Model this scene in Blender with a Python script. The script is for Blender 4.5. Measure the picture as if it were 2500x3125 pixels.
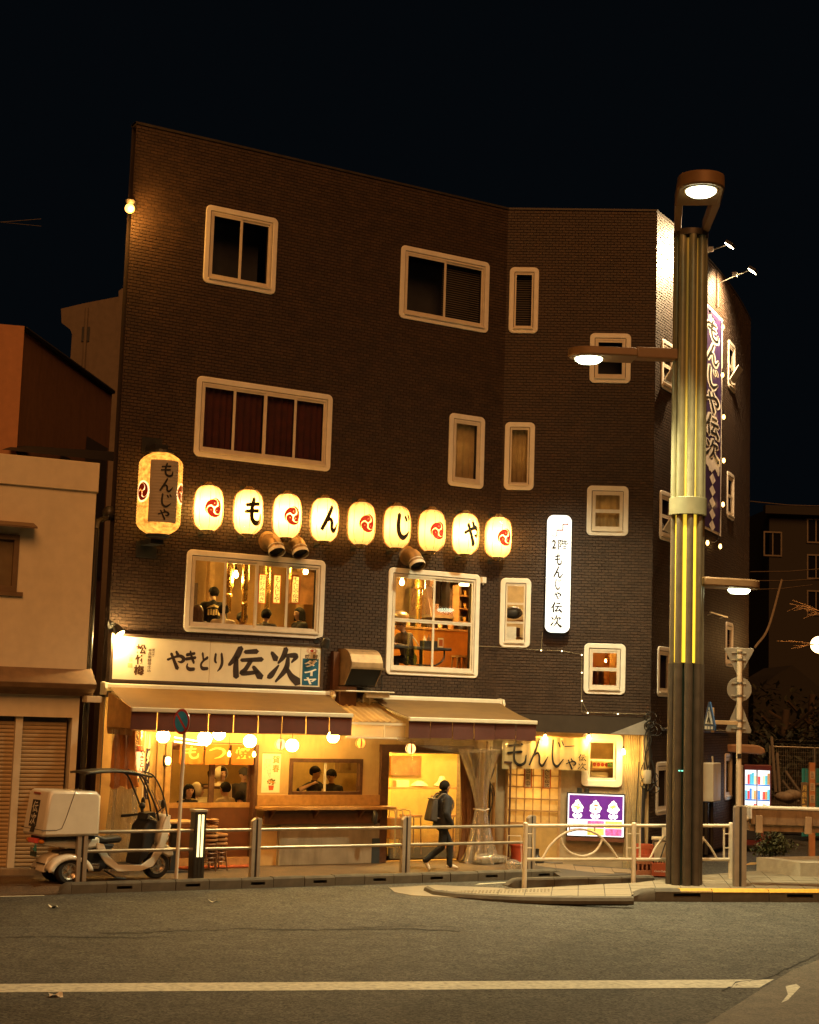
import bpy, bmesh, math, random
import numpy as np
from math import sin, cos, pi, radians, sqrt, atan2, tan
from mathutils import Vector, Matrix
random.seed(7)
rng = np.random.default_rng(7)
for _o in list(bpy.data.objects):
    bpy.data.objects.remove(_o)
SC = bpy.context.scene
COL = SC.collection

# ------------------------------------------------------------------ camera, world, light, exposure
CF, CT, CR, CH = 4862.34, 0.122427, 0.032578, 2.9          # focal (px of a 2500 px wide frame), pitch, roll, height
_r0 = Vector((1, 0, 0)); _u0 = Vector((0, -sin(CT), cos(CT))); FW = Vector((0, cos(CT), sin(CT)))
RT = _r0 * cos(CR) + _u0 * sin(CR); UP = _u0 * cos(CR) - _r0 * sin(CR)
cd = bpy.data.cameras.new('camera'); cam = bpy.data.objects.new('camera', cd); COL.objects.link(cam)
cd.sensor_fit = 'HORIZONTAL'; cd.sensor_width = 24; cd.lens = CF / 2500 * 24
cd.clip_start = 0.1; cd.clip_end = 600
m = Matrix.Identity(4)
for i, v in enumerate((RT, UP, -FW)):
    for j in range(3): m[j][i] = v[j]
m.translation = (0, 0, CH)
cam.matrix_world = m
SC.camera = cam
SC.cycles.use_denoising = True
SC.cycles.max_bounces = 8; SC.cycles.diffuse_bounces = 3; SC.cycles.glossy_bounces = 3
SC.cycles.transparent_max_bounces = 16; SC.cycles.transmission_bounces = 6
SC.cycles.sample_clamp_indirect = 4.0
SC.cycles.caustics_reflective = False; SC.cycles.caustics_refractive = False

W = bpy.data.worlds.new('World'); SC.world = W; W.use_nodes = True
_bg = W.node_tree.nodes['Background']
_bg.inputs[0].default_value = (0.0013, 0.0021, 0.0030, 1); _bg.inputs[1].default_value = 1.0
SC.view_settings.view_transform = 'Standard'; SC.view_settings.look = 'None'
SC.view_settings.exposure = 0.0; SC.view_settings.gamma = 1.0
SC.view_settings.use_curve_mapping = False

# dim sodium glow of the town behind the viewer (one soft sun)
sd = bpy.data.lights.new('sun', 'SUN'); sun = bpy.data.objects.new('sun', sd); COL.objects.link(sun)
sd.energy = 1.6; sd.color = (1.0, 0.40, 0.11); sd.angle = radians(35)
sun.rotation_euler = (radians(52), 0, radians(8))

# ------------------------------------------------------------------ placing: photograph pixel -> point of a real plane
CP = Vector((0, 0, CH))
def ray(px, py): return FW + RT * ((px - 1250) / CF) - UP * ((py - 1562.5) / CF)
def g(px, py, z=0.0):
    d = ray(px, py); return CP + d * ((z - CH) / d.z)
def at_y(px, py, y):
    d = ray(px, py); return CP + d * (y / d.y)
AL, BE = 0.547486, -0.0644979
class Frame:                                   # x along the facade, y into the building, z up
    def __init__(s, o, ang):
        s.o = Vector((o[0], o[1], 0)); s.ang = ang
        s.x = Vector((cos(ang), sin(ang), 0)); s.y = Vector((-sin(ang), cos(ang), 0))
    def W(s, u, y, z): return s.o + s.x * u + s.y * y + Vector((0, 0, z))
    def px(s, px, py, w=0.0):                  # point w metres in front of the facade -> local (u, y, z)
        d = ray(px, py); o = s.o - s.y * w
        t = ((o - CP).dot(s.y)) / d.dot(s.y); X = CP + d * t
        return Vector(((X - s.o).dot(s.x), -w, X.z))
    def L(s, X): return Vector(((X - s.o).dot(s.x), (X - s.o).dot(s.y), X.z))
FA = Frame((2.0, 31.9), AL)
UE = -0.20
_o2 = FA.W(UE, 0, 0)
FB = Frame((_o2.x, _o2.y), BE)
UB = 3.04                                      # length of the frontal facade
ZT = 13.15
def c_pt(s):                                   # plan of the gently curved right facade, s metres from the corner
    n = 24; p = FB.W(UB, 0, 0).copy(); ds = s / n
    for i in range(n):
        h = radians(61.0 + 1.15 * (i + .5) * ds); p += Vector((cos(h), sin(h), 0)) * ds
    return p, radians(61.0 + 1.15 * s)
# ------------------------------------------------------------------ mesh helper
class MB:
    def __init__(s): s.v = []; s.f = []; s.m = []
    def add(s, vs, fs, mi=0):
        b = len(s.v); s.v += [tuple(v) for v in vs]
        for f in fs: s.f.append(tuple(b + i for i in f)); s.m.append(mi)
    def box(s, x0, x1, y0, y1, z0, z1, mi=0):
        s.add([(x0,y0,z0),(x1,y0,z0),(x1,y1,z0),(x0,y1,z0),(x0,y0,z1),(x1,y0,z1),(x1,y1,z1),(x0,y1,z1)],
              [(0,3,2,1),(4,5,6,7),(0,1,5,4),(1,2,6,5),(2,3,7,6),(3,0,4,7)], mi); return s
    def obox(s, c, h, R=None, mi=0):
        R = R or Matrix.Identity(3); vs = []
        for z in (-1,1):
            for x, y in ((-1,-1),(1,-1),(1,1),(-1,1)): vs.append(Vector(c) + R @ Vector((x*h[0], y*h[1], z*h[2])))
        s.add(vs, [(0,3,2,1),(4,5,6,7),(0,1,5,4),(1,2,6,5),(2,3,7,6),(3,0,4,7)], mi); return s
    def quad(s, a, b, c, d, mi=0): s.add([a,b,c,d], [(0,1,2,3)], mi); return s
    def tube(s, pts, r, n=8, mi=0, caps=True, closed=False, sq=None):
        pts = [Vector(p) for p in pts]; k = len(pts)
        rs = r if isinstance(r, (list, tuple)) else [r]*k
        vs = []; nrm = None
        for i, p in enumerate(pts):
            if closed: t = (pts[(i+1) % k] - pts[i-1]).normalized()
            else: t = (pts[min(i+1,k-1)] - pts[max(i-1,0)]).normalized()
            if nrm is None:
                a = Vector((0,0,1)) if abs(t.z) < .9 else Vector((1,0,0)); nrm = t.cross(a).normalized()
            nrm = (nrm - t*nrm.dot(t)).normalized(); bn = t.cross(nrm)
            for j in range(n):
                a = 2*pi*j/n; vs.append(p + (nrm*cos(a) + bn*sin(a))*rs[i])
        fs = []
        for i in range(k if closed else k-1):
            for j in range(n):
                a = i*n+j; b = i*n+(j+1) % n; i2 = (i+1) % k
                fs.append((a, b, i2*n+(j+1) % n, i2*n+j))
        if caps and not closed: fs += [tuple(range(n))[::-1], tuple((k-1)*n+j for j in range(n))]
        s.add(vs, fs, mi); return s
    def cyl(s, p0, p1, r0, r1=None, n=12, mi=0): return s.tube([p0,p1], [r0, r0 if r1 is None else r1], n, mi)
    def lathe(s, prof, n=16, c=(0,0,0), mi=0, axis='z', sx=1.0, sy=1.0, cap=True):
        vs = []; k = len(prof)
        for r, z in prof:
            for j in range(n):
                a = 2*pi*j/n; p = (r*cos(a)*sx, r*sin(a)*sy, z)
                if axis == 'y': p = (p[0], p[2], p[1])
                if axis == 'x': p = (p[2], p[0], p[1])
                vs.append((c[0]+p[0], c[1]+p[1], c[2]+p[2]))
        fs = []
        for i in range(k-1):
            for j in range(n): fs.append((i*n+j, i*n+(j+1) % n, (i+1)*n+(j+1) % n, (i+1)*n+j))
        if cap: fs.append(tuple(range(n))[::-1]); fs.append(tuple((k-1)*n+j for j in range(n)))
        s.add(vs, fs, mi); return s
    def prism(s, poly, y0, y1, mi=0, plane='xz'):
        n = len(poly)
        def P(a, b, y): return (a, y, b) if plane == 'xz' else ((a, b, y) if plane == 'xy' else (y, a, b))
        vs = [P(a,b,y0) for a,b in poly] + [P(a,b,y1) for a,b in poly]
        fs = [tuple(range(n)), tuple(range(n,2*n))[::-1]] + [(i, i+n, (i+1) % n+n, (i+1) % n) for i in range(n)]
        s.add(vs, fs, mi); return s
    def grid(s, fn, nu, nv, mi=0):
        vs = [fn(i/nu, j/nv) for j in range(nv+1) for i in range(nu+1)]
        fs = [(j*(nu+1)+i, j*(nu+1)+i+1, (j+1)*(nu+1)+i+1, (j+1)*(nu+1)+i) for j in range(nv) for i in range(nu)]
        s.add(vs, fs, mi); return s
    def sphere(s, c, r, n=12, k=8, mi=0, sc=(1,1,1)):
        prof = [(max(r*sin(pi*i/k), 1e-4), -r*cos(pi*i/k)) for i in range(k+1)]
        b = len(s.v); s.lathe(prof, n, (0,0,0), mi)
        for i in range(b, len(s.v)):
            v = s.v[i]; s.v[i] = (c[0]+v[0]*sc[0], c[1]+v[1]*sc[1], c[2]+v[2]*sc[2])
        return s
    def mesh(s, name, mats):
        me = bpy.data.meshes.new(name)
        me.from_pydata(s.v, [], s.f)
        for mm in (mats if isinstance(mats, (list, tuple)) else [mats]): me.materials.append(mm)
        if len(me.materials) > 1: me.polygons.foreach_set('material_index', s.m)
        return me
    def build(s, name, mats, parent=None, loc=(0,0,0), rz=0.0, smooth=0, bev=0, **tags):
        me = s.mesh(name, mats)
        bm = bmesh.new(); bm.from_mesh(me); bmesh.ops.recalc_face_normals(bm, faces=bm.faces); bm.to_mesh(me); bm.free()
        if smooth:
            me.polygons.foreach_set('use_smooth', [True]*len(me.polygons)); me.set_sharp_from_angle(angle=radians(smooth))
        o = bpy.data.objects.new(name, me); COL.objects.link(o)
        if parent: o.parent = parent
        o.location = loc; o.rotation_euler = (0,0,rz)
        if bev:
            b = o.modifiers.new('bevel','BEVEL'); b.width = bev; b.segments = 2; b.limit_method = 'ANGLE'; b.angle_limit = radians(50)
        tag(o, **tags)
        return o
def tag(o, label=None, cat=None, group=None, kind=None):
    if label: o['label'] = label
    if cat: o['category'] = cat
    if group: o['group'] = group
    if kind: o['kind'] = kind
    return o
def empty(name, loc=(0,0,0), rz=0.0, **tags):
    o = bpy.data.objects.new(name, None); COL.objects.link(o); o.location = loc; o.rotation_euler = (0,0,rz)
    o.empty_display_size = .2
    return tag(o, **tags)
def child_copy(src, parent, loc=None, rz=None):
    c = src.copy(); COL.objects.link(c); c.parent = parent
    if loc is not None: c.location = loc
    if rz is not None: c.rotation_euler = (0,0,rz)
    for ch in list(src.children): child_copy(ch, c)
    return c
def tree_copy(src, loc, rz=None, **tags):
    c = src.copy(); COL.objects.link(c); c.location = loc
    if rz is not None: c.rotation_euler = (0,0,rz)
    for ch in list(src.children): child_copy(ch, c)
    return tag(c, **tags)
def rrect(x0, x1, z0, z1, r, n=5):
    pts = []
    for cx, cz, a0 in ((x1-r,z1-r,0),(x0+r,z1-r,90),(x0+r,z0+r,180),(x1-r,z0+r,270)):
        for i in range(n+1):
            a = radians(a0 + 90*i/n); pts.append((cx+r*cos(a), cz+r*sin(a)))
    return pts
def ring_frame(mb, outer, inner, y0, y1, mi=0):
    n = len(outer)
    vs = [(a,y0,b) for a,b in outer]+[(a,y0,b) for a,b in inner]+[(a,y1,b) for a,b in outer]+[(a,y1,b) for a,b in inner]
    fs = []
    for i in range(n):
        j = (i+1) % n
        fs += [(i,j,n+j,n+i),(2*n+i,3*n+i,3*n+j,2*n+j),(i,2*n+i,2*n+j,j),(n+i,n+j,3*n+j,3*n+i)]
    mb.add(vs, fs, mi)
def rect_frame(mb, x0, x1, z0, z1, t, y0, y1, mi=0):
    ring_frame(mb, [(x0,z0),(x1,z0),(x1,z1),(x0,z1)], [(x0+t,z0+t),(x1-t,z0+t),(x1-t,z1-t),(x0+t,z1-t)], y0, y1, mi)

# ------------------------------------------------------------------ materials
MATS = {}
def _nt(name):
    mt = bpy.data.materials.new(name); mt.use_nodes = True; nt = mt.node_tree
    return mt, nt, nt.nodes['Principled BSDF']
def M(name, col, rough=.6, metal=0.0, var=.18, scale=6.0, bump=0.0, bscale=60.0, stain=0.0, sscale=(1.2,1.2,.35), scol=None, isl=0.0, spec=None, trans=0.0, coat=0.0):
    if name in MATS: return MATS[name]
    mt, nt, b = _nt(name); N = nt.nodes; Lk = nt.links.new
    tc = N.new('ShaderNodeTexCoord')
    no = N.new('ShaderNodeTexNoise'); no.inputs['Scale'].default_value = scale; no.inputs['Detail'].default_value = 5
    Lk(tc.outputs['Object'], no.inputs['Vector'])
    mr = N.new('ShaderNodeMapRange'); mr.inputs[1].default_value = .3; mr.inputs[2].default_value = .7
    mr.inputs[3].default_value = 1-var; mr.inputs[4].default_value = 1+var; Lk(no.outputs[0], mr.inputs[0])
    mul = N.new('ShaderNodeMix'); mul.data_type = 'RGBA'; mul.blend_type = 'MULTIPLY'; mul.inputs[0].default_value = 1
    mul.inputs[6].default_value = (*col, 1); Lk(mr.outputs[0], mul.inputs[7]); out = mul.outputs[2]
    if isl:
        gi = N.new('ShaderNodeNewGeometry'); m2 = N.new('ShaderNodeMapRange'); Lk(gi.outputs['Random Per Island'], m2.inputs[0])
        m2.inputs[3].default_value = 1-isl; m2.inputs[4].default_value = 1+isl
        x = N.new('ShaderNodeMix'); x.data_type = 'RGBA'; x.blend_type = 'MULTIPLY'; x.inputs[0].default_value = 1
        Lk(out, x.inputs[6]); Lk(m2.outputs[0], x.inputs[7]); out = x.outputs[2]
    if stain:
        mp = N.new('ShaderNodeMapping'); mp.inputs['Scale'].default_value = sscale; Lk(tc.outputs['Object'], mp.inputs[0])
        n2 = N.new('ShaderNodeTexNoise'); n2.inputs['Scale'].default_value = 3; n2.inputs['Detail'].default_value = 7; n2.inputs['Roughness'].default_value = .65
        Lk(mp.outputs[0], n2.inputs['Vector'])
        r2 = N.new('ShaderNodeMapRange'); r2.inputs[1].default_value = .48; r2.inputs[2].default_value = .72; r2.inputs[4].default_value = stain; Lk(n2.outputs[0], r2.inputs[0])
        x = N.new('ShaderNodeMix'); x.data_type = 'RGBA'; Lk(r2.outputs[0], x.inputs[0]); Lk(out, x.inputs[6])
        x.inputs[7].default_value = (*(scol or tuple(c*.35 for c in col)), 1); out = x.outputs[2]
    Lk(out, b.inputs['Base Color'])
    b.inputs['Roughness'].default_value = rough; b.inputs['Metallic'].default_value = metal
    if spec is not None: b.inputs['Specular IOR Level'].default_value = spec
    if coat: b.inputs['Coat Weight'].default_value = coat; b.inputs['Coat Roughness'].default_value = .1
    rr = N.new('ShaderNodeMapRange'); rr.inputs[3].default_value = max(0,rough-.08); rr.inputs[4].default_value = min(1,rough+.1)
    Lk(no.outputs[0], rr.inputs[0]); Lk(rr.outputs[0], b.inputs['Roughness'])
    if bump:
        n3 = N.new('ShaderNodeTexNoise'); n3.inputs['Scale'].default_value = bscale; n3.inputs['Detail'].default_value = 4
        Lk(tc.outputs['Object'], n3.inputs['Vector'])
        bp = N.new('ShaderNodeBump'); bp.inputs['Strength'].default_value = bump; bp.inputs['Distance'].default_value = .01
        Lk(n3.outputs[0], bp.inputs['Height']); Lk(bp.outputs[0], b.inputs['Normal'])
    if trans:                                   # paper or cloth that lets light through
        o = N['Material Output']; tr = N.new('ShaderNodeBsdfTranslucent'); ms = N.new('ShaderNodeMixShader')
        Lk(out, tr.inputs[0]); ms.inputs[0].default_value = trans; Lk(b.outputs[0], ms.inputs[1]); Lk(tr.outputs[0], ms.inputs[2]); Lk(ms.outputs[0], o.inputs[0])
    MATS[name] = mt; return mt
def E(name, col, st, var=0.0, scale=8.0):
    if name in MATS: return MATS[name]
    mt, nt, b = _nt(name); N = nt.nodes
    b.inputs['Base Color'].default_value = (*[min(.8, c) for c in col], 1); b.inputs['Roughness'].default_value = .5
    b.inputs['Emission Color'].default_value = (*col, 1); b.inputs['Emission Strength'].default_value = st
    if var:
        tc = N.new('ShaderNodeTexCoord'); no = N.new('ShaderNodeTexNoise'); no.inputs['Scale'].default_value = scale
        nt.links.new(tc.outputs['Object'], no.inputs['Vector'])
        mr = N.new('ShaderNodeMapRange'); mr.inputs[1].default_value = .3; mr.inputs[2].default_value = .7
        mr.inputs[3].default_value = st*(1-var); mr.inputs[4].default_value = st*(1+var)
        nt.links.new(no.outputs[0], mr.inputs[0]); nt.links.new(mr.outputs[0], b.inputs['Emission Strength'])
    MATS[name] = mt; return mt
def G(name, tint=(1,1,1), gl=.12, ior=1.45, rough=.03, bump=0.0, bscale=12.0, opac=0.0, bstretch=(1,1,1)):
    """thin pane or film: transparent with a glossy surface"""
    if name in MATS: return MATS[name]
    mt = bpy.data.materials.new(name); mt.use_nodes = True; nt = mt.node_tree; N = nt.nodes; Lk = nt.links.new
    N.remove(N['Principled BSDF']); o = N['Material Output']
    t = N.new('ShaderNodeBsdfTransparent'); t.inputs[0].default_value = (*tint, 1)
    q = N.new('ShaderNodeBsdfGlossy'); q.inputs['Roughness'].default_value = rough; q.inputs[0].default_value = (1,1,1,1)
    fr = N.new('ShaderNodeLayerWeight'); fr.inputs[0].default_value = .5      # Schlick reflection, the same from both sides
    pw = N.new('ShaderNodeMath'); pw.operation = 'POWER'; pw.inputs[1].default_value = 5; Lk(fr.outputs['Facing'], pw.inputs[0])
    ad = N.new('ShaderNodeMath'); ad.operation = 'MULTIPLY_ADD'; ad.inputs[1].default_value = min(.95, (ior-1)*2); ad.inputs[2].default_value = gl*.6; ad.use_clamp = True
    Lk(pw.outputs[0], ad.inputs[0])
    mx = N.new('ShaderNodeMixShader'); Lk(ad.outputs[0], mx.inputs[0]); Lk(t.outputs[0], mx.inputs[1]); Lk(q.outputs[0], mx.inputs[2])
    outp = mx.outputs[0]
    if opac:
        d = N.new('ShaderNodeBsdfTranslucent'); d.inputs[0].default_value = (*[c*.8 for c in tint],1)
        d2 = N.new('ShaderNodeBsdfDiffuse'); d2.inputs[0].default_value = (*[c*.8 for c in tint],1)
        dm = N.new('ShaderNodeMixShader'); dm.inputs[0].default_value = .5; Lk(d.outputs[0], dm.inputs[1]); Lk(d2.outputs[0], dm.inputs[2])
        m2 = N.new('ShaderNodeMixShader'); m2.inputs[0].default_value = opac; Lk(outp, m2.inputs[1]); Lk(dm.outputs[0], m2.inputs[2]); outp = m2.outputs[0]
    if bump:
        tc = N.new('ShaderNodeTexCoord'); mp = N.new('ShaderNodeMapping'); mp.inputs['Scale'].default_value = bstretch
        Lk(tc.outputs['Object'], mp.inputs[0])
        n3 = N.new('ShaderNodeTexNoise'); n3.inputs['Scale'].default_value = bscale; n3.inputs['Detail'].default_value = 3
        Lk(mp.outputs[0], n3.inputs['Vector'])
        bp = N.new('ShaderNodeBump'); bp.inputs['Strength'].default_value = bump; bp.inputs['Distance'].default_value = .05
        Lk(n3.outputs[0], bp.inputs['Height']); Lk(bp.outputs[0], q.inputs['Normal']); Lk(bp.outputs[0], fr.inputs['Normal'])
    Lk(outp, o.inputs[0]); MATS[name] = mt; return mt

WHITE = M('white_paint', (.74,.72,.68), .45, stain=.25, sscale=(2,2,.6), scol=(.45,.38,.3))
SURR = M('window_surround_paint', (.78,.75,.68), .55, var=.06, stain=.18, sscale=(1,1,.5), scol=(.55,.48,.4))
SASH = M('aluminium_sash', (.66,.60,.50), .45, var=.08)
BLACK = M('black_metal', (.02,.02,.02), .45)
DARK = M('dark_plastic', (.03,.03,.032), .5)
STEEL = M('brushed_steel', (.55,.52,.47), .32, metal=.9, var=.1, scale=14)
WOODD = M('dark_wood', (.09,.04,.02), .55, var=.3, scale=14)
WOODM = M('counter_wood', (.42,.24,.09), .45, var=.22, scale=9, stain=.3, sscale=(.5,.5,6), scol=(.28,.14,.05))
CREAM = M('cream_plaster', (.62,.55,.42), .8, var=.06, bump=.25, bscale=140, stain=.22, sscale=(.6,.6,.2), scol=(.42,.34,.24))
GLASS = G('window_glass', gl=.11)
GLASSD = G('dark_window_glass', tint=(.5,.5,.5), gl=.10)
VINYL = G('clear_vinyl_film', tint=(.97,.94,.86), gl=.34, rough=.10, bump=1.0, bscale=5, opac=.17, bstretch=(3,3,.7))
VINYLT = G('thin_clear_vinyl', tint=(.99,.97,.92), gl=.12, ior=1.2, rough=.12, bump=.8, bscale=4, opac=.15, bstretch=(3,3,.5))
BAG = G('lantern_vinyl_bag', tint=(.95,.88,.7), gl=.10, rough=.12, bump=.8, bscale=6, opac=.06, bstretch=(2,2,.6))
def _film(mt, c0, c1, k=1.6):                   # a yellowed film absorbs more where it is seen through at a slant
    nt = mt.node_tree; N = nt.nodes; t = [n for n in N if n.type == 'BSDF_TRANSPARENT'][0]
    lw = N.new('ShaderNodeLayerWeight'); lw.inputs[0].default_value = .5; p = N.new('ShaderNodeMath'); p.operation = 'POWER'; p.inputs[1].default_value = k; nt.links.new(lw.outputs['Facing'], p.inputs[0])
    x = N.new('ShaderNodeMix'); x.data_type = 'RGBA'; x.inputs[6].default_value = (*c0,1); x.inputs[7].default_value = (*c1,1); nt.links.new(p.outputs[0], x.inputs[0]); nt.links.new(x.outputs[2], t.inputs[0])
_film(BAG, (.96,.93,.86), (.55,.20,.03))
SKIN = M('skin', (.55,.33,.22), .5, var=.06)
HAIR = M('black_hair', (.010,.008,.006), .75, var=.3, scale=60, spec=.15)

# ------------------------------------------------------------------ lettering
def cat(pts, n=6):
    P = [np.array(p, float) for p in pts]
    if len(P) == 2: return [P[0]*(1-t)+P[1]*t for t in np.linspace(0,1,4)]
    Q = [2*P[0]-P[1]] + P + [2*P[-1]-P[-2]]; out = []
    for i in range(1, len(Q)-2):
        for t in np.linspace(0,1,n,endpoint=False):
            a,b,c,d = Q[i-1],Q[i],Q[i+1],Q[i+2]
            out.append(.5*((2*b)+(c-a)*t+(2*a-5*b+4*c-d)*t*t+(3*b-a-3*c+d)*t**3))
    out.append(P[-1]); return out
S = {
'や':[[(.03,.50,.10),(.30,.62,.08),(.72,.74,.13),(.95,.58,.15),(.82,.40,.11),(.62,.42,.04)],[(.50,.99,.09),(.60,.80,.13)],[(.22,.86,.11),(.40,.46,.12),(.60,.02,.16)]],
'き':[[(.12,.80,.12),(.80,.90,.10)],[(.08,.58,.12),(.88,.68,.11)],[(.42,.99,.10),(.58,.66,.13),(.76,.40,.12)],[(.24,.34,.06),(.20,.16,.12),(.42,.05,.14),(.82,.07,.12)]],
'と':[[(.30,.98,.14),(.42,.60,.11)],[(.84,.74,.13),(.42,.54,.10),(.18,.28,.13),(.36,.07,.15),(.90,.08,.12)]],
'り':[[(.20,.95,.13),(.16,.60,.14),(.30,.46,.06)],[(.70,.98,.13),(.78,.5,.17),(.64,.2,.13),(.40,.0,.04)]],
'も':[[(.47,.99,.10),(.38,.6,.12),(.40,.2,.12),(.60,.03,.13),(.86,.12,.12),(.92,.40,.06)],[(.12,.72,.09),(.74,.79,.10)],[(.08,.46,.09),(.72,.52,.10)]],
'ん':[[(.54,.99,.10),(.34,.56,.12),(.05,.03,.10),(.26,.36,.07),(.46,.48,.10),(.55,.34,.12),(.56,.12,.11),(.72,.04,.12),(.97,.36,.05)]],
'じ':[[(.26,.98,.11),(.22,.5,.12),(.30,.15,.13),(.55,.03,.13),(.90,.30,.05)],[(.58,.90,.08),(.68,.74,.09)],[(.78,.97,.08),(.88,.81,.09)]],
'つ':[[(.03,.68,.08),(.45,.86,.11),(.86,.76,.14),(.93,.45,.14),(.70,.15,.11),(.36,.02,.04)]],
'伝':[[(.34,.99,.13),(.22,.68,.14),(.02,.40,.07)],[(.23,.68,.08),(.22,.34,.12),(.24,.01,.13)],[(.48,.86,.10),(.82,.90,.13)],[(.38,.58,.09),(.98,.64,.12)],[(.66,.58,.10),(.52,.30,.10),(.42,.14,.12),(.86,.20,.09)],[(.74,.38,.08),(.96,.04,.17)]],
'次':[[(.10,.86,.08),(.24,.68,.15)],[(.02,.14,.10),(.12,.22,.13),(.34,.50,.04)],[(.56,.99,.12),(.48,.76,.12),(.32,.56,.05)],[(.50,.78,.07),(.90,.80,.12),(.76,.60,.04)],[(.64,.72,.09),(.58,.40,.13),(.26,.02,.05)],[(.60,.44,.08),(.76,.2,.14),(.99,.03,.20)]],
'ー':[[(.05,.45,.2),(.95,.6,.2)]],
}
GCACHE = {}
def glyph(ch, bold=0.0, wmul=1.0, font=False):
    key = (ch, bold, wmul, font)
    if key in GCACHE: return GCACHE[key]
    vs = []; fs = []
    if ch in S and not font:
        for st in S[ch]:
            P = cat(st, 6); b = len(vs); k = len(P); L = []; R = []
            for i, p in enumerate(P):
                t = P[min(i+1,k-1)][:2]-P[max(i-1,0)][:2]; t = t/(np.hypot(*t)+1e-9); n = np.array([-t[1],t[0]]); h = max(p[2]*wmul,.02)/2
                L.append(p[:2]+n*h); R.append(p[:2]-n*h)
            t0 = P[0][:2]-P[1][:2]; t0 = t0/np.hypot(*t0); t1 = P[-1][:2]-P[-2][:2]; t1 = t1/np.hypot(*t1)
            vs += [tuple(x) for x in L]+[tuple(x) for x in R]+[tuple(P[0][:2]+t0*P[0][2]*wmul*.42), tuple(P[-1][:2]+t1*max(P[-1][2]*wmul,.03)*.42)]
            for i in range(k-1): fs.append((b+i, b+k+i, b+k+i+1, b+i+1))
            fs += [(b, b+2*k, b+k), (b+k-1, b+2*k-1, b+2*k+1)]
        asp = 1.0
    else:
        cu = bpy.data.curves.new('t', 'FONT'); cu.body = ch; cu.size = 1; cu.offset = bold; cu.resolution_u = 2; cu.fill_mode = 'FRONT'
        o = bpy.data.objects.new('t', cu); COL.objects.link(o)
        bpy.context.view_layer.update()
        me = o.evaluated_get(bpy.context.evaluated_depsgraph_get()).to_mesh()
        vs = [(v.co.x, v.co.y) for v in me.vertices]; fs = [tuple(p.vertices) for p in me.polygons]
        bpy.data.objects.remove(o); bpy.data.curves.remove(cu)
        a = np.array(vs) if vs else np.zeros((1,2)); lo = a.min(0); hi = a.max(0); sz = max(hi-lo) if len(vs) else 1
        if ch in 'っゃー一二三・。': sz = max(sz, .7)
        off = (np.array([sz,sz])-(hi-lo))/2
        vs = [tuple((np.array(v)-lo+off)/sz) for v in vs]
    GCACHE[key] = (vs, fs); return GCACHE[key]
def put(mb, ch, mp, mi=0, **k):
    """mp maps glyph (x,y) in the unit box to a point"""
    vs, fs = glyph(ch, **k)
    if vs: mb.add([mp(x, y) for x, y in vs], fs, mi)
def flat(x0, x1, z0, z1, y, slant=0.0):
    return lambda x, t: (x0+(x1-x0)*x + slant*(t-.5), y, z0+(z1-z0)*t)
def vtext(mb, txt, x0, x1, z0, z1, y, mi=0, gap=.12, **k):
    n = len(txt); h = (z1-z0)/n
    for i, ch in enumerate(txt):
        zt = z1-h*i; put(mb, ch, flat(x0, x1, zt-h*(1-gap/2), zt-h*gap/2, y), mi, **k)
def htext(mb, txt, x0, x1, z0, z1, y, mi=0, gap=.1, **k):
    n = len(txt); w = (x1-x0)/n
    for i, ch in enumerate(txt): put(mb, ch, flat(x0+w*(i+gap/2), x0+w*(i+1-gap/2), z0, z1, y), mi, **k)
def tomoe(mb, mp, mi=0):
    """three-comma crest in the unit disc"""
    for a0 in (90, 210, 330):
        pts = []
        for i in range(9):
            t = i/8; a = radians(a0 + 128*t); r = .48 + .47*min(1, t*1.2)**.8
            pts.append((.5+.5*r*cos(a), .5+.5*r*sin(a), .37*(1-t)**.8*(1-.3*t)+.010))
        b = len(mb.v); L = []; R = []
        for i, p in enumerate(pts):
            q0 = pts[max(i-1,0)]; q1 = pts[min(i+1,8)]; dx, dy = q1[0]-q0[0], q1[1]-q0[1]; l = sqrt(dx*dx+dy*dy); h = p[2]/2
            L.append((p[0]-dy/l*h, p[1]+dx/l*h)); R.append((p[0]+dy/l*h, p[1]-dx/l*h))
        mb.add([mp(*p) for p in L+R], [(i, 9+i, 10+i, i+1) for i in range(8)], mi)
        c = pts[0]; mb.add([mp(c[0]+.188*cos(2*pi*i/16), c[1]+.188*sin(2*pi*i/16)) for i in range(16)], [tuple(range(16))], mi)
def light(name, loc, power, col=(1,.55,.15), r=.06, parent=None, spot=None, rot=None):
    l = bpy.data.lights.new(name, 'SPOT' if spot else 'POINT'); l.energy = power; l.color = col; l.shadow_soft_size = r
    if spot: l.spot_size = radians(spot[0]); l.spot_blend = spot[1]
    o = bpy.data.objects.new(name, l); COL.objects.link(o); o.location = loc
    if rot is not None: o.rotation_euler = rot
    if parent: o.parent = parent
    return o
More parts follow.
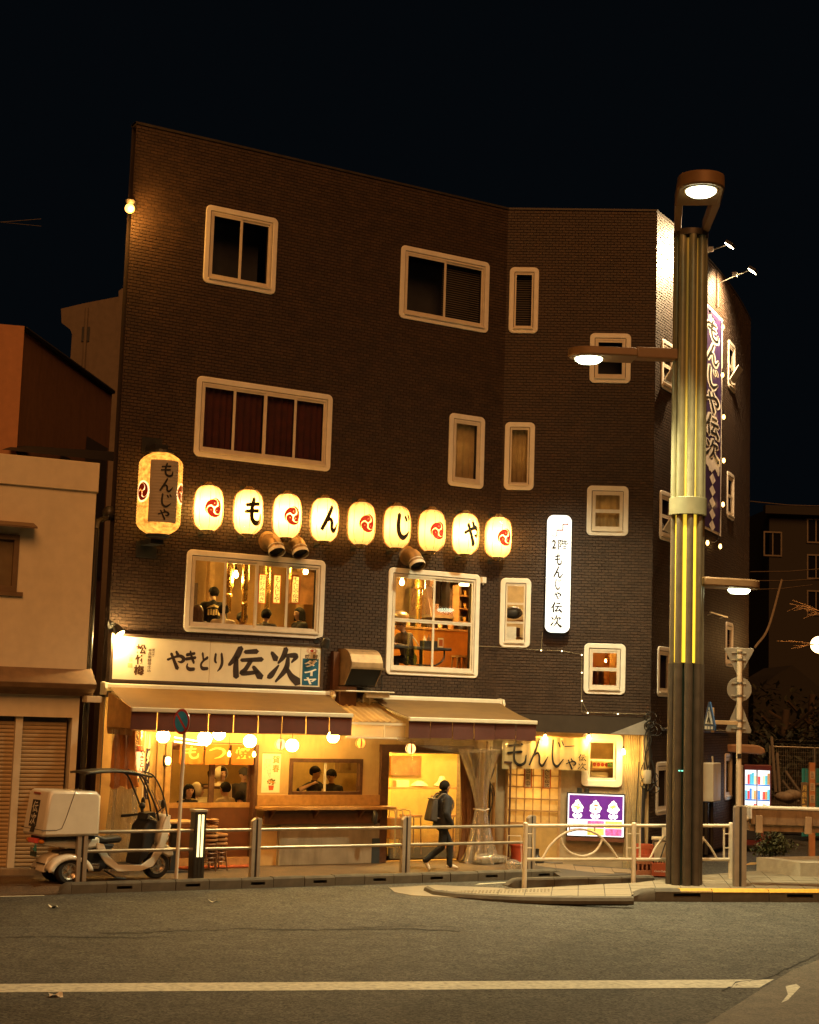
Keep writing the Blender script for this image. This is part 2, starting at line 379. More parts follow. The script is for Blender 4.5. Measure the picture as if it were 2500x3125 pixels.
# ------------------------------------------------------------------ ground
ZR = -0.12
ASPH = M('asphalt', (.070,.067,.057), .82, var=.3, scale=3.0, bump=1.0, bscale=85, stain=.35, sscale=(.12,.5,1), scol=(.05,.045,.04), spec=.35)
def speckle(mt, amt=.55, scale=55):            # bright and dark aggregate stones in asphalt
    nt = mt.node_tree; N = nt.nodes; b = N['Principled BSDF']; lk = b.inputs['Base Color'].links[0]; src = lk.from_socket
    tc = N.new('ShaderNodeTexCoord'); vo = N.new('ShaderNodeTexVoronoi'); vo.inputs['Scale'].default_value = scale
    nt.links.new(tc.outputs['Object'], vo.inputs['Vector'])
    sp = N.new('ShaderNodeSeparateColor'); nt.links.new(vo.outputs['Color'], sp.inputs[0])
    mr = N.new('ShaderNodeMapRange'); mr.inputs[3].default_value = 1-amt; mr.inputs[4].default_value = 1+amt; nt.links.new(sp.outputs[0], mr.inputs[0])
    x = N.new('ShaderNodeMix'); x.data_type = 'RGBA'; x.blend_type = 'MULTIPLY'; x.inputs[0].default_value = 1
    nt.links.new(src, x.inputs[6]); nt.links.new(mr.outputs[0], x.inputs[7]); nt.links.new(x.outputs[2], b.inputs['Base Color'])
speckle(ASPH, .75, 42)
SIDE = M('worn_pavement', (.095,.060,.032), .8, var=.25, scale=2.5, bump=.5, bscale=70, stain=.4, sscale=(.4,.4,1), scol=(.09,.065,.045)); speckle(SIDE, .3, 70)
KERB = M('kerb_concrete', (.085,.072,.052), .85, var=.25, scale=5, bump=.6, bscale=60, stain=.5, sscale=(1.5,1.5,2.5), scol=(.07,.06,.045), isl=.12)
TILE = M('paving_tile', (.23,.195,.135), .75, var=.12, scale=8, bump=.4, bscale=80, isl=.10, stain=.3, sscale=(.8,.8,1), scol=(.2,.17,.12))
GROUT = M('dark_joint', (.06,.05,.04), .9)
LINE = M('road_paint', (.58,.56,.44), .7, var=.25, scale=30, stain=.95, sscale=(5,5,5), scol=(.16,.14,.11))
YEL = M('yellow_kerb_paint', (.62,.34,.03), .6, var=.15, scale=12, stain=.4, sscale=(3,3,3), scol=(.25,.15,.05))

b = MB(); b.grid(lambda u, v: (-150+300*u, -20+220*v, ZR), 30, 22); b.build('road', ASPH, kind='structure')
def sheet(name, pts, mt, z0, z1=None, kind='structure', **k):
    """flat slab from an outline of points, sides down to z0"""
    b = MB(); n = len(pts)
    b.add([(p[0],p[1],p[2]) for p in pts]+[(p[0],p[1],z0) for p in pts], [tuple(range(n))]+[(i,n+i,n+(i+1) % n,(i+1) % n) for i in range(n)])
    o = b.build(name, mt, kind=kind, **k); return o
K0 = g(217,2729,ZR); K1 = g(1700,2682,ZR); kd = (K1-K0).normalized(); kn = Vector((-kd.y,kd.x,0)); KL = (K1-K0).length
# left pavement (sidewalk) behind the kerb, with the dropped crossing at its left end
back = 12
P = [K0+kn*.16, K1+kn*.16, FA.W(.3,3,0), FA.W(-14,6,0), FA.W(-14,-.2,0), K0-kd*6+kn*1.5]
sheet('sidewalk', [Vector((p.x,p.y,0)) for p in P], SIDE, ZR-.05)
A0 = K0-kd*.15; sheet('dropped_driveway', [Vector((A0.x,A0.y,ZR+.02)), Vector((K0.x+kn.x*.2,K0.y+kn.y*.2,.003)), Vector((K0-kd*6+kn*1.5).xy.to_3d())+Vector((0,0,.003)), Vector((K0-kd*7).xy.to_3d())+Vector((0,0,ZR+.02))], SIDE, ZR-.05)
# kerb stones
kerb = empty('kerb', K0, kd.to_2d().angle_signed(Vector((1,0)))if False else atan2(kd.y,kd.x), kind='structure')
def stone(L, slot):
    b = MB(); h = .17
    if not slot: b.prism([(0.0,0),(.17,0),(.17,h),(.03,h),(.0,h-.03)], 0, L-.012, plane='yz')
    else:
        a, c = L*.28, L*.72
        for x0, x1 in ((0,a),(c,L-.012)): b.prism([(0.0,0),(.17,0),(.17,h),(.03,h),(0,h-.03)], x0, x1, plane='yz')
        b.box(a,c,.0,.17,0,.055); b.prism([(0,.105),(.17,.105),(.17,h),(.03,h),(0,h-.03)], a, c, plane='yz'); b.box(a,c,.11,.17,.055,.105)
    return b.mesh('kerb_stone', KERB)
nst = 16; Ls = KL/nst; sm = [stone(Ls, False), stone(Ls, True)]
for i in range(nst):
    o = bpy.data.objects.new('kerb_stone', sm[i % 2]); COL.objects.link(o); o.parent = kerb
    o.location = (i*Ls+.005, random.uniform(-.006,.006), random.uniform(-.006,.004))
for x, s in ((-.22,-1),(KL+.0,1)):
    b = MB(); prof = [(0,0),(.17,0),(.17,.12),(.03,.12),(0,.09)]
    if s < 0: b.grid(lambda u, v: (.22*u, [0,0,.03,.17,.17][round(v*4)], ZR*0+[0,.14,.17,.17,0][round(v*4)]*max(.12,sin(u*pi/2))), 6, 4)
    else: b.grid(lambda u, v: (.25*u, [0,0,.03,.17,.17][round(v*4)], [0,.14,.17,.17,0][round(v*4)]*max(.1,cos(u*pi/2))), 6, 4)
    b.build('kerb_end', KERB, kerb, (x,0,0), smooth=60)

# paved corner on the right: a ramp that rises from the road to the pavement
def zp(x): return ZR+.012+max(0,min(1,(x-.9)/3.0))*(-ZR-.012)
def gp(px, py):
    p = g(px,py,-.05)
    for _ in range(4): p = g(px,py,zp(p.x))
    return p
outer = [gp(*q) for q in ((1188,2708),(1205,2722),(1260,2732),(1330,2735),(1420,2739),(1500,2742))]
apron = [Vector((p.x,p.y,ZR+.008)) for p in outer]+[Vector((p.x,p.y,ZR+.008)) for p in (gp(1600,2704),gp(1330,2700))]
sheet('paving_apron', apron, M('apron_concrete', (.24,.205,.15), .8, var=.1, scale=6, bump=.3, stain=.3, scol=(.2,.17,.12)), ZR-.02)
edge = [gp(*q) for q in ((1305,2718),(1330,2730),(1400,2738),(1500,2744),(1600,2748),(1760,2750),(1935,2750))]
b = MB(); b.tube([p+Vector((0,.05,.0)) for p in edge], .07, 8); b.build('paving_edge_stone', M('edge_stone', (.11,.095,.07), .8, bump=.4, stain=.3), kind='structure')
xr = 14.0
inner_front = [p+Vector((0.02,.09,0)) for p in edge[:-1]] + [gp(1918,2742), gp(1940,2722), g(1960,2712,0), g(2520,2712,0)+Vector((3,0.2,0))]
back_edge = [g(2520,2650,0)+Vector((3,1.2,0)), g(2400,2652,0), g(2235,2664,0), g(2130,2672,0), gp(1935,2696), gp(1605,2712)]
poly = inner_front+back_edge
for p in poly: p.z = zp(p.x)-.004
b = MB(); n = len(poly); b.add(poly+[Vector((p.x,p.y,ZR-.05)) for p in poly], [tuple(range(n))]+[(i,n+i,n+(i+1) % n,(i+1) % n) for i in range(n)])
pav = b.build('pavement', GROUT, kind='structure')
# the tiles, laid along the island and clipped to its outline
def inside(p, q):
    r = False; n = len(q)
    for i in range(n):
        a, c = q[i], q[i-1]
        if (a.y > p[1]) != (c.y > p[1]) and p[0] < (c.x-a.x)*(p[1]-a.y)/(c.y-a.y)+a.x: r = not r
    return r
ta = radians(8.0); tx = Vector((cos(ta),sin(ta),0)); ty = Vector((-sin(ta)+.25,cos(ta),0)); o0 = g(1925,2712,0); TS = .45; nt_ = 0
far_b = MB()
for i in range(-12, 22):
    for j in range(-3, 11):
        for sub in (0,):
            c = o0+tx*(i*TS)+ty*(j*TS)
            cs = [c, c+tx*(TS-.014), c+tx*(TS-.014)+ty*(TS-.014), c+ty*(TS-.014)]
            ins = [inside(q, poly) for q in cs]
            if not any(ins): continue
            if not all(ins):                      # clip against the outline with bmesh-free sampling: shrink to the part inside
                pts = []
                for k in range(4):
                    a, d = cs[k], cs[(k+1) % 4]
                    if ins[k]: pts.append(a)
                    if ins[k] != ins[(k+1) % 4]:
                        lo, hi = (a, d) if ins[k] else (d, a)
                        for _ in range(9):
                            mid = (lo+hi)/2
                            if inside(mid, poly): lo = mid
                            else: hi = mid
                        pts.append(lo)
                cs = pts
            if len(cs) < 3: continue
            dz = random.uniform(-.002,.002); k = len(cs)
            top = [Vector((q.x,q.y,zp(q.x)+.006+dz)) for q in cs]
            b = MB(); b.add(top+[q-Vector((0,0,.02)) for q in top], [tuple(range(k))]+[(q,k+q,k+(q+1) % k,(q+1) % k) for q in range(k)])
            b.build('paving_tile', TILE, pav); nt_ += 1
# raised bars of the tactile strip at the tip of the ramp
b = MB()
for i in range(26):
    for j in range(4):
        p = gp(1395,2725)+tx*(i*.062)+Vector((.1,1,0)).normalized()*(j*.11-.12)
        if inside(p, poly): b.obox(Vector((p.x,p.y,zp(p.x)+.009)), (.012,.04,.005), None)
b.build('tactile_bars', TILE, pav, kind='stuff')
# raised kerb with the yellow top on the right
R0 = g(1912,2752,ZR); R1 = g(2500,2754,ZR); R1 = R0+(R1-R0)*1.9; rd = (R1-R0).normalized(); RL = (R1-R0).length
rk = empty('raised_kerb', R0, atan2(rd.y,rd.x), kind='structure')
b = MB(); b.grid(lambda u, v: (.5*u, [0,0,.05,.22,.22][round(v*4)], [0,.16,.2,.2,0][round(v*4)]*max(.05,sin(u*pi/2)**.7)), 8, 4); b.build('kerb_end', KERB, rk, smooth=60)
x = .505; k = 0
while x < RL-1:
    L = 1.02; b = MB(); h = .2
    if k % 2 == 0:
        b.prism([(0,0),(.22,0),(.22,h),(.05,h),(0,h-.04)], .0, .32, plane='yz'); b.prism([(0,0),(.22,0),(.22,h),(.05,h),(0,h-.04)], .80, L-.012, plane='yz')
        b.box(.32,.80,0,.22,0,.07); b.prism([(0,.135),(.22,.135),(.22,h),(.05,h),(0,h-.04)], .32, .80, plane='yz'); b.box(.32,.8,.13,.22,.07,.135); b.box(.32,.8,.05,.13,.07,.082)
    else: b.prism([(0,0),(.22,0),(.22,h),(.05,h),(0,h-.04)], .0, L-.012, plane='yz')
    b.build('kerb_stone', KERB, rk, (x,0,random.uniform(-.004,.004)))
    b = MB(); x0 = .45 if k == 0 else 0
    b.add([(x0,.0-.003,h-.042),(L-.012,-.003,h-.042),(L-.012,.049,h+.005),(x0,.049,h+.005),(L-.012,.15,h+.005),(x0,.15,h+.005)], [(0,1,2,3),(3,2,4,5)])
    b.build('yellow_paint', YEL, rk, (x,0,0)); x += L; k += 1
# low kerb behind the white fence
q0 = gp(1588,2706); q1 = gp(2060,2684); fd = (q1-q0).normalized()
bk = empty('back_kerb', q0+Vector((0,.12,0)), atan2(fd.y,fd.x), kind='structure'); x = 0
b = MB(); b.grid(lambda u, v: (-.25+.25*u, [0,0,.03,.16,.16][round(v*4)], [-.05,.09,.12,.12,-.05][round(v*4)]*max(.1,sin(u*pi/2))), 6, 4); b.build('kerb_end', KERB, bk, smooth=60)
for i in range(4):
    b = MB(); b.prism([(0,-.06),(.16,-.06),(.16,.12),(.03,.12),(0,.09)], 0, .69, plane='yz'); b.build('kerb_stone', KERB, bk, (i*.70,0,random.uniform(-.004,.004)))
# orange-lit paving wedge at the foot of the frontal facade, and its tiles
W0 = [g(1715,2677,-.005), g(1935,2668,-.07), FB.W(UB,-.0,-.07), FB.W(0,0.3,0), FA.W(-.2,-.3,0.0), K1+kn*.17-Vector((0,0,K1.z))]
sheet('side_paving', W0, GROUT, ZR-.05)
wp = empty('paving', (0,0,0), kind='structure'); wx = FB.x; wy = FB.y
for i in range(9):
    for j in range(5):
        c = FB.W(-.2+i*.36, -1.65+j*.36, 0); cs = [c, c+wx*.348, c+wx*.348+wy*.348, c+wy*.348]
        if all(inside(q, W0) for q in cs):
            zz = lambda q: (0.004 - .07*max(0,min(1,FB.L(q).x/UB)) + .004)
            b = MB(); b.add([Vector((q.x,q.y,zz(q))) for q in cs]+[Vector((q.x,q.y,zz(q)-.02)) for q in cs], [(0,1,2,3)]+[(q,4+q,4+(q+1) % 4,(q+1) % 4) for q in range(4)])
            b.build('paving_tile', M('warm_paving_tile', (.20,.145,.085), .75, var=.15, scale=7, bump=.4, isl=.1, stain=.3), wp)
# painted lines and road wear
def strip(name, pxs, z, mt, kind='structure'):
    b = MB(); b.add([g(x,y,z) for x, y in pxs], [tuple(range(len(pxs)))]); return b.build(name, mt, kind=kind)
strip('stop_line', ((-400,3005),(2362,2989),(2318,3014),(-400,3031)), ZR+.004, LINE)
strip('edge_line', ((-300,2745),(-300,2741),(135,2732),(135,2734)), ZR+.004, LINE)
strip('lane_mark', ((1465,2696),(1560,2691),(1560,2693),(1450,2700)), ZR+.004, LINE)
strip('yellow_mark', ((2272,2640),(2290,2632),(2325,2631),(2305,2639)), ZR+.004, YEL)
# newer asphalt patch at the right corner, with a crack along its edge
PATCH = M('old_asphalt_patch', (.13,.115,.09), .85, var=.2, scale=4, bump=.6, bscale=60, stain=.4, sscale=(.5,.5,1), scol=(.08,.07,.05)); speckle(PATCH, .35, 60)
strip('asphalt_patch', ((2140,3135),(2330,3015),(2420,2960),(2510,2925),(2700,2900),(2900,3140)), ZR+.003, PATCH)
def crack(pxs, w, name='road_crack'):
    pts = []
    for (x0,y0),(x1,y1) in zip(pxs,pxs[1:]):
        for t in np.linspace(0,1,7,endpoint=False): pts.append((x0+(x1-x0)*t+random.uniform(-5,5), y0+(y1-y0)*t+random.uniform(-2.5,2.5)))
    P = [g(*p,ZR+.0055) for p in pts]; b = MB(); L = []; R = []
    for p in P:
        ww = w*random.uniform(.3,1.3); L.append(p+Vector((0,ww,0))); R.append(p-Vector((ww*.4,ww,0)))
    k = len(P); b.add(L+R, [(i,k+i,k+i+1,i+1) for i in range(k-1)]); b.build(name, M('crack_tar', (.012,.011,.01), .9), kind='structure')
crack(((2200,3030),(2255,2995),(2330,2990),(2400,2960),(2450,2935),(2510,2905)), .035)
crack(((300,2850),(520,2842),(760,2834),(1000,2838),(1250,2836),(1430,2843)), .045)
crack(((0,2862),(280,2859),(560,2861)), .022)
crack(((1080,2832),(1240,2825),(1400,2829)), .03)
crack(((2240,2990),(2250,3005),(2235,3020)), .012)
b = MB(); b.add([g(x,y,ZR+.004) for x,y in ((2398,3010),(2430,3003),(2443,3012),(2405,3052),(2385,3060),(2405,3035))], [(0,1,2,3,4,5)]); b.build('paint_scrap', LINE, kind='structure')
# litter on the road
for px, py, ln in ((162,2771,'by the left edge of the road'),(651,2754,'on the road in front of the silver railing'),(170,3042,'below the white line')):
    p = g(px,py,ZR); b = MB(); b.grid(lambda u, v: (-.07+.14*u, -.05+.1*v, .012+.02*sin(5*u+3*v)+.014*v), 4, 3)
    b.build('scrap_of_litter', M('litter_paper', (.7,.66,.55), .7), loc=p, rz=random.uniform(0,3), label='small scrap of white litter '+ln, cat='litter')
# ------------------------------------------------------------------ the brick restaurant building
BRICK = M('dark_brown_brick', (.044,.0245,.0145), .6, var=.22, scale=3, bump=.35, bscale=90, isl=.22, stain=.3, sscale=(.5,.5,.3), scol=(.060,.040,.028), spec=.5)
MORT = M('mortar', (.020,.012,.009), .9)
rest = empty('restaurant_building', (0,0,0), label='dark brown brick restaurant of four storeys with rounded white window surrounds and two awnings', cat='building')
BH, BW = .058, .132
def bricks(u0, u1, z0, z1, holes, name, frame_fn, keep=None):
    """all brick faces of a facade as one relief skin; cells of 'keep' become bricks of their own"""
    V = []; Fc = []; single = []
    nr = int((z1-z0)/BH)
    for r in range(nr):
        za, zb = z0+r*BH+.004, z0+(r+1)*BH-.004
        off = (r % 2)*BW/2; k0 = int(u0/BW)-2; 
        for k in range(k0, int(u1/BW)+2):
            a, c = k*BW+off+.0035, (k+1)*BW+off-.0035
            a, c = max(a,u0+.001), min(c,u1-.001)
            if c-a < .015: continue
            segs = [(a,c)]
            for (h0,h1,g0,g1) in holes:
                if zb > g0 and za < g1:
                    ns = []
                    for s0, s1 in segs:
                        if s1 <= h0 or s0 >= h1: ns.append((s0,s1)); continue
                        if s0 < h0-.012: ns.append((s0,h0))
                        if s1 > h1+.012: ns.append((h1,s1))
                    segs = ns
            for s0, s1 in segs:
                d = .008+random.random()*.004
                if keep and keep[0] < s0 and s1 < keep[1] and keep[2] < za and zb < keep[3] and s1-s0 > BW*.9:
                    single.append((s0,za,d)); continue
                b = len(V); e = .003
                for y, i in ((0,0),(-d,e)):
                    V += [frame_fn(s0+i,y,za+i),frame_fn(s1-i,y,za+i),frame_fn(s1-i,y,zb-i),frame_fn(s0+i,y,zb-i)]
                Fc += [(b+4,b+5,b+6,b+7),(b,b+1,b+5,b+4),(b+1,b+2,b+6,b+5),(b+2,b+3,b+7,b+6),(b+3,b,b+4,b+7)]
    me = bpy.data.meshes.new(name); me.from_pydata(V, [], Fc); me.materials.append(BRICK)
    return me, single
def wall(u0, u1, z0, z1, holes, depth, mt, parent, loc, rz, name='wall', y0=0.0):
    """facade slab with openings and their reveals"""
    us = sorted({u0,u1}|{h[i] for h in holes for i in (0,1)}); zs = sorted({z0,z1}|{h[i] for h in holes for i in (2,3)})
    b = MB()
    for i in range(len(us)-1):
        for j in range(len(zs)-1):
            cu, cz = (us[i]+us[i+1])/2, (zs[j]+zs[j+1])/2
            if any(h[0] < cu < h[1] and h[2] < cz < h[3] for h in holes): continue
            b.quad((us[i],y0,zs[j]),(us[i+1],y0,zs[j]),(us[i+1],y0,zs[j+1]),(us[i],y0,zs[j+1]))
            b.quad((us[i],y0+depth,zs[j]),(us[i],y0+depth,zs[j+1]),(us[i+1],y0+depth,zs[j+1]),(us[i+1],y0+depth,zs[j]))
    for h in holes:
        a,c,e,f = h
        b.quad((a,y0,e),(a,y0+depth,e),(a,y0+depth,f),(a,y0,f)); b.quad((c,y0,e),(c,y0,f),(c,y0+depth,f),(c,y0+depth,e))
        b.quad((a,y0,e),(c,y0,e),(c,y0+depth,e),(a,y0+depth,e)); b.quad((a,y0,f),(a,y0+depth,f),(c,y0+depth,f),(c,y0,f))
    o = b.build(name, mt, parent, loc, rz); return o
# window rectangles (outer edge of the white surround) u0,u1,z0,z1
WA = {'a4':(-6.92,-5.45,10.47,11.94),'b4':(-2.74,-.635,10.47,11.94),'a3':(-6.935,-4.14,7.27,8.74),'b3':(-1.495,-.647,7.285,8.74),'a2':(-6.962,-4.155,4.113,5.585),'b2':(-2.775,-.66,3.52,5.57)}
WB = {'a4':(.065,.665,10.55,11.93),'a3':(.05,.655,7.325,8.71),'a2':(.04,.65,4.16,5.545),'b4':(1.725,2.555,9.55,10.58),'b3':(1.725,2.555,6.444,7.452),'b2':(1.725,2.547,3.29,4.295)}
ins = .115
def hole(r, i=.115): return (r[0]+i, r[1]-i, r[2]+i, r[3]-i)
ZG = 2.92                                       # underside of the brick on facade A; below it the shop front
HA = [hole(r) for r in WA.values()]; HB = [hole(r) for r in WB.values()]
ZGB = 2.865
wall(-8.35, UE, ZG, ZT, HA, .2, MORT, rest, FA.o, FA.ang)
wall(0, UB, ZGB, ZT, HB, .2, MORT, rest, FB.o, FB.ang)
me, _ = bricks(-8.35, UE, ZG, ZT, [(r[0]+.03,r[1]-.03,r[2]+.03,r[3]-.03) for r in WA.values()], 'bricks', lambda u,y,z: (u,y,z))
o = bpy.data.objects.new('bricks', me); COL.objects.link(o); o.parent = rest; o.location = FA.o; o.rotation_euler = (0,0,FA.ang); o['kind'] = 'stuff'
me, single = bricks(0, UB, ZGB, ZT, [(r[0]+.03,r[1]-.03,r[2]+.03,r[3]-.03) for r in WB.values()], 'bricks', lambda u,y,z: (u,y,z), keep=(1.45,2.98,4.55,6.35))
o = bpy.data.objects.new('bricks', me); COL.objects.link(o); o.parent = rest; o.location = FB.o; o.rotation_euler = (0,0,FB.ang); o['kind'] = 'stuff'
bmats = []
for i in range(6):
    k = 1+random.uniform(-.2,.2); bmats.append(M('dark_brown_brick_%d' % i, (.045*k,.025*k,.015*k), .62, var=.2, scale=20, bump=.35, bscale=90, spec=.55))
bms = []
for mt in bmats:
    b = MB(); L = BW-.007; H = BH-.008; e = .003
    b.add([(0,0,0),(L,0,0),(L,0,H),(0,0,H),(e,-.01,e),(L-e,-.01,e),(L-e,-.01,H-e),(e,-.01,H-e)], [(4,5,6,7),(0,1,5,4),(1,2,6,5),(2,3,7,6),(3,0,4,7)])
    bms.append(b.mesh('brick', mt))
random.shuffle(single)
for i, (s0, za, d) in enumerate(single):
    o = bpy.data.objects.new('brick', random.choice(bms)); COL.objects.link(o); o.parent = rest
    o.location = FB.W(s0, .01-d, za); o.rotation_euler = (0,0,FB.ang)
# curved right facade C
SCN = 9.6
def cw(s, y, z):
    p, h = c_pt(s); return p + Vector((-sin(h),cos(h),0))*y + Vector((0,0,z))
_ct = [c_pt(i*SCN/240) for i in range(241)]
def cfast(s, y, z):
    f = max(0,min(239.999,s/SCN*240)); i = int(f); t = f-i; p = _ct[i][0]*(1-t)+_ct[i+1][0]*t; h = _ct[i][1]
    return (p.x-sin(h)*y, p.y+cos(h)*y, z)
def c_px(px, py, w=0.0):                        # pixel -> (s, z) on facade C
    d = ray(px, py); best = None
    for i in range(241):
        p = _ct[i][0]+Vector((sin(_ct[i][1]),-cos(_ct[i][1]),0))*w
        e = (p.x-CP.x)*d.y-(p.y-CP.y)*d.x
        if best is None or abs(e) < best[0]: best = (abs(e), i, (p.y-CP.y)/d.y)
    return best[1]*SCN/240, CH+d.z*best[2]
def crect(x0,y0,x1,y1,w=0.0):
    s0, z1 = c_px(x0,y0,w); s1, _ = c_px(x1,(y0+y1)/2,w); _, z0 = c_px(x0,y1,w); return (s0,s1,z0,z1)
sR = c_px(2228,1400)[0]
WC = {}
for kx, (sa, sb) in (('L',(.35,1.15)),('R',(sR-.42,sR+.42))):
    for n, (z0, z1) in (('4',(9.55,10.58)),('3',(6.444,7.452)),('2',(3.29,4.295)),('1',(.95,2.0))): WC[kx+n] = (sa,sb,z0,z1)
for n, ya, yb in (('4',1043,1191),('3',1444,1586),('2',1901,2037),('1',2298,2439)):
    WC['R'+n] = (sR-.42, sR+.42, c_px(2228,yb)[1], c_px(2228,ya)[1])
HC = [hole(r,.1) for r in WC.values()]
us = sorted({0,SCN}|{h[i] for h in HC for i in (0,1)}|{SCN*i/24 for i in range(25)}); zs = sorted({0,ZT}|{h[i] for h in HC for i in (2,3)})
b = MB()
for i in range(len(us)-1):
    for j in range(len(zs)-1):
        cu, cz = (us[i]+us[i+1])/2, (zs[j]+zs[j+1])/2
        if any(h[0] < cu < h[1] and h[2] < cz < h[3] for h in HC): continue
        b.quad(cfast(us[i],0,zs[j]),cfast(us[i+1],0,zs[j]),cfast(us[i+1],0,zs[j+1]),cfast(us[i],0,zs[j+1]))
for a,c,e,f in HC:
    b.quad(cfast(a,0,e),cfast(a,.25,e),cfast(a,.25,f),cfast(a,0,f)); b.quad(cfast(c,0,e),cfast(c,0,f),cfast(c,.25,f),cfast(c,.25,e))
    b.quad(cfast(a,0,e),cfast(c,0,e),cfast(c,.25,e),cfast(a,.25,e)); b.quad(cfast(a,0,f),cfast(a,.25,f),cfast(c,.25,f),cfast(c,0,f))
b.build('wall', MORT, rest)
me, _ = bricks(0, SCN, .02, ZT, [(r[0]+.02,r[1]-.02,r[2]+.02,r[3]-.02) for r in WC.values()], 'bricks', cfast)
o = bpy.data.objects.new('bricks', me); COL.objects.link(o); o.parent = rest; o['kind'] = 'stuff'
# roof, parapet cap and rear walls
LB = FA.W(-8.35,0,0)+Vector((.6,9,0)); LT = Vector((0,0,ZT))
pts = [FA.W(-8.35,0,0), FA.W(UE,0,0), FB.W(UB,0,0)]+[Vector(cfast(SCN*i/12,0,0)) for i in range(1,13)]+[Vector(cfast(SCN,7,0)), LB]
b = MB(); n = len(pts); b.add([Vector((p.x,p.y,ZT-.25)) for p in pts], [tuple(range(n))]); b.build('roof', M('roof_felt', (.03,.03,.03), .9), rest)
cR = Vector(cfast(SCN,7,0)); cE = Vector(cfast(SCN,0,0))
b = MB()
for p, q in ((FA.W(-8.35,0,0),LB),(LB,cR),(cR,cE)): b.quad(p,q,q+LT,p+LT)
b.build('rear_wall', MORT, rest)
b = MB(); run = [FA.W(-8.36,-.02,ZT), FA.W(UE,-.02,ZT), FB.W(UB,-.02,ZT)]+[Vector(cfast(SCN*i/12,-.02,ZT)) for i in range(1,13)]
for p, q in zip(run, run[1:]):
    dn = (q-p).normalized(); nn = Vector((-dn.y,dn.x,0))
    b.add([p,q,q+nn*.24,p+nn*.24,p+Vector((0,0,.04)),q+Vector((0,0,.04)),q+nn*.24+Vector((0,0,.04)),p+nn*.24+Vector((0,0,.04))], [(0,1,2,3),(4,7,6,5),(0,4,5,1),(2,6,7,3)])
b.build('parapet_cap', M('cap_metal', (.05,.04,.03), .5, metal=.3), rest)

# windows
CURT = M('dark_red_curtain', (.065,.014,.009), .85, var=.3, scale=5, trans=.2)
CURB = M('beige_curtain', (.42,.30,.14), .85, var=.15, scale=6, trans=.3)
BLIND = M('venetian_blind', (.14,.12,.09), .6)
NIGHT = M('dark_room', (.03,.03,.034), .9, var=.4, scale=2)
def drape(w, h, nf, amp, y, mb):
    mb.grid(lambda u, v: (w*u, y+amp*sin(2*pi*nf*u+.6*sin(7*u))*(.4+.6*(1-v)), h*v), max(8,nf*8), 2)
def window(fr, r, cols, rows=1, depth_fill='dark', cont=None, split=None, lit=False, t=ins):
    """surround (the window part) with frame, sashes and panes as sub-parts"""
    u0,u1,z0,z1 = r; w, h = u1-u0, z1-z0
    loc = fr.W(u0,0,z0); b = MB(); q = t-.015; ring_frame(b, rrect(0,w,0,h,.10), rrect(q,w-q,q,h-q,.015), -.034, .0)
    s = b.build('window', SURR, rest, loc, fr.ang, smooth=35, bev=.012)
    i = t-.004; fw = .036 if w > .75 else .018; sw_ = .040 if w > .75 else .026
    b = MB(); rect_frame(b, i, w-i, i, h-i, fw, -.022, .04); b.build('frame', SASH, s)
    x0, x1, y0, y1 = i+fw, w-i-fw, i+fw, h-i-fw
    zsp = [y0]+([y0+(y1-y0)*q for q in split] if split else [y0+(y1-y0)*(k+1)/rows for k in range(rows-1)])+[y1]
    for k in range(len(zsp)-1):
        for c in range(cols):
            a, d = x0+(x1-x0)*c/cols, x0+(x1-x0)*(c+1)/cols; yy = -.014+(.016 if c % 2 else 0)
            b = MB(); rect_frame(b, a-.012, d+.012, zsp[k]-(.012 if k else 0), zsp[k+1]+.012*0, sw_, yy, yy+.016); b.build('sash', SASH, s)
            b = MB(); b.quad((a,yy+.01,zsp[k]),(d,yy+.01,zsp[k]),(d,yy+.01,zsp[k+1]),(a,yy+.01,zsp[k+1])); b.build('pane', GLASS if lit else GLASS, s)
    b = MB(); b.box(i-.008,w-i+.008,-.062,.0,i-.026,i+.002); b.build('sill', SASH, s)
    if not lit:
        b = MB(); b.box(t,w-t,.55,.6,t,h-t); b.build('dark_room', NIGHT, s)
        if cont == 'red':
            for c in range(4):
                b = MB(); a = x0+(x1-x0)*c/4; ww = (x1-x0)/4*(1.0 if c != 1 else .97)
                drape(ww-.01, y1-y0, 5, .022, .09, b); b.v = [(p[0]+a+.005,p[1],p[2]+y0) for p in b.v]; b.build('curtain', CURT, s)
        if cont == 'beige':
            b = MB(); drape(x1-x0, y1-y0, 4, .02, .12, b); b.v = [(p[0]+x0,p[1],p[2]+y0) for p in b.v]; b.build('curtain', CURB, s); light('room_lamp', (w*.45,.38,h*.55), 2.6, (1,.55,.16), .05, s)
        if cont == 'blind':
            b = MB(); n = 26
            for q in range(n): b.obox(((x0+x1*1)/2+(x1-x0)/4, .11, y0+(y1-y0)*(q+.5)/n), ((x1-x0)/4, .016, .001), Matrix.Rotation(radians(38),3,'X'))
            b.build('blind_slats', BLIND, s, kind='stuff')
        if cont == 'blindfull':
            b = MB(); n = 24
            for q in range(n): b.obox(((x0+x1)/2, .11, y0+(y1-y0)*(q+.5)/n), ((x1-x0)/2, .016, .001), Matrix.Rotation(radians(38),3,'X'))
            b.build('blind_slats', BLIND, s, kind='stuff')
    return s
window(FA, WA['a4'], 2); window(FA, WA['b4'], 2, cont='blind'); window(FA, WA['a3'], 4, cont='red'); window(FA, WA['b3'], 1, cont='beige')
window(FA, WA['a2'], 4, lit=True); window(FA, WA['b2'], 2, lit=True, split=(.52,))
window(FB, WB['a4'], 1, cont='blindfull'); window(FB, WB['a3'], 1, cont='beige')
window(FB, WB['a2'], 1, rows=3, lit=True); window(FB, WB['b4'], 1, rows=2); window(FB, WB['b3'], 1, rows=2, cont='beige'); window(FB, WB['b2'], 1, rows=2, lit=True)
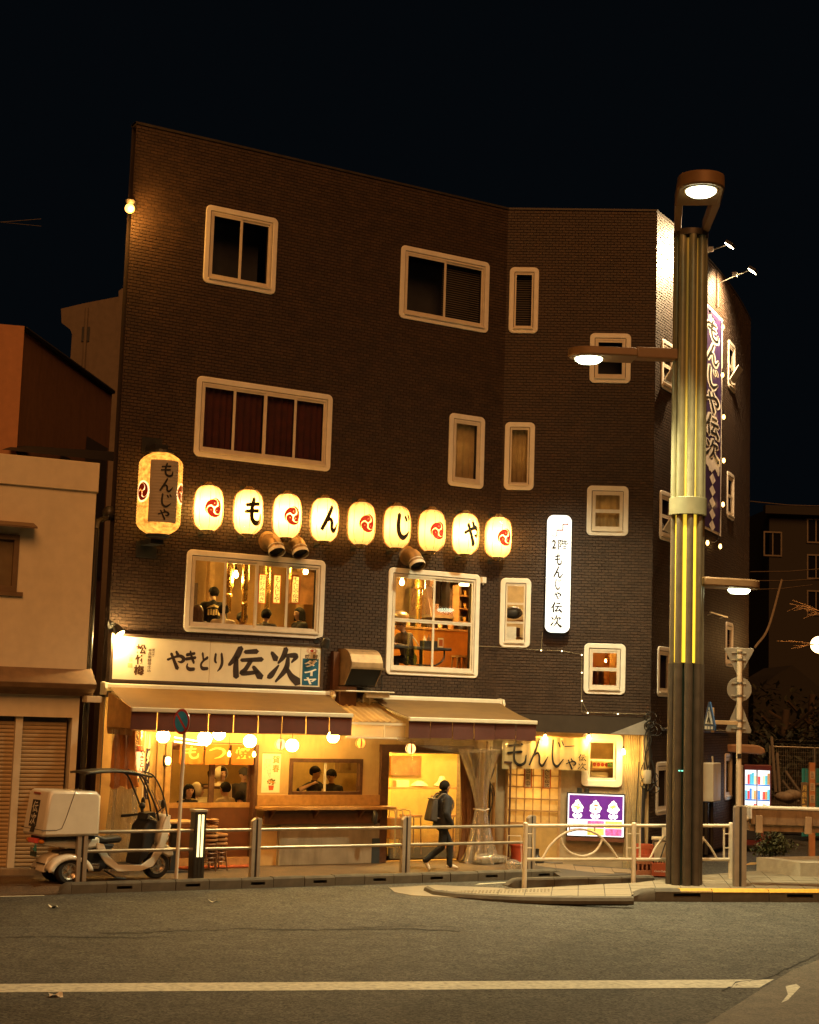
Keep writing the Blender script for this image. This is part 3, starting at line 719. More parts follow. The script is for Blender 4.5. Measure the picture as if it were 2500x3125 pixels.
class CF_:                                       # little frame for facade C windows
    def __init__(s, s0): 
        p, h = c_pt(s0); s.o = p; s.ang = h; s.s0 = s0; s.x = Vector((cos(h),sin(h),0)); s.y = Vector((-sin(h),cos(h),0))
    def W(s, u, y, z): return s.o+s.x*(u-s.s0)+s.y*y+Vector((0,0,z))
AMB = M('amber_blind', (.5,.25,.06), .8, trans=.3)
for k, r in WC.items():
    f = CF_(r[0]); ww = window(f, r, 1, rows=2 if k[1] in '34' else 1, t=.1)
    if k in ('L4','R4','L3'):                    # tilted-out awning sash
        b = MB(); w, h = r[1]-r[0], r[3]-r[2]; R = Matrix.Rotation(radians(32),3,'X')
        b.obox((w/2,-.13,h*.34), (w/2-.15,.012,h*.17), R); b.build('open_sash', SURR, ww)
# lit rooms on the second floor: one dining room behind A and B
WALLI = M('dining_room_wall', (.36,.21,.08), .75, var=.3, scale=2, stain=.6, sscale=(.6,.6,.3), scol=(.22,.12,.04))
CEILI = M('dining_room_ceiling', (.10,.06,.03), .8, var=.2)
ORANGE = M('orange_panel', (.58,.24,.04), .55, var=.1)
def room(fr, u0, u1, y0, y1, z0, z1, wm, cm, fm):
    ul = max(u0+.58*y1, -8.28+.72*y1) if fr is FA else u0; ur = u1+.58*y1 if fr is FA else u1     # side walls follow the wedge of the plan
    b = MB(); b.quad((ul,y1,z0),(ur,y1,z0),(ur,y1,z1),(ul,y1,z1)); b.quad((u0,y0,z0),(ul,y1,z0),(ul,y1,z1),(u0,y0,z1)); b.quad((u1,y0,z0),(u1,y0,z1),(ur,y1,z1),(ur,y1,z0))
    b.build('interior_wall', wm, rest, fr.o, fr.ang)
    b = MB(); b.quad((u0,y0,z1),(ul,y1,z1),(ur,y1,z1),(u1,y0,z1)); b.build('interior_ceiling', cm, rest, fr.o, fr.ang)
    b = MB(); b.quad((u0,y0,z0),(u1,y0,z0),(ur,y1,z0),(ul,y1,z0)); b.build('interior_floor', fm, rest, fr.o, fr.ang)
room(FA, -8.1, -3.45, .21, 4.2, 3.3, 5.95, WALLI, CEILI, WOODD)
room(FA, -3.4, -.55, .21, 4.0, 3.1, 5.85, M('kitchen_room_wall', (.45,.30,.13), .7, stain=.3), CEILI, WOODD)
room(FB, .12, .95, .21, 2.2, 3.3, 5.8, M('stair_room_wall', (.55,.42,.22), .7), CEILI, WOODD)
room(FB, 1.5, 2.9, .21, 2.0, 3.0, 4.7, ORANGE, ORANGE, WOODD)
# ground floor closing wall between A and C behind the shop
# ------------------------------------------------------------------ shop front on the ground floor
AMBW = M('amber_plaster', (.56,.39,.18), .8, var=.12, scale=3, bump=.3, bscale=90, stain=.4, sscale=(1,1,.25), scol=(.26,.16,.07))
BASE = M('shop_base_concrete', (.30,.27,.21), .85, var=.2, scale=3, bump=.4, bscale=70, stain=.6, sscale=(1.4,1.4,.3), scol=(.13,.11,.08))
BROWN = M('brown_panel', (.13,.05,.022), .55, var=.15)
WOODP = M('light_wood_post', (.40,.24,.10), .55, var=.25, scale=10, stain=.3, sscale=(8,8,.4))
APRON = M('counter_apron_wood', (.16,.07,.03), .5, var=.25, scale=8)
def part(name, mt, fr, fn, parent=None, bev=0, smooth=0, **k):
    b = MB(); fn(b); return b.build(name, mt, parent or rest, fr.o, fr.ang, bev=bev, smooth=smooth, **k) if (parent or rest) is rest else b.build(name, mt, parent, bev=bev, smooth=smooth, **k)
SH = [(-7.15,-5.42,.02,2.10),(-4.68,-3.18,1.27,1.90),(-2.62,-.94,.02,2.06)]
wall(-8.35, UE, -.02, 2.92, SH, .14, AMBW, rest, FA.o, FA.ang, 'shopfront_wall', y0=.06)
part('pillar', WOODD, FA, lambda b: b.box(-2.79,-2.62,-.02,.2,0,2.2), bev=.006)
part('pillar', WOODD, FA, lambda b: b.box(-.94,-.80,-.02,.2,0,2.2), bev=.006)
part('lintel', WOODD, FA, lambda b: b.box(-2.8,-.7,-.03,.19,2.06,2.2), bev=.006)
for u in (-7.32,-7.16): part('door_post', WOODP, FA, lambda b: b.box(u,u+.11,.0,.2,0,2.18), bev=.005)
part('door_post', WOODD, FA, lambda b: b.box(-5.43,-5.36,.0,.2,0,2.15), bev=.005)
part('lintel', WOODD, FA, lambda b: b.box(-7.05,-5.43,.03,.2,2.1,2.18), bev=.005)
# sliding shop doors: brown lower panels, wooden rail, glass above
for i, (u0, u1) in enumerate(((-7.05,-6.22),(-6.20,-5.44))):
    y = .10+.04*i
    b = MB(); b.box(u0,u1,y,y+.035,.16,1.03); d = b.build('sliding_door', BROWN, rest, FA.o, FA.ang, bev=.004)
    b = MB(); b.box(u0,u1,y-.012,y+.045,1.03,1.12); b.build('rail', WOODM, d)
    b = MB(); b.box(u0,u0+.05,y-.008,y+.04,1.12,2.1); b.box(u1-.05,u1,y-.008,y+.04,1.12,2.1); b.box(u0+.05,u1-.05,y-.008,y+.04,2.04,2.1); b.build('stile', WOODD, d)
    b = MB(); b.quad((u0+.05,y+.01,1.12),(u1-.05,y+.01,1.12),(u1-.05,y+.01,2.04),(u0+.05,y+.01,2.04)); b.build('pane', GLASS, d)
part('door_sill', M('worn_red_mat', (.40,.09,.03), .8, stain=.4), FA, lambda b: b.box(-7.1,-5.4,-.25,.2,.012,.03))
part('threshold', WOODP, FA, lambda b: b.box(-7.1,-5.4,.04,.2,.03,.16))
# kitchen window
b = MB(); rect_frame(b, -4.70,-3.16,1.25,1.92,.07,.03,.15); kw = b.build('kitchen_window', WOODD, rest, FA.o, FA.ang, bev=.004)
b = MB(); b.box(-3.96,-3.92,.07,.10,1.32,1.85); b.build('mullion', SASH, kw)
for a, c in ((-4.63,-3.96),(-3.92,-3.23)):
    b = MB(); b.quad((a,.09,1.32),(c,.09,1.32),(c,.09,1.85),(a,.09,1.85)); b.build('pane', GLASS, kw)
# standing counter under the kitchen window
ct = empty('counter_shelf', FA.W(-4.05,0,0), FA.ang, label='long yellow wooden counter shelf under the kitchen window of the brick restaurant', cat='counter')
def cpart(n, mt, f, **k):
    b = MB(); f(b); return b.build(n, mt, ct, **k)
cpart('back_board', WOODM, lambda b: b.box(-1.3,1.28,.0,.055,1.07,1.26), bev=.005)
cpart('shelf_board', WOODM, lambda b: b.box(-1.34,1.42,-.36,.0,1.01,1.065), bev=.006)
cpart('apron_board', APRON, lambda b: b.prism([(-1.2,.98),(1.26,.98),(1.26,.86),(1.12,.74),(-1.2,.74)], -.10,-.06), bev=.004)
for x in (-1.1,-.2,.75): cpart('bracket', APRON, lambda b: b.prism([(-.30,1.005),(.0,1.005),(0,.76)], x, x+.04, plane='yz'))
cpart('rail_batten', WOODD, lambda b: b.box(-1.0,1.1,-.115,-.10,.93,.965))
part('base_wall', BASE, FA, lambda b: b.box(-4.9,-2.80,-.05,.06,0,.74), bev=.01)
part('corner_strip', M('dark_blue_strip', (.03,.045,.06), .6), FA, lambda b: b.box(-2.96,-2.79,-.056,-.05,0,.46))
b = MB(); b.tube([(0,0,0),(.02,-.02,-.06),(.0,-.03,-.17),(.03,-.03,-.24)], [.03,.05,.055,.03], 8); b.build('hanging_torch', BLACK, None, FA.W(-3.12,-.38,.99), smooth=50, label='black torch hanging from the front edge of the wooden counter shelf', cat='torch')
# shop interior
WI = M('shop_interior_wall', (.58,.38,.13), .75, var=.2, scale=2.2, stain=.4, sscale=(.8,.8,.4), scol=(.24,.13,.04))
room(FA, -8.0, -5.0, .22, 3.6, .0, 2.7, WI, WI, WOODD)
room(FA, -4.95, -2.85, .22, 2.2, .0, 2.7, M('kitchen_wall', (.62,.46,.2), .6, var=.15, stain=.3), WI, WOODD)
room(FA, -2.8, -.5, .22, 2.8, .0, 2.7, M('entrance_wall', (.76,.58,.20), .6, var=.1, stain=.2), WI, M('entrance_floor', (.40,.12,.05), .7))
# --- ground floor of facade B, set back under the overhang
CORR = M('corrugated_sheet', (.42,.34,.2), .6, var=.15, stain=.35, sscale=(5,5,.25), scol=(.22,.16,.08))
SB = .32; ZS = 2.52                              # height of the overhang's underside
part('overhang_fascia', M('fascia_board', (.034,.024,.016), .6, var=.2, stain=.3), FB, lambda b: b.box(.0,UB,-.03,.0,ZS,2.86))
part('overhang_soffit', AMBW, FB, lambda b: b.quad((0,-.03,ZS),(UB,-.03,ZS),(UB,SB+.2,ZS),(0,SB+.2,ZS)))
part('corner_soffit', M('pale_soffit', (.30,.28,.25), .7), FB, lambda b: b.prism([(UB-.78,ZS+.003),(UB-.005,ZS+.003),(UB-.005,2.85)], -.042,-.031))
r = (1.72,2.50,1.30,2.19); r1 = FB.px(1773,2399,-SB); r2 = FB.px(1901,2240,-SB); WB1 = (r1.x,r2.x,r1.z,min(r2.z,ZS-.005))
dl = FB.px(1537,2600,-SB).x; dr = FB.px(1708,2600,-SB).x
h1 = hole(WB1,.13)
wall(-.3, UB-.05, -.15, ZS, [h1,(dl,dr,-.1,1.95)], .12, M('side_plaster', (.34,.27,.17), .8, var=.15, bump=.3, stain=.5, sscale=(1,1,.3), scol=(.2,.15,.09)), rest, FB.o, FB.ang, 'shopfront_wall', y0=SB)
b = MB(); x = WB1[1]+.05; n = 0
b.grid(lambda u, v: (WB1[1]+.04+(UB-.06-WB1[1]-.04)*u, SB-.014-.010*sin(u*2*pi*9), -.14+(ZS+.13)*v), 90, 1); b.build('corrugated_cladding', CORR, rest, FB.o, FB.ang, smooth=60)
part('end_wall', M('end_pier', (.46,.36,.2), .7, stain=.4, sscale=(2,2,.3)), FB, lambda b: b.box(UB-.13,UB-.005,-.02,SB+.1,-.15,ZS-.004), bev=.006)
# ground floor window in a rounded surround
w, hh = WB1[1]-WB1[0], WB1[3]-WB1[2]
b = MB(); ring_frame(b, rrect(0,w,0,hh,.09), rrect(.13,w-.13,.13,hh-.13,.02), -.05, 0); gs = b.build('window', SURR, rest, FB.W(WB1[0],SB,WB1[2]), FB.ang, smooth=35, bev=.01)
b = MB(); rect_frame(b,.13,w-.13,.13,hh-.13,.045,.0,.06); b.box(.17,w-.17,.0,.05,hh*.5-.02,hh*.5+.02); b.build('frame', M('white_sash', (.7,.66,.55), .5), gs)
b = MB(); b.quad((.15,.04,.15),(w-.15,.04,.15),(w-.15,.04,hh-.15),(.15,.04,hh-.15)); b.build('pane', GLASS, gs)
room(FB, WB1[0]-.02, WB1[1]+.1, SB+.13, SB+.75, 1.2, ZS, M('shelf_recess', (.5,.33,.12), .7), AMBW, WOODM)
bx = empty('tomato_box', FB.W((WB1[0]+WB1[1])/2+.02, SB+.3, WB1[2]+.36), FB.ang, label='printed cardboard tomato box on the sill behind the ground floor window', cat='box')
b = MB(); b.box(-.2,.22,-.05,.15,0,.13); b.build('box', M('printed_card', (.72,.58,.22), .7), bx)
b = MB()
for i in range(4): b.add([(-.15+.1*i*.8+.038*cos(2*pi*k/12),-.052,.065+.04*sin(2*pi*k/12)) for k in range(12)], [tuple(range(12))], 0)
b.build('tomato_print', M('tomato_red', (.5,.06,.02), .6), bx)
b = MB(); b.box(.11,.21,-.053,-.051,.03,.11); b.build('green_panel', M('print_green', (.1,.28,.06), .6), bx)
b = MB(); htext(b,'トマト',.112,.208,.045,.095,-.0535, bold=.02); b.build('lettering', M('print_yellow', (.8,.7,.2), .6), bx)
b = MB(); b.box(WB1[0]+.15,WB1[1]-.15,SB+.2,SB+.5,WB1[2]+.325,WB1[2]+.355); b.build('shelf', WOODM, rest, FB.o, FB.ang)
b = MB(); b.box(-.2,.15,-.05,.12,0,.11); b.build('egg_tray', M('egg_tray_card', (.6,.5,.3), .8), None, FB.W((WB1[0]+WB1[1])/2, SB+.32, WB1[2]+.17), FB.ang, bev=.02, label='pale tray lying below the tomato box behind the ground floor window', cat='tray')
# shoji door: lattice over paper, lower panel
W_ = dr-dl
door = MB(); door.box(dl,dl+.06,SB-.02,SB+.06,-.1,1.95); door.box(dr-.05,dr,SB-.02,SB+.06,-.1,1.95); door.box(dl+.06,dr-.05,SB-.02,SB+.06,1.88,1.95); dfo = door.build('lattice_door', WOODP, rest, FB.o, FB.ang, bev=.004)
b = MB(); b.quad((dl+.06,SB+.045,.72),(dr-.05,SB+.045,.72),(dr-.05,SB+.045,1.88),(dl+.06,SB+.045,1.88)); b.build('paper', M('door_paper', (.75,.56,.25), .8, trans=.5), dfo)
b = MB(); b.box(dl+.06,dr-.05,SB+.0,SB+.05,-.08,.68); b.build('lower_panel', M('door_panel_amber', (.42,.28,.10), .6, stain=.3), dfo)
b = MB(); b.box(dl+.06,dr-.05,SB-.01,SB+.055,.68,.73); b.build('rail', WOODM, dfo)
for i in range(1,6):
    x = dl+.06+(W_-.11)*i/6; b = MB(); b.box(x-.012,x+.012,SB+.012,SB+.04,.73,1.88); b.build('lattice_bar', WOODM, dfo)
for i in range(1,5):
    z = .73+1.15*i/5; b = MB(); b.box(dl+.06,dr-.05,SB+.0,SB+.03,z-.013,z+.013); b.build('lattice_bar', WOODM, dfo)
light('room_lamp', FB.W((dl+dr)/2,SB+.6,1.4), 40, (1,.55,.16))
part('door_step', M('step_concrete', (.3,.25,.18), .85, stain=.4), FB, lambda b: b.box(dl-.3,dr+.05,SB-.28,SB,-.15,.06), bev=.01)
# lights of the shop (lamps that hang out of sight under the ceilings)
WARM = (1,.58,.12)
light('room_lamp', FA.W(-6.0,1.5,2.5), 75, WARM, .12); light('room_lamp', FA.W(-3.4,1.2,2.5), 45, WARM, .12); light('room_lamp', FA.W(-1.2,1.3,2.5), 380, (1,.62,.14), .12)
light('room_lamp', FB.W((WB1[0]+WB1[1])/2,SB+.25,2.15), 3, WARM, .05)

# ------------------------------------------------------------------ awnings
AWN = M('tan_awning_fabric', (.145,.082,.026), .8, var=.12, scale=2.5, trans=.2, stain=.3, sscale=(.6,2,1), scol=(.22,.13,.05))
VAL = M('maroon_valance', (.085,.026,.02), .75, var=.12, trans=.06)
RAILW = M('cream_aluminium', (.72,.66,.52), .4, metal=.2, var=.06)
def awning(name, u0, u1, v0, v1, zh, zb, wf, npan, label):
    r = empty(name, FA.W((u0+u1)/2,0,0), FA.ang, label=label, cat='awning', group='fabric awnings over the shop front'); c = (u0+u1)/2
    def P(n, mt, f, **k):
        b = MB(); f(b); return b.build(n, mt, r, **k)
    P('housing', RAILW, lambda b: b.prism([(-.02,zh-.07),(-.13,zh-.09),(-.2,zh-.04),(-.19,zh+.03),(-.1,zh+.05),(-.02,zh+.04)], u0-c, u1-c, plane='yz'), bev=.008)
    for s, x in ((-1,u0),(1,u1)): P('end_cap', RAILW, lambda b: b.prism([(-.01,zh-.16),(-.2,zh-.16),(-.26,zh-.05),(-.22,zh+.045),(-.1,zh+.065),(-.01,zh+.055)], x-c-.025, x-c+.025, plane='yz'), bev=.008)
    def sag(u, v): 
        x0, x1 = u0+.08-c, u1-.08-c; y0, y1 = v0+.02-c, v1-.02-c
        return ((x0+(x1-x0)*u)*(1-v)+(y0+(y1-y0)*u)*v, -.18-(wf-.18)*v, (zh-.02)*(1-v)+(zb+.02)*v-.035*sin(pi*v)*(.8+.2*sin(u*9)))
    P('canopy', AWN, lambda b: b.grid(sag, 24, 8), smooth=60)
    P('front_bar', RAILW, lambda b: b.box(v0-c,v1-c,-wf-.04,-wf+.03,zb-.035,zb+.04), bev=.012)
    w = (v1-v0)/npan
    for i in range(npan):
        a, d = v0-c+w*i+.008, v0-c+w*(i+1)-.008; ph = random.random()*6
        P('valance_panel', VAL, lambda b: b.grid(lambda u, v: (a+(d-a)*u, -wf-.0+.012*sin(u*3+ph)*(1-v)+.01*(1-v)*sin(ph), zb-.34+.01*sin(ph)*(1-v)+.31*v), 5, 3), smooth=60)
        P('hem', AWN, lambda b: b.box(a,d,-wf-.006+.012*sin(ph)*.4,-wf+.012,zb-.352,zb-.338))
    for k, (x, y) in enumerate(((u0+.15,v0+.25),(u1-.15,v1-.25))):
        P('arm', RAILW, lambda b: b.tube([(x-c,-.1,zh-.12),((x*.35+y*.65)-c+(.35 if k == 0 else -.35),-wf*.5,zb-.02),(y-c,-wf,zb-.01)], .022, 8))
    return r
aw1 = awning('awning', -8.42,-3.98,-8.34,-4.14,3.12,2.73,1.22,9,'wide tan awning with maroon valance under the long cream signboard')
aw2 = awning('awning', -3.22,-.16,-2.98,-.10,3.08,2.70,1.25,6,'shorter tan awning with maroon valance over the shop entrance')
# left side curtain of the wide awning: cloth gusset, clear vinyl gathered below
sc = empty('side_curtain', FA.W(-8.3,-.6,0), FA.ang, label='gathered clear vinyl side curtain with orange cloth top at left end of the wide awning', cat='curtain')
b = MB(); b.prism([(-.6,2.42),(.52,2.42),(.52,3.0),(-.6,2.74)], -.012, 0, plane='yz'); b.build('cloth_gusset', M('orange_gusset', (.52,.33,.13), .8, trans=.35), sc)
b = MB(); b.grid(lambda u, v: (.02+.03*sin(u*23)*(.3+v), -.58+1.1*u, 2.30+.12*v), 24, 2); b.build('scalloped_hem', M('gusset_hem', (.3,.18,.08), .8), sc)
def bundle(w0, waist, w1, z0, zw, z1, folds, ph=0, d=.35):
    def f(u, v):
        z = z0+(z1-z0)*v; k = (zw-z0)/(z1-z0)
        if v < k: t = v/k; w = w1+(waist-w1)*t**.7
        else: t = (v-k)/(1-k); w = waist+(w0-waist)*t**1.6
        a = 2*pi*u; rr = 1+.22*sin(folds*a+ph+3*v)+.1*sin((folds*2+1)*a)
        return (w/2*cos(a)*rr, w/2*d*1.2*sin(a)*rr, z+.03*sin(5*a)*(1-v))
    return f
b = MB(); b.grid(bundle(.42,.36,.60,.03,1.45,2.38,7,0,.8), 72, 30); b.v = [(p[0]+.22,p[1]+.15,p[2]) for p in b.v]; b.build('clear_vinyl', VINYL, sc, smooth=80)
b = MB(); b.grid(bundle(.36,.40,.44,1.42,1.5,2.38,6,1,.8), 60, 12); b.v = [(p[0]+.22,p[1]+.15,p[2]) for p in b.v]; b.build('orange_cloth', M('orange_curtain', (.45,.19,.05), .7, trans=.4), sc, smooth=80)
# entrance curtains
ec = empty('entrance_curtain', FA.W(-1.78,-.1,0), FA.ang, label='clear vinyl curtain hanging across the lit shop entrance', cat='curtain')
b = MB(); b.grid(lambda u, v: (-.82+1.62*u, .03*sin(u*31+1.2*v)*(1-.3*v)+.02*sin(u*13), .08+1.97*v), 90, 6); b.build('vinyl_sheet', VINYLT, ec, smooth=80)
b = MB(); b.tube([(-.86,0,2.06),(.9,0,2.06)], .014, 8); b.build('curtain_rod', STEEL, ec)
rcx = FA.px(1474,2440,.55).x
rc = empty('tied_curtain', FA.W(rcx,-.50,0), FA.ang, label='clear vinyl curtain tied at the waist right of the entrance', cat='curtain')
b = MB(); b.grid(bundle(.72,.20,.66,.04,1.02,2.16,8,.5,.7), 88, 34); b.v = [(p[0]-.1*max(0,(p[2]-1.1)),p[1],p[2]) for p in b.v]; b.build('clear_vinyl', VINYL, rc, smooth=80)
b = MB(); b.tube([(-.12,-.09,1.02),(0,-.13,1.0),(.12,-.09,1.03),(.12,.09,1.03),(-.12,.09,1.02)], .012, 6, closed=True); b.build('tie', WHITE, rc)
# swag of vinyl along the awning front above the entrance
b = MB(); b.grid(lambda u, v: (-1.6+3.0*u, -.0+.03*sin(u*17), -.02-.22*sin(pi*u)*(1-v)**1.2*1.0-.06*(1-v)), 40, 5); b.build('vinyl_swag', VINYL, None, FA.W(-1.55,-1.15,2.40), FA.ang, smooth=80, label='clear vinyl roll slung under the valance of the entrance awning', cat='vinyl roll')
bc = empty('brown_curtain', FA.W(FA.px(1438,2440,.25).x,-.22,0), FA.ang, label='brown cloth curtain drawn to the right side of the entrance', cat='curtain')
b = MB(); b.grid(bundle(.42,.30,.46,.05,.7,2.1,6,0,.4), 60, 16); b.build('cloth', M('brown_curtain_cloth', (.16,.075,.03), .85, trans=.1), bc, smooth=80)
# small sheet roof and glazed screen between the awnings
sr = empty('lean_to_screen', FA.W(-3.55,0,0), FA.ang, label='small translucent sheet roof between the two awnings with a lit panel below', cat='roof')
b = MB(); b.grid(lambda u, v: (-.62+1.2*u, -.12-.95*v, 2.98-.34*v+.012*sin(u*60)), 60, 2); b.build('corrugated_sheet', M('translucent_sheet', (.34,.23,.10), .5, trans=.5), sr, smooth=60)
b = MB(); b.box(-.62,.62,-1.09,-1.05,2.58,2.62); b.box(-.62,.62,-1.09,-1.05,2.33,2.36); b.box(.16,.18,-1.08,-1.06,2.36,2.58); b.build('frame', RAILW, sr)
b = MB(); b.quad((-.62,-1.065,2.36),(.62,-1.065,2.36),(.62,-1.065,2.58),(-.62,-1.065,2.58)); b.build('panel', G('frosted_panel', tint=(1,.9,.7), gl=.1, rough=.2, opac=.45), sr)
# ------------------------------------------------------------------ ball lanterns under the awnings
PAPW = E('white_paper_lantern', (1,.56,.12), 95, var=.12); PAPR = E('orange_paper_lantern', (1,.36,.05), 1.6, var=.15); PAPS = E('dim_paper_lantern', (1,.5,.15), 3.2, var=.15)
RIBR = M('red_lantern_stripe', (.5,.09,.03), .7)
def ball(px, py, r, mt, label, striped=False, w=.62):
    p = FA.px(px, py, w); root = empty('paper_lantern', FA.W(*p), FA.ang, label=label, cat='lantern', group='round paper lanterns under the awnings')
    b = MB(); n, k = 24, 18; prof = []
    for i in range(k*2+1):
        t = pi*(.06+.88*i/(k*2)); prof.append((r*sin(t)*(1-.012*(i % 2)), -r*.98*cos(t)))
    b.lathe(prof, n); b.build('shade', mt, root, smooth=25)
    b = MB(); b.lathe([(r*.26,r*.9),(r*.3,r*.93),(r*.3,r*1.04),(r*.22,r*1.06)], 16); b.lathe([(r*.22,-r*1.04),(r*.3,-r*1.02),(r*.3,-r*.93),(r*.26,-r*.9)], 16); b.build('rim', BLACK, root)
    b = MB(); b.tube([(0,0,r*1.05),(0,0,max(r*1.3,2.62-p.z))], .005, 5); b.build('cord', BLACK, root)
    if striped:
        for q in range(6):
            a0 = 2*pi*q/6; b = MB(); b.grid(lambda u, v: (lambda t, a: ((r+.003)*sin(t)*cos(a), (r+.003)*sin(t)*sin(a), -r*.985*cos(t)))(pi*(.08+.84*v), a0+.28*u), 2, 12); b.build('red_stripe', RIBR, root)
ball(498,2247,.115,PAPW,'bright white paper lantern under the left end of the wide awning')
ball(625,2254,.125,PAPW,'bright white paper lantern just right of the no parking sign')
ball(669,2240,.11,PAPW,'white paper lantern half hidden by the valance above the orange shop curtain')
ball(763,2262,.115,PAPW,'bright white paper lantern above the right end of the orange shop curtain')
ball(856,2271,.10,PAPS,'dimmer striped paper lantern above the new year poster',True)
ball(892,2275,.115,PAPW,'bright white paper lantern touching the dim striped one above the poster')
ball(1017,2249,.11,PAPW,'white paper lantern half hidden by the valance over the kitchen window')
ball(1101,2268,.095,PAPR,'unlit orange striped paper lantern right of the kitchen window',True)  # faint glow comes from the shade's own emission
ball(1254,2285,.10,PAPS,'striped paper lantern hanging over the shop entrance',True,.45)
# pendant bulbs by the orange curtain, wall lantern, fluorescent tubes
BULB = E('warm_bulb', (1,.55,.16), 40); TUBE = E('warm_tube', (1,.62,.25), 14)
def bulb(p, label, r=.035, cordz=.25, name='pendant_bulb', group=None):
    root = empty(name, p, 0, label=label, cat='light bulb', group=group)
    b = MB(); b.lathe([(.004,-r*1.2),(r*.7,-r),(r,-r*.2),(r*.85,r*.5),(r*.45,r*1.2),(r*.42,r*1.6)], 12); b.build('bulb', BULB, root, smooth=60)
    b = MB(); b.lathe([(r*.5,r*1.6),(r*.55,r*2.6),(r*.3,r*3)], 10); b.build('socket', BLACK, root)
    b = MB(); b.tube([(0,0,r*3),(0,0,r*3+cordz)], .005, 5); b.build('cord', BLACK, root); return root
bulb(FA.W(*FA.px(699,2302,.12)), 'bare bulb hanging between the second and third panel of the orange shop curtain', cordz=.2)
bulb(FA.W(*FA.px(775,2303,.12)), 'bare bulb hanging at the right end of the orange shop curtain', cordz=.2)
wl = empty('wall_lantern', FA.W(*FA.px(513,2322,.08)), FA.ang, label='small lit wall lantern on the amber plaster left of the shop door', cat='wall lamp')
b = MB(); b.lathe([(.03,-.07),(.055,-.02),(.05,.05),(.02,.07)], 8); b.build('glass', E('wall_lantern_glass', (1,.55,.15), 14), wl)
b = MB(); b.box(-.04,.04,.03,.13,-.09,.09); b.build('bracket', BLACK, wl)
for k in range(2):
    a = FA.px(532,2250+13*k,.30); c = FA.px(632,2267+9*k,.30)
    b = MB(); b.cyl((0,0,0), (c-a), .011, n=8); b.build('fluorescent_tube', TUBE, None, FA.W(*a), FA.ang, label=('upper','lower')[k]+' thin fluorescent tube glowing behind the no parking sign', cat='tube light')
# noren with three panels
nr = empty('shop_curtain', FA.W(*FA.px(660,2270,.10)), FA.ang, label='orange split shop curtain with three yellow characters over the sliding doors', cat='shop curtain')
NOR = M('orange_noren', (.62,.20,.03), .8, var=.1, trans=.45); NOY = M('noren_yellow', (.85,.62,.16), .8, trans=.3)
pu = [FA.px(x,2300,.10).x for x in (547,620,625,697,706,773)]; cu = FA.px(660,2270,.10)
zt = FA.px(660,2273,.10).z-cu.z; zb_ = FA.px(660,2333,.10).z-cu.z
for i, ch in enumerate('もつ焼'):
    a, d = pu[2*i]-cu.x, pu[2*i+1]-cu.x
    yy = lambda x, z: -.02+.022*sin(x*14+i)*(1-(z-zb_)/(zt-zb_))
    b = MB(); b.grid(lambda u, v: (a+(d-a)*u, yy(a+(d-a)*u, zb_+(zt-zb_)*v), zb_+(zt-zb_)*v), 12, 5); pn = b.build('cloth_panel', NOR, nr, smooth=70)
    b = MB(); w = (d-a); put(b, ch, lambda x, y: (a+w*(.16+.68*x), yy(a+w*(.16+.68*x), zb_+.1+(zt-zb_-.13)*y)-.006, zb_+.1+(zt-zb_-.13)*y), wmul=1.25, bold=.03); b.build('lettering', NOY, pn)
b = MB(); b.tube([(pu[0]-cu.x-.05,0,zt+.01),(pu[5]-cu.x+.05,0,zt+.01)], .012, 8); b.build('rod', WOODM, nr)
# new year poster
p0 = FA.px(797,2419,-.05); p1 = FA.px(858,2299,-.05); pw, ph = p1.x-p0.x, p1.z-p0.z
po = empty('poster', FA.W(p0.x,.055,p0.z), FA.ang, label='tall white new year poster with orange writing and a flower arrangement beside the kitchen window', cat='poster')
b = MB(); b.box(0,pw,-.004,0,0,ph); b.build('sheet', M('poster_paper', (.8,.76,.6), .7, var=.05), po)
b = MB(); b.box(-.005,pw+.005,-.012,-.0045,ph-.01,ph+.012); b.build('hanger', WOODM, po)
OCH = M('poster_orange', (.55,.22,.04), .7); b = MB(); vtext(b,'賀春',pw*.55,pw*.95,ph*.5,ph*.95,-.0065,bold=.02); b.build('lettering', OCH, po)
b = MB()
for c, (t) in enumerate(('謹んで新春の','お慶びを','申し上げます','本年も宜しく','お願い')): vtext(b,t,pw*(.42-.075*c),pw*(.465-.075*c),ph*(.36+.05*c),ph*.86,-.0065,font=True)
b.build('fine_print', M('poster_ink', (.08,.06,.04), .7), po)
b = MB()
for i in range(34):
    a = random.uniform(0,2*pi); q = random.random()**.5; b.sphere((pw*.52+.085*q*cos(a), -.008, ph*.27+.05*q*sin(a)), random.uniform(.01,.02), 6, 4, i % 2, (1,.2,1))
b.build('flower_print', [OCH, M('poster_green', (.14,.16,.04), .7)], po)
b = MB(); b.prism([(pw*.42,ph*.06),(pw*.64,ph*.06),(pw*.68,ph*.18),(pw*.38,ph*.18)], -.0075,-.005); b.build('pot_print', M('poster_red', (.45,.08,.02), .7), po)

light('panel_lamp', FA.W(-3.4,-.75,2.5), 8, (1,.55,.16), .05)
# ------------------------------------------------------------------ signs, lanterns and fittings on the walls
INK = M('sign_ink', (.035,.02,.014), .6); INKB = M('black_ink', (.012,.01,.009), .5); RED = M('crest_red', (.50,.035,.02), .6)
def pj(P):
    d = P-CP; z = d.dot(FW); return 1250+CF*d.dot(RT)/z, 1562.5-CF*d.dot(UP)/z
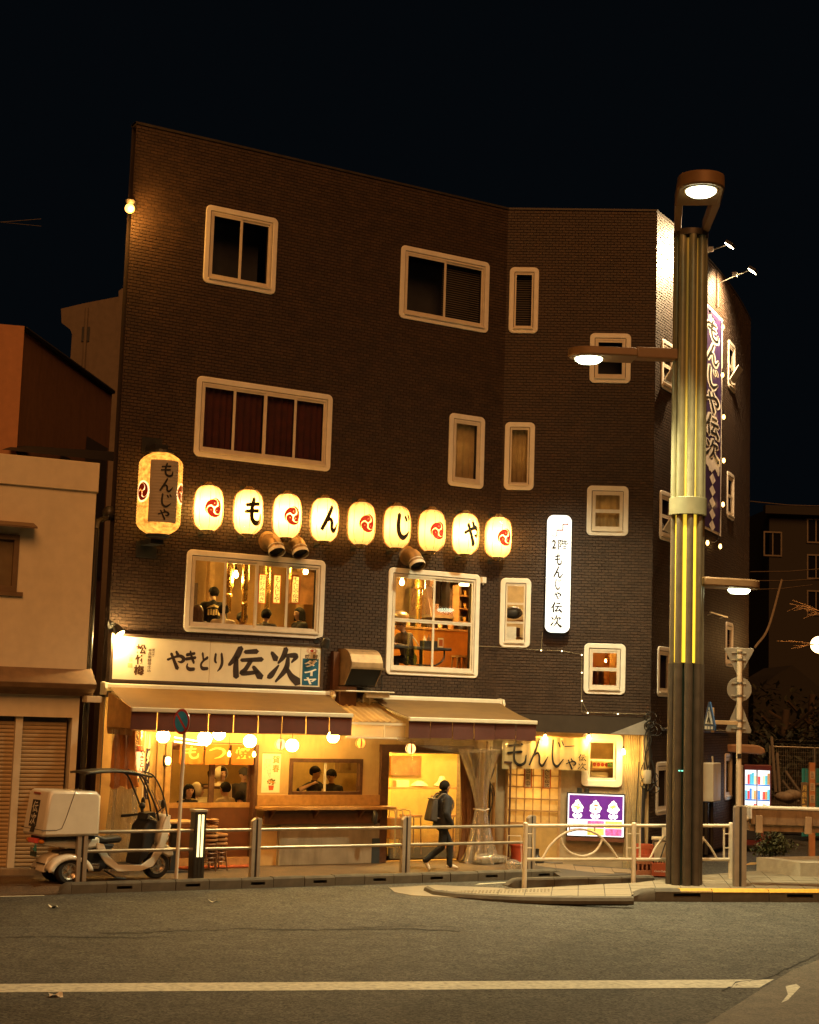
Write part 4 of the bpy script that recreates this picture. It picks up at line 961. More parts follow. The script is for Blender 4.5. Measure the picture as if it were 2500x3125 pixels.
# long cream signboard
sg = empty('signboard', FA.W(-8.29,-.02,3.23), FA.ang, label='long cream signboard with brush lettering above the wide awning', cat='signboard')
SW, SHH = 4.06, .74
b = MB(); b.box(0,SW,-.10,0,0,SHH); b.build('face', M('cream_sign_face', (.82,.76,.58), .35, var=.04, stain=.15, scol=(.6,.5,.35)), sg)
b = MB(); rect_frame(b,-.05,SW+.05,-.05,SHH+.05,.052,-.125,.015); b.build('frame', M('dark_sign_frame', (.05,.03,.02), .5), sg, bev=.006)
def sgx(x): return (x-105)/1522*SW
def sgz(x,y): 
    t0 = 88+(x-110)/1522*95; b0 = 410+(x-100)/1522*65; return SHH*(1-(y-t0)/(b0-t0))
def sgp(mb, ch, x0,y0,x1,y1, mi=0, **k):
    xm = (x0+x1)/2; put(mb, ch, flat(sgx(x0),sgx(x1),sgz(xm,y1),sgz(xm,y0),-.1035), mi, **k)
b = MB()
for ch,x0,y0,x1,y1,wm in (('や',482,205,606,335,1.45),('き',608,206,694,346,1.5),('と',712,220,782,342,1.6),('り',812,222,896,355,1.45),('伝',925,183,1176,402,1.35),('次',1222,190,1455,440,1.35)): sgp(b,ch,x0,y0,x1,y1,wmul=wm)
b.build('lettering', INK, sg)
b = MB()
for i, ch in enumerate('松竹梅'): sgp(b,ch,262-4*i,150+78*i,332-4*i,226+78*i,bold=.035)
b.build('lettering', M('brown_ink', (.09,.04,.015), .6), sg)
b = MB()
for i, ch in enumerate('半兵衛酵母仕込'): sgp(b,ch,345,185+25*i,372,208+25*i,bold=.01)
for i, ch in enumerate('蔵付き'): sgp(b,ch,374,185+19*i,392,203+19*i,bold=.01)
b.build('lettering', M('brown_ink', (0,0,0)), sg)
b = MB()
for i, ch in enumerate('上撰'): sgp(b,ch,217,226+30*i,243,252+30*i)
b.box(sgx(210),sgx(243),-.1037,-.1035,sgz(226,326),sgz(226,292)); b.build('pale_print', M('pale_ochre_ink', (.62,.48,.24), .6), sg)
for x_ in (786,1466): b = MB(); b.box(sgx(x_),sgx(x_+2),-.1032,-.1,0,SHH); b.build('panel_joint', M('joint_line', (.4,.33,.22), .7), sg)
b = MB(); b.box(sgx(1485),sgx(1610),-.1035,-.1,sgz(1548,462),sgz(1548,268)); b.build('blue_panel', M('sign_blue', (.012,.10,.19), .5), sg)
b = MB()
for i, ch in enumerate('ダイヤ'): put(b,ch,flat(sgx(1498),sgx(1598),sgz(1548,330+63*i),sgz(1548,276+63*i),-.1055),bold=.04)
b.build('lettering', M('sign_white', (.8,.78,.7), .5), sg)
b = MB(); sgp(b,'焼',1500,236,1538,266,bold=.015); sgp(b,'酎',1562,238,1602,268,bold=.015); b.build('lettering', INK, sg)
b = MB(); cx, cz = sgx(1553), sgz(1553,210)
b.add([(cx-.045,-.1035,cz),(cx,-.1035,cz-.028),(cx+.045,-.1035,cz),(cx,-.1035,cz+.028)],[(0,1,2,3)])
for k in range(14):
    a = 2*pi*(k+.5)/14; rx, rz = (.13,.052) ; d0 = .55; n = Vector((-sin(a),0,cos(a)))*.006
    p0 = Vector((cx+rx*d0*cos(a),-.1035,cz+rz*1.0*d0*sin(a)*1.3)); p1 = Vector((cx+rx*cos(a),-.1035,cz+rz*sin(a)*1.2)); b.add([p0-n,p0+n,p1],[(0,1,2)])
b.build('emblem', M('emblem_red', (.45,.05,.015), .6), sg)
# spot lamps over the signboard: the left one lit
def spotlamp(px, py, lit, label):
    p = FA.px(px,py,.32); r = empty('sign_spotlight', FA.W(*p), FA.ang, label=label, cat='spotlight')
    b = MB(); b.lathe([(.03,.12),(.06,.1),(.085,.0),(.09,-.06)], 14); b.build('housing', BLACK, r, smooth=40).rotation_euler = (radians(-28 if lit else 20),radians(-25 if lit else 10),0)
    b = MB(); b.tube([(0,.0,.05),(-.02,.1,.12),(-.03,.31,.10)], .012, 6); b.box(-.08,.02,.30,.318,.02,.16); b.build('arm', BLACK, r)
    if lit:
        b = MB(); b.lathe([(.001,-.075),(.075,-.07),(.08,-.06)], 14); o = b.build('lens', E('spot_lens', (1,.62,.22), 30), r); o.rotation_euler = (radians(-28),radians(-25),0)
        light('spot_beam', (.05,.06,-.12), 110, (1,.64,.22), .03, r)
spotlamp(362,1925,True,'lit black spotlight shining on the left end of the long signboard'); spotlamp(993,1965,False,'unlit black spotlight at the right end of the long signboard')
# row of nine oval lanterns
def EZ(name, col, st, sig, var=.0):
    mt, nt, b = _nt(name); N = nt.nodes; L = nt.links.new
    tc = N.new('ShaderNodeTexCoord'); sx = N.new('ShaderNodeSeparateXYZ'); L(tc.outputs['Object'], sx.inputs[0])
    m = N.new('ShaderNodeMath'); m.operation = 'DIVIDE'; m.inputs[1].default_value = sig; L(sx.outputs[2], m.inputs[0])
    q = N.new('ShaderNodeMath'); q.operation = 'POWER'; q.inputs[1].default_value = 2; ab = N.new('ShaderNodeMath'); ab.operation = 'ABSOLUTE'; L(m.outputs[0], ab.inputs[0]); L(ab.outputs[0], q.inputs[0])
    ad = N.new('ShaderNodeMath'); ad.operation = 'ADD'; ad.inputs[1].default_value = 1; L(q.outputs[0], ad.inputs[0])
    dv = N.new('ShaderNodeMath'); dv.operation = 'DIVIDE'; dv.inputs[0].default_value = st; L(ad.outputs[0], dv.inputs[1])
    L(dv.outputs[0], b.inputs['Emission Strength']); b.inputs['Emission Color'].default_value = (*col,1); b.inputs['Base Color'].default_value = (.7,.6,.4,1); b.inputs['Roughness'].default_value = .7
    return mt
LANA = EZ('lantern_paper_bright', (1,.52,.115), 17, .19); LANB = EZ('lantern_paper_soft', (1,.48,.10), 8, .22); CREST = E('lit_crest_red', (.62,.03,.012), .8, var=.15, scale=20)
SEAM = M('lantern_seam', (.5,.3,.08), .7); BAGT = M('gathered_bag', (.65,.42,.14), .5, trans=.5, var=.4, scale=40)
RL_, HL = .252, .40
prof = [(.10,-HL),(.17,-HL+.03),(.225,-HL+.10),(RL_-.004,-HL+.20),(RL_,-.08),(RL_,.08),(RL_-.004,HL-.20),(.225,HL-.10),(.17,HL-.03),(.10,HL)]
def rprof(z):
    for (r0,z0),(r1,z1) in zip(prof,prof[1:]):
        if z <= z1: t = (z-z0)/(z1-z0); return r0+(r1-r0)*max(0,t)
    return prof[-1][0]
def wrap(z0, z1, half, off=.006, ang0=0.0):     # unit glyph square onto the lantern's front
    def f(x, y):
        z = z0+(z1-z0)*y; r = rprof(z)+off; a = ang0+(x-.5)*2*half/RL_; return (r*sin(a), -r*cos(a), z)
    return f
def finep(n=40): return [(rprof(-HL+2*HL*i/n), -HL+2*HL*i/n) for i in range(n+1)]
chars = ['*','も','*','ん','*','じ','*','や','*']; rom = {'も':'mo','ん':'n','じ':'ji','や':'ya'}
bright = [1,1,1,1,0,0,0,1,1]
lroot = None
for i in range(9):
    ch = chars[i]; u = -6.718+.784*i
    if ch == '*': lab = 'oval paper lantern with red crest, ' + ['at the left end beside the big lantern','just above the pair of vents','fifth in the row of nine','right above the single vent','at the right end near the white sign'][i//2]
    else: lab = 'oval paper lantern painted with the black hiragana '+rom[ch]+' on the brick wall'
    r = empty('oval_lantern', FA.W(u,-.30,6.315), FA.ang, label=lab, cat='lantern', group='nine oval lanterns in a row along the brick wall')
    b = MB(); b.lathe(finep(), 28); b.build('shade', LANA if bright[i] else LANB, r, smooth=60)
    for k in range(8):
        a = 2*pi*(k+.5)/8+.1; b = MB(); b.tube([((rprof(z)+.001)*sin(a), -(rprof(z)+.001)*cos(a), z) for z in np.linspace(-HL+.03,HL-.03,14)], .0035, 4); b.build('seam', SEAM, r)
    b = MB(); ph = random.random()*6
    b.grid(lambda q, v: (lambda z, a: ((rprof(min(max(z,-HL),HL))*(1.0 if abs(z) < HL else max(.25,1-(abs(z)-HL)*7))+.016+.007*sin(9*a+ph)+.005*sin(23*a+5*z))*sin(a), -(rprof(min(max(z,-HL),HL))*(1.0 if abs(z) < HL else max(.25,1-(abs(z)-HL)*7))+.016+.007*sin(9*a+ph)+.005*sin(23*a+5*z))*cos(a), z+.02*sin(3*a+ph)*(abs(z)>HL)))(-HL-.06+(2*HL+.12)*v, 2*pi*q), 60, 22)
    b.build('vinyl_bag', BAG, r, smooth=80)
    b = MB()
    for sgn in (-1,1): b.grid(lambda q, v: ((.035+.07*(1-v)+.012*sin(2*pi*q*9+ph))*cos(2*pi*q), (.035+.07*(1-v)+.012*sin(2*pi*q*9+ph))*sin(2*pi*q), sgn*(HL+.005+.065*v)), 40, 3)
    b.build('gathered_end', BAGT, r, smooth=70)
    b = MB()
    for s in (-1,1): b.lathe([(.03,s*(HL+.03)),(.11,s*(HL+.012)),(.11,s*(HL-.02))], 14); b.box(-.015,.015,.0,.295,s*(HL+.055)-.012,s*(HL+.055)+.012); b.box(-.05,.05,.282,.297,s*(HL+.055)-.05,s*(HL+.055)+.05); b.box(-.03,.03,-.03,.03,s*(HL+.05)-.03,s*(HL+.05)+.03)
    b.build('bracket', BLACK, r)
    b = MB()
    if ch == '*': tomoe(b, wrap(-.19,.16,.165)); b.build('crest', CREST, r)
    else: put(b, ch, wrap(-.23,.23,.19 if ch != 'や' else .16), wmul=1.6); b.build('lettering', INKB, r)
# the big barrel lantern
bl = empty('big_lantern', FA.W(-7.74,-.5,6.45), FA.ang, label='big glowing barrel lantern with grey lettered panel at the left wall end', cat='lantern')
RBG, HB_ = .385, .72
def bp(z):
    t = abs(z)/HB_; return RBG*(1-.62*max(0,(t-.68)/.32)**2.2)
rib = [(bp(-HB_+2*HB_*i/120)*(1-.018*abs(sin(i*pi/4))), -HB_+2*HB_*i/120) for i in range(121)]
PAPB = E('big_lantern_paper', (1,.40,.055), 1.25, var=.55, scale=14)
b = MB(); b.lathe(rib, 40); b.build('shade', PAPB, bl, smooth=20)
def bwrap(x0,x1,z0,z1,off): return lambda x, y: (lambda a, z: ((bp(z)+off)*sin(a), -(bp(z)+off)*cos(a), z))(x0+(x1-x0)*x, z0+(z1-z0)*y)
mp = bwrap(-.87,.49,-.53,.55,.006); b = MB(); b.grid(lambda u, v: (lambda p: (p[0]*(1-.010*abs(sin(v*45*pi/2.2))), p[1]*(1-.010*abs(sin(v*45*pi/2.2))), p[2]))(mp(u,v)), 16, 120); b.build('grey_panel', M('grey_lantern_panel', (.42,.36,.27), .6, var=.08), bl, smooth=25)
b = MB()
for i, ch in enumerate('もんじゃ'): 
    z1 = .50-.265*i; k = 1.0 if ch != 'ゃ' else .8
    put(b, ch if ch != 'ゃ' else 'や', bwrap(-.42,-.42+.62*k,z1-.235*k,z1-.01,.014), wmul=1.15)
b.build('lettering', INKB, bl)
for a0 in (-1.27,.86):
    b = MB(); mm = bwrap(a0-.42,a0+.42,-.19,.19,.0035); b.add([mm(.5+.5*cos(2*pi*k/28),.5+.5*sin(2*pi*k/28)) for k in range(28)],[tuple(range(28))]); b.build('crest_disc', E('crest_disc', (1,.62,.25), 2.2), bl)
    b = MB(); tomoe(b, bwrap(a0-.36,a0+.36,-.16,.16,.0050)); b.build('crest', RED, bl)
for s in (-1,1): b = MB(); b.lathe([(.05,s*(HB_+.05)),(.2,s*(HB_+.04)),(.22,s*(HB_-.01))], 20); b.box(-.12,.12,.0,.49,s*(HB_+.11)-.045,s*(HB_+.11)+.045); b.box(-.19,.19,.465,.495,s*(HB_+.2)-.16,s*(HB_+.2)+.13); b.build('bracket', BLACK, bl, bev=.004)
# vents: bent ducts
def vent(px, py, label):
    p = FA.px(px,py,.0); r = empty('vent_duct', FA.W(p.x,0,p.z), FA.ang, label=label, cat='vent'); R = .142
    path = [(0,0,0),(0,-.12,0),(0,-.20,-.015),(0,-.28,-.06),(0,-.34,-.13),(0,-.40,-.22)]
    b = MB(); b.tube(path, [R]*6, 20, caps=False); b.build('duct', M('galvanised_duct', (.30,.20,.10), .42, metal=.5, var=.2, stain=.3), r, smooth=60)
    d = Vector((0,-.06,-.09)).normalized(); e = Vector(path[-1]); b = MB(); b.tube([e-d*.05,e+d*.02], R+.012, 20, caps=False); b.tube([e-d*.12,e-d*.10], R+.008, 20, caps=False); b.build('rim', SASH, r, smooth=50)
    b = MB(); b.tube([e-d*.06,e-d*.055], R-.002, 20); b.build('dark_mouth', M('opening_shade_black', (.008,.008,.008), .9), r)  # plain black disc stands for the shaded inside of the duct
    b = MB(); b.lathe([(R+.05,-.02),(R+.05,0.0)], 20, axis='y'); b.build('collar', M('galvanised_duct',(0,0,0)), r)
vent(817,1653,'left bent vent duct of the pair above the wide second floor window'); vent(889,1658,'right bent vent duct of the pair above the wide second floor window'); vent(1243,1696,'single bent vent duct above the square kitchen window')
# exhaust hood with its shelf and wiring
eh = empty('exhaust_hood', FA.W(-3.50,0,0), FA.ang, label='rusty brown exhaust hood with curved top between the signboard and the square window', cat='exhaust hood')
HOODM = M('weathered_hood_metal', (.34,.22,.11), .5, metal=.4, var=.25, stain=.5, scol=(.10,.045,.02))
arc = [(-.02,3.96)]+[(-.22-.34*sin(radians(a)), 3.96-.34*(1-cos(radians(a)))) for a in range(0,91,15)]
low = [(-.30,3.22),(-.02,3.22)]
b = MB()
for x in (-.32,.34): b.prism(arc+[(-.30,3.28),(-.02,3.28)], x, x+.012, plane='yz')
b.grid(lambda u, v: (lambda q: (-.32+.66*u, q[0], q[1]))(arc[min(len(arc)-1,int(round(v*(len(arc)-1))))]), 1, len(arc)-1); b.build('hood', HOODM, eh)
b = MB(); b.quad((-.31,-.53,3.60),(.335,-.53,3.60),(.335,-.30,3.29),(-.31,-.30,3.29)); b.build('dark_opening', M('opening_shade_black',(0,0,0)), eh)  # black sheet stands for the shade inside the hood
b = MB(); b.box(-.36,.36,-.60,-.53,3.585,3.62); b.build('lip', M('galvanised_duct',(0,0,0)), eh)
b = MB(); b.box(-.40,-.05,-.3,-.01,2.86,3.26); b.box(-.46,-.34,-.12,-.01,2.9,3.9); b.build('duct_box', M('rust_duct', (.13,.06,.03), .6, stain=.4), eh)
b = MB(); b.box(-.42,.62,-.56,-.01,3.165,3.19); b.box(.05,.55,-.50,-.42,3.07,3.165); b.build('shelf', RAILW, eh, bev=.006)
b = MB(); b.tube([(.35,-.3,3.9),(.5,-.2,3.6),(.62,-.06,3.45),(.66,-.03,3.3),(.62,-.03,3.2)], .008, 5); b.tube([(-.1,-.35,3.28),(.25,-.3,3.22),(.4,-.2,3.19)], .007, 5); b.tube([(-.25,-.3,3.6),(-.25,-.3,3.19)], .006, 5); b.build('cable', BLACK, eh)
b = MB(); b.box(-.05,.05,-.09,0,-.06,.06); b.cyl((0,-.05,-.06),(0,-.05,-.1),.012); b.build('sensor_box', WHITE, None, FA.W(*FA.px(1471,1771,0)), FA.ang, bev=.006, label='small white junction box right of the square kitchen window', cat='junction box')
# white lit projecting sign on facade B
q0 = FB.px(1661,1929,.2); q1 = FB.px(1748,1573,.2); lw, lh = q1.x-q0.x-.03, q1.z-q0.z
ls = empty('lit_sign', FB.W(q0.x+.015,0,q0.z), FB.ang, label='tall white lit sign with rounded corners and black characters on the frontal brick wall', cat='sign')
b = MB(); b.prism(rrect(0,lw,0,lh,.13,8), -.20, -.08); b.build('face', E('lit_sign_face', (.90,.97,.88), 1.25), ls)
b = MB(); b.prism(rrect(-.004,lw+.004,-.004,lh+.004,.13,8), -.085, -.0); b.build('case', M('sign_case', (.05,.06,.09), .4), ls)
def lx(x): return (x-75)/(330-75)*lw
def lz(y): return lh*(1-(y-413)/(1505-413))
b = MB()
for ch,x0,y0,x1,y1,wm,bo in (('2',118,645,184,730,1,.03),('階',190,640,296,740,1,.010),('も',158,772,238,878,1.25,0),('ん',148,895,250,998,1.25,0),('じ',160,1010,236,1108,1.25,0),('や',158,1128,236,1196,1.3,0),('伝',132,1228,246,1320,1.15,0),('次',130,1350,242,1455,1.15,0)): put(b,ch,flat(lx(x0),lx(x1),lz(y1),lz(y0),-.2025),wmul=wm,bold=bo)
b.build('lettering', INKB, ls)
b = MB(); st = [(125,610),(178,610),(178,556),(238,552),(240,500),(292,498)]; t = .007
for (xa,ya),(xb,yb) in zip(st,st[1:]): b.box(lx(min(xa,xb))-t,lx(max(xa,xb))+t,-.2025,-.2003,lz(max(ya,yb))-t,lz(min(ya,yb))+t)
b.add([(lx(275),-.2026,lz(478)),(lx(296),-.2026,lz(498)),(lx(272),-.2026,lz(520)),(lx(288),-.2026,lz(499))],[(0,1,3),(3,1,2)]); b.build('stair_arrow', M('arrow_red', (.35,.04,.03), .6), ls)
# thin light string on facade B
fs = empty('light_string', FB.W(0,0,0), FB.ang, label='thin light string with tiny bulbs along the frontal brick wall below the lit sign', cat='light string')
def fpt(x,y): return FB.px(x,y,.03)
chain = [(1530,1975),(1580,1979),(1652,1984),(1715,1986),(1776,1997),(1776,2051),(1776,2095),(1775,2137),(1794,2174),(1886,2177),(1975,2180)]
b = MB(); b.tube([fpt(*c) for c in chain], .005, 4); b.tube([fpt(1656,1930),fpt(1652,1984)], .004, 4); b.tube([fpt(1776,2137),fpt(1776,2174),fpt(1794,2174)], .004, 4); b.build('wire', M('pale_wire', (.3,.25,.16), .7), fs)
for c in ((1715,1985),(1776,1997),(1776,2051),(1776,2137),(1794,2174),(1886,2177),(1652,1983)): b = MB(); b.sphere(fpt(c[0],c[1]+2), .014, 8, 6); b.build('tiny_bulb', E('tiny_bulb', (1,.75,.4), 6), fs)
b = MB(); b.tube([(*FA.px(1460,1972,.03),)]+[FA.L(FB.W(*fpt(1530,1975)))], .005, 4); b.build('wall_wire', M('pale_wire',(0,0,0)), None, FA.o, FA.ang, label='thin wire from the square kitchen window to the corner', cat='wire')
# noren of facade B, bulbs, posters, display screen
n0 = FB.px(1532,2343,-.12); n1 = FB.px(1797,2252,-.12)
no = empty('shop_curtain', FB.W(n0.x,0,n0.z), FB.ang, label='cream cloth curtain with big black brush characters over the lattice door', cat='shop curtain'); nw, nh = n1.x-n0.x, n1.z-n0.z
ny = lambda x: .10-.012*sin(x*16)-.01*sin(x*37)
b = MB()
for i in range(6):
    a, d = nw*i/6, nw*(i+1)/6; b = MB(); b.grid(lambda u, v: (a+(d-a-.004)*u, ny(a+(d-a)*u)+.01*(1-v), nh*v-(.02 if i == 0 else 0)*(1-v)), 8, 4); b.build('cloth_panel', M('cream_noren', (.72,.56,.28), .85, trans=.35, var=.08), no, smooth=70)
def nmap(x0,y0,x1,y1): return lambda x, y: (lambda X, Z: (X, ny(X)-.008, Z))(nw*((x0+(x1-x0)*x)-170)/(1005-170), nh*(1-((y1+(y0-y1)*y)-325)/(612-325)))
b = MB()
for ch,x0,y0,x1,y1,wm in (('も',205,350,420,590,.85),('ん',425,345,620,590,.8),('じ',620,350,780,590,.8),('や',790,510,888,605,1.1),('伝',905,470,985,530,.8),('次',905,545,985,605,.8)): put(b,ch,nmap(x0,y0,x1,y1),wmul=wm)
put(b,'ー',nmap(770,380,870,430),wmul=.8); b.build('lettering', INKB, no)
b = MB(); b.tube([(-.02,.09,nh),(nw+.02,.09,nh)], .012, 8); b.build('rod', WOODM, no)
bg_ = 'bare warm bulbs along the overhang of the frontal facade'
for px, py, lb in ((1664,2252,'bare bulb hanging over the cream shop curtain'),(1797,2254,'bare bulb at the right end of the cream shop curtain'),(1903,2296,'bare bulb hanging on a wire right of the ground floor window')):
    p = FB.px(px,py,.0); bulb(FB.W(p.x,.0,p.z), lb, .042, max(.02,ZS-.01-p.z-.13), group=bg_); light('bulb_glow', FB.W(p.x,.0,p.z-.09), 26, (1,.56,.13), .04)
PF = M('poster_orange_edge', (.6,.16,.03), .7, trans=.5); PP = M('poster_cream', (.8,.72,.5), .7, trans=.6)
def strip_poster(fr, x0,y0,x1,y1,w,txt,label,nm='menu_strip', mount=.0, em=None):
    a = fr.px(x0,y1,w); c = fr.px(x1,y0,w); W0_, H0 = c.x-a.x, c.z-a.z
    r = empty(nm, fr.W(a.x,a.y,a.z), fr.ang, label=label, cat='paper sign')
    b = MB(); ring_frame(b,[(0,0),(W0_,0),(W0_,H0),(0,H0)],[(W0_*.14,H0*.04),(W0_*.86,H0*.04),(W0_*.86,H0*.96),(W0_*.14,H0*.96)],-.004,-.001); b.build('border', PF, r)
    b = MB(); b.quad((W0_*.14,-.003,H0*.04),(W0_*.86,-.003,H0*.04),(W0_*.86,-.003,H0*.96),(W0_*.14,-.003,H0*.96)); b.build('sheet', PP, r)
    b = MB(); n = len(txt); h = H0*.9/n
    for i, ch in enumerate(txt): put(b, ch, flat(W0_*.22,W0_*.80,H0*.95-h*(i+.94),H0*.95-h*(i+.06),-.0055), wmul=.95, bold=.0)
    b.build('lettering', INK, r); return r
strip_poster(FB,1598,2336,1625,2405,-.28,'営業中','paper sign reading open for business on the left of the lattice door')
strip_poster(FB,1656,2330,1683,2406,-.28,'もんじゃ伝次','paper sign with six brush characters right of centre on the lattice door')
for i,(px,py) in enumerate(((1769,2414),(1792,2415))):
    p = FB.px(px,py,-.3); b = MB(); b.box(-.045,.045,-.04,.015,-.065,.065); b.box(-.03,.03,-.046,-.04,-.045,-.005); b.build('switch_box', BLACK, None, FB.W(*p), FB.ang, bev=.004, label=('left','right')[i]+' small black switch box on the wall above the display screen', cat='switch box')
s0 = FB.px(1732,2549,-.2); s1 = FB.px(1905,2428,-.2); dw, dh = s1.x-s0.x, s1.z-s0.z
ds = empty('display_screen', FB.W(s0.x,s0.y,s0.z), FB.ang, label='lit menu screen with three shaved ice desserts on a purple ground behind the white fence', cat='screen')
b = MB(); b.box(-.025,dw+.025,-.0,.06,-.025,dh+.025); b.build('bezel', BLACK, ds, bev=.004)
b = MB(); b.box(-.02,dw+.02,.0,.08,-.10,-.027); b.build('tray', M('screen_tray', (.12,.04,.02), .6), ds)
b = MB(); b.box(0,dw,-.004,0,0,dh); b.build('lit_border', E('screen_white', (.95,.92,1.0), 1.5), ds)
b = MB(); b.box(dw*.02,dw*.98,-.006,-.0045,dh*.40,dh*.975); b.build('lit_purple', E('screen_purple', (.085,.012,.17), 1.3, var=.15), ds)
SWH = E('screen_dessert', (1,.95,.85), 1.7, var=.2, scale=30); SOR = E('screen_sauce', (.95,.5,.15), 1.2, var=.3, scale=40); SPK = E('screen_sauce_red', (.8,.2,.08), 1.0, var=.3, scale=40)
for i in range(3):
    cx = dw*(.17+.32*i); b = MB(); cz = dh*.66
    pts = [(cx+(.105*dw*(1+.12*sin(7*a+i))*cos(a)*(1-.45*max(0,sin(a)))), cz+(.16*dh*(1+.08*cos(9*a)))*sin(a)*(1.25 if sin(a) > 0 else .75)) for a in np.linspace(0,2*pi,36,endpoint=False)]
    b.add([(x,-.008,z) for x,z in pts],[tuple(range(36))]); b.build('dessert_picture', SWH, ds)
    b = MB(); n = 7 if i != 1 else 3
    for k in range(n): a = random.random()*6.28; q = .055*dw*random.random()**.5; b.add([(cx+q*cos(a)+(.018+.01*random.random())*dw*cos(2*pi*j/8), -.0095-.0001*k, cz+.02+q*sin(a)*.8+.02*dw*sin(2*pi*j/8)) for j in range(8)],[tuple(range(8))])
    b.build('sauce_picture', [SOR,SPK,SOR][i], ds)
    b = MB()
    for k in range(5): b.add([(cx+(k-2)*.030*dw+.026*dw*cos(2*pi*j/10), -.0085, dh*(.49-.035*(k % 2))+.045*dh*sin(2*pi*j/10)) for j in range(10)],[tuple(range(10))])
    b.box(cx-.07*dw,cx+.07*dw,-.0085,-.008,dh*.44,dh*.50); b.build('caption_block', E('screen_white',(0,0,0),0), ds)
b = MB()
for i in range(2):
    for k in range(7): b.box(dw*(.04+.28*0),dw*(.04+.18+.08*random.random()),-.0062,-.005,dh*(.345-.18*i-.022*k),dh*(.353-.18*i-.022*k))
b.build('fine_print', M('screen_ink', (.05,.04,.12), .5), ds)
for i in range(2):
    for k in range(2):
        b = MB(); x0 = dw*(.35+.32*k); b.box(x0,x0+dw*.30,-.0062,-.005,dh*(.20-.18*i),dh*(.37-.18*i)); b.build('food_picture', E('screen_food_%d%d' % (i,k), [(.55,.12,.35),(.9,.55,.12)][(i+k) % 2], 1.1, var=.7, scale=18), ds)
# vertical paper lantern and flag by the shop door
p = FA.px(412,2322,.45); vl = empty('red_lantern', FA.W(*p), FA.ang, label='tall red and white paper lantern with black brush lettering beside the vinyl side curtain', cat='lantern')
b = MB(); pr = [(.15*min(1,(1-abs(-1+2*i/60)**4*.62))*(1-.02*(i % 2)), -.30+.60*i/60) for i in range(61)]; b.lathe(pr, 24); b.build('shade', E('red_lantern_paper', (1,.50,.20), 2.0, var=.2, scale=6), vl, smooth=20)
b = MB(); vtext(b,'やきとり',.02,.10,-.2,.2,-.158,wmul=1.4); b.build('lettering', INK, vl)
b = MB(); b.lathe([(.06,.29),(.085,.31),(.085,.36),(.05,.37)],14); b.lathe([(.05,-.37),(.085,-.36),(.085,-.31),(.06,-.29)],14); b.tube([(0,0,.36),(0,0,.5)],.006,5); b.build('rim', BLACK, vl)
b = MB(); b.lathe([(.13,.20),(.155,.16),(.12,.26)],20); b.build('red_band', M('lantern_red_band', (.5,.07,.02), .7), vl)
f0 = FA.px(438,2440,.3); f1 = FA.px(462,2240,.3); fl = empty('banner_flag', FA.W(f0.x,f0.y,f0.z), FA.ang, label='narrow vertical banner with white characters on dark blue beside the red lantern', cat='banner'); fw_, fh_ = f1.x-f0.x, f1.z-f0.z
b = MB(); b.grid(lambda u, v: (fw_*u, .01*sin(u*9+v*7), fh_*v), 4, 10); b.build('cloth', M('dark_banner_cloth', (.05,.04,.09), .8, trans=.2), fl)
b = MB(); b.grid(lambda u, v: (fw_*u, .01*sin(u*9+(.78+.22*v)*7)-.003, fh_*(.78+.22*v)), 4, 4); b.build('pale_top', M('banner_cream', (.75,.65,.42), .8, trans=.3), fl)
b = MB(); vtext(b,'ダイヤ',fw_*.12,fw_*.9,fh_*.06,fh_*.76,-.016,bold=.06); b.build('lettering', M('banner_white', (.8,.74,.6), .8), fl)
b = MB(); b.tube([(-.02,.02,-.9),(-.02,.02,fh_+.05),(fw_+.02,.02,fh_+.05)], .01, 6); b.build('pole', WHITE, fl)
# --- facade C: banner, flood lamps, bulb string, pipes
sA, sB = c_px(2072,1500)[0], c_px(2198,1300)[0]; zt_ = c_px(2202,978)[1]; zb2 = c_px(2194,1637)[1]; ww = sB-sA; hh = zt_-zb2
bn = empty('wall_banner', (0,0,0), label='tall purple banner with outlined black characters on the right brick wall', cat='banner')
def cm(u, v, off=.05): return cfast(sA+ww*u, -off, zb2+hh*v)
def csheet(nm, mt, u0,u1,v0,v1,off,n=10):
    b = MB(); b.grid(lambda u, v: cm(u0+(u1-u0)*u, v0+(v1-v0)*v, off), n, 10); return b.build(nm, mt, bn)
WB_ = M('banner_border_white', (.8,.78,.75), .6); csheet('border', WB_, 0,1,0,1,.045); csheet('purple_sheet', M('banner_purple', (.045,.02,.10), .5, var=.1), .02,.955,.012,.985,.055)
for nm, mt, wm, off in (('outline', M('banner_outline_white', (.82,.80,.76), .6), 2.9, .062), ('lettering', INKB, 1.05, .068)):
    b = MB()
    for i, ch in enumerate('もんじゃ伝次'):
        v1 = .955-.108*i; k = 'や' if ch == 'ゃ' else ch
        put(b, k, lambda x, y: cm(.53+.34*x, v1-.095+.088*y, off), wmul=wm)
    b.build(nm, mt, bn)
b = MB()
for k in range(40):
    u = .1+.34*random.random(); v = .42+.24*random.random(); b.add([cm(u+.07*cos(2*pi*j/9), v+.018*sin(2*pi*j/9), .058+.0001*k) for j in range(9)],[tuple(range(9))], k % 3)
b.build('food_print', [M('food_orange', (.6,.16,.03), .6), M('food_cream', (.7,.6,.35), .6), M('food_yellow', (.6,.42,.12), .6)], bn)
b = MB()
for k in range(5): b.add([cm(.72+(.085*(1-abs(j % 2))*((1 if j == 0 else -1) if j % 2 == 0 else 0)), .235-.052*k+(.026*(1 if j == 1 else -1) if j % 2 else 0), .062) for j in range(4)],[(0,1,2,3)])
for k in range(9): b.add([cm(.50+.047*k+.04*cos(2*pi*j/8), .30+.012*sin(k*1.3)+.030*sin(2*pi*j/8), .0625+.0003*(k % 2)) for j in range(8)],[tuple(range(8))])
b.build('diamond_print', WB_, bn)
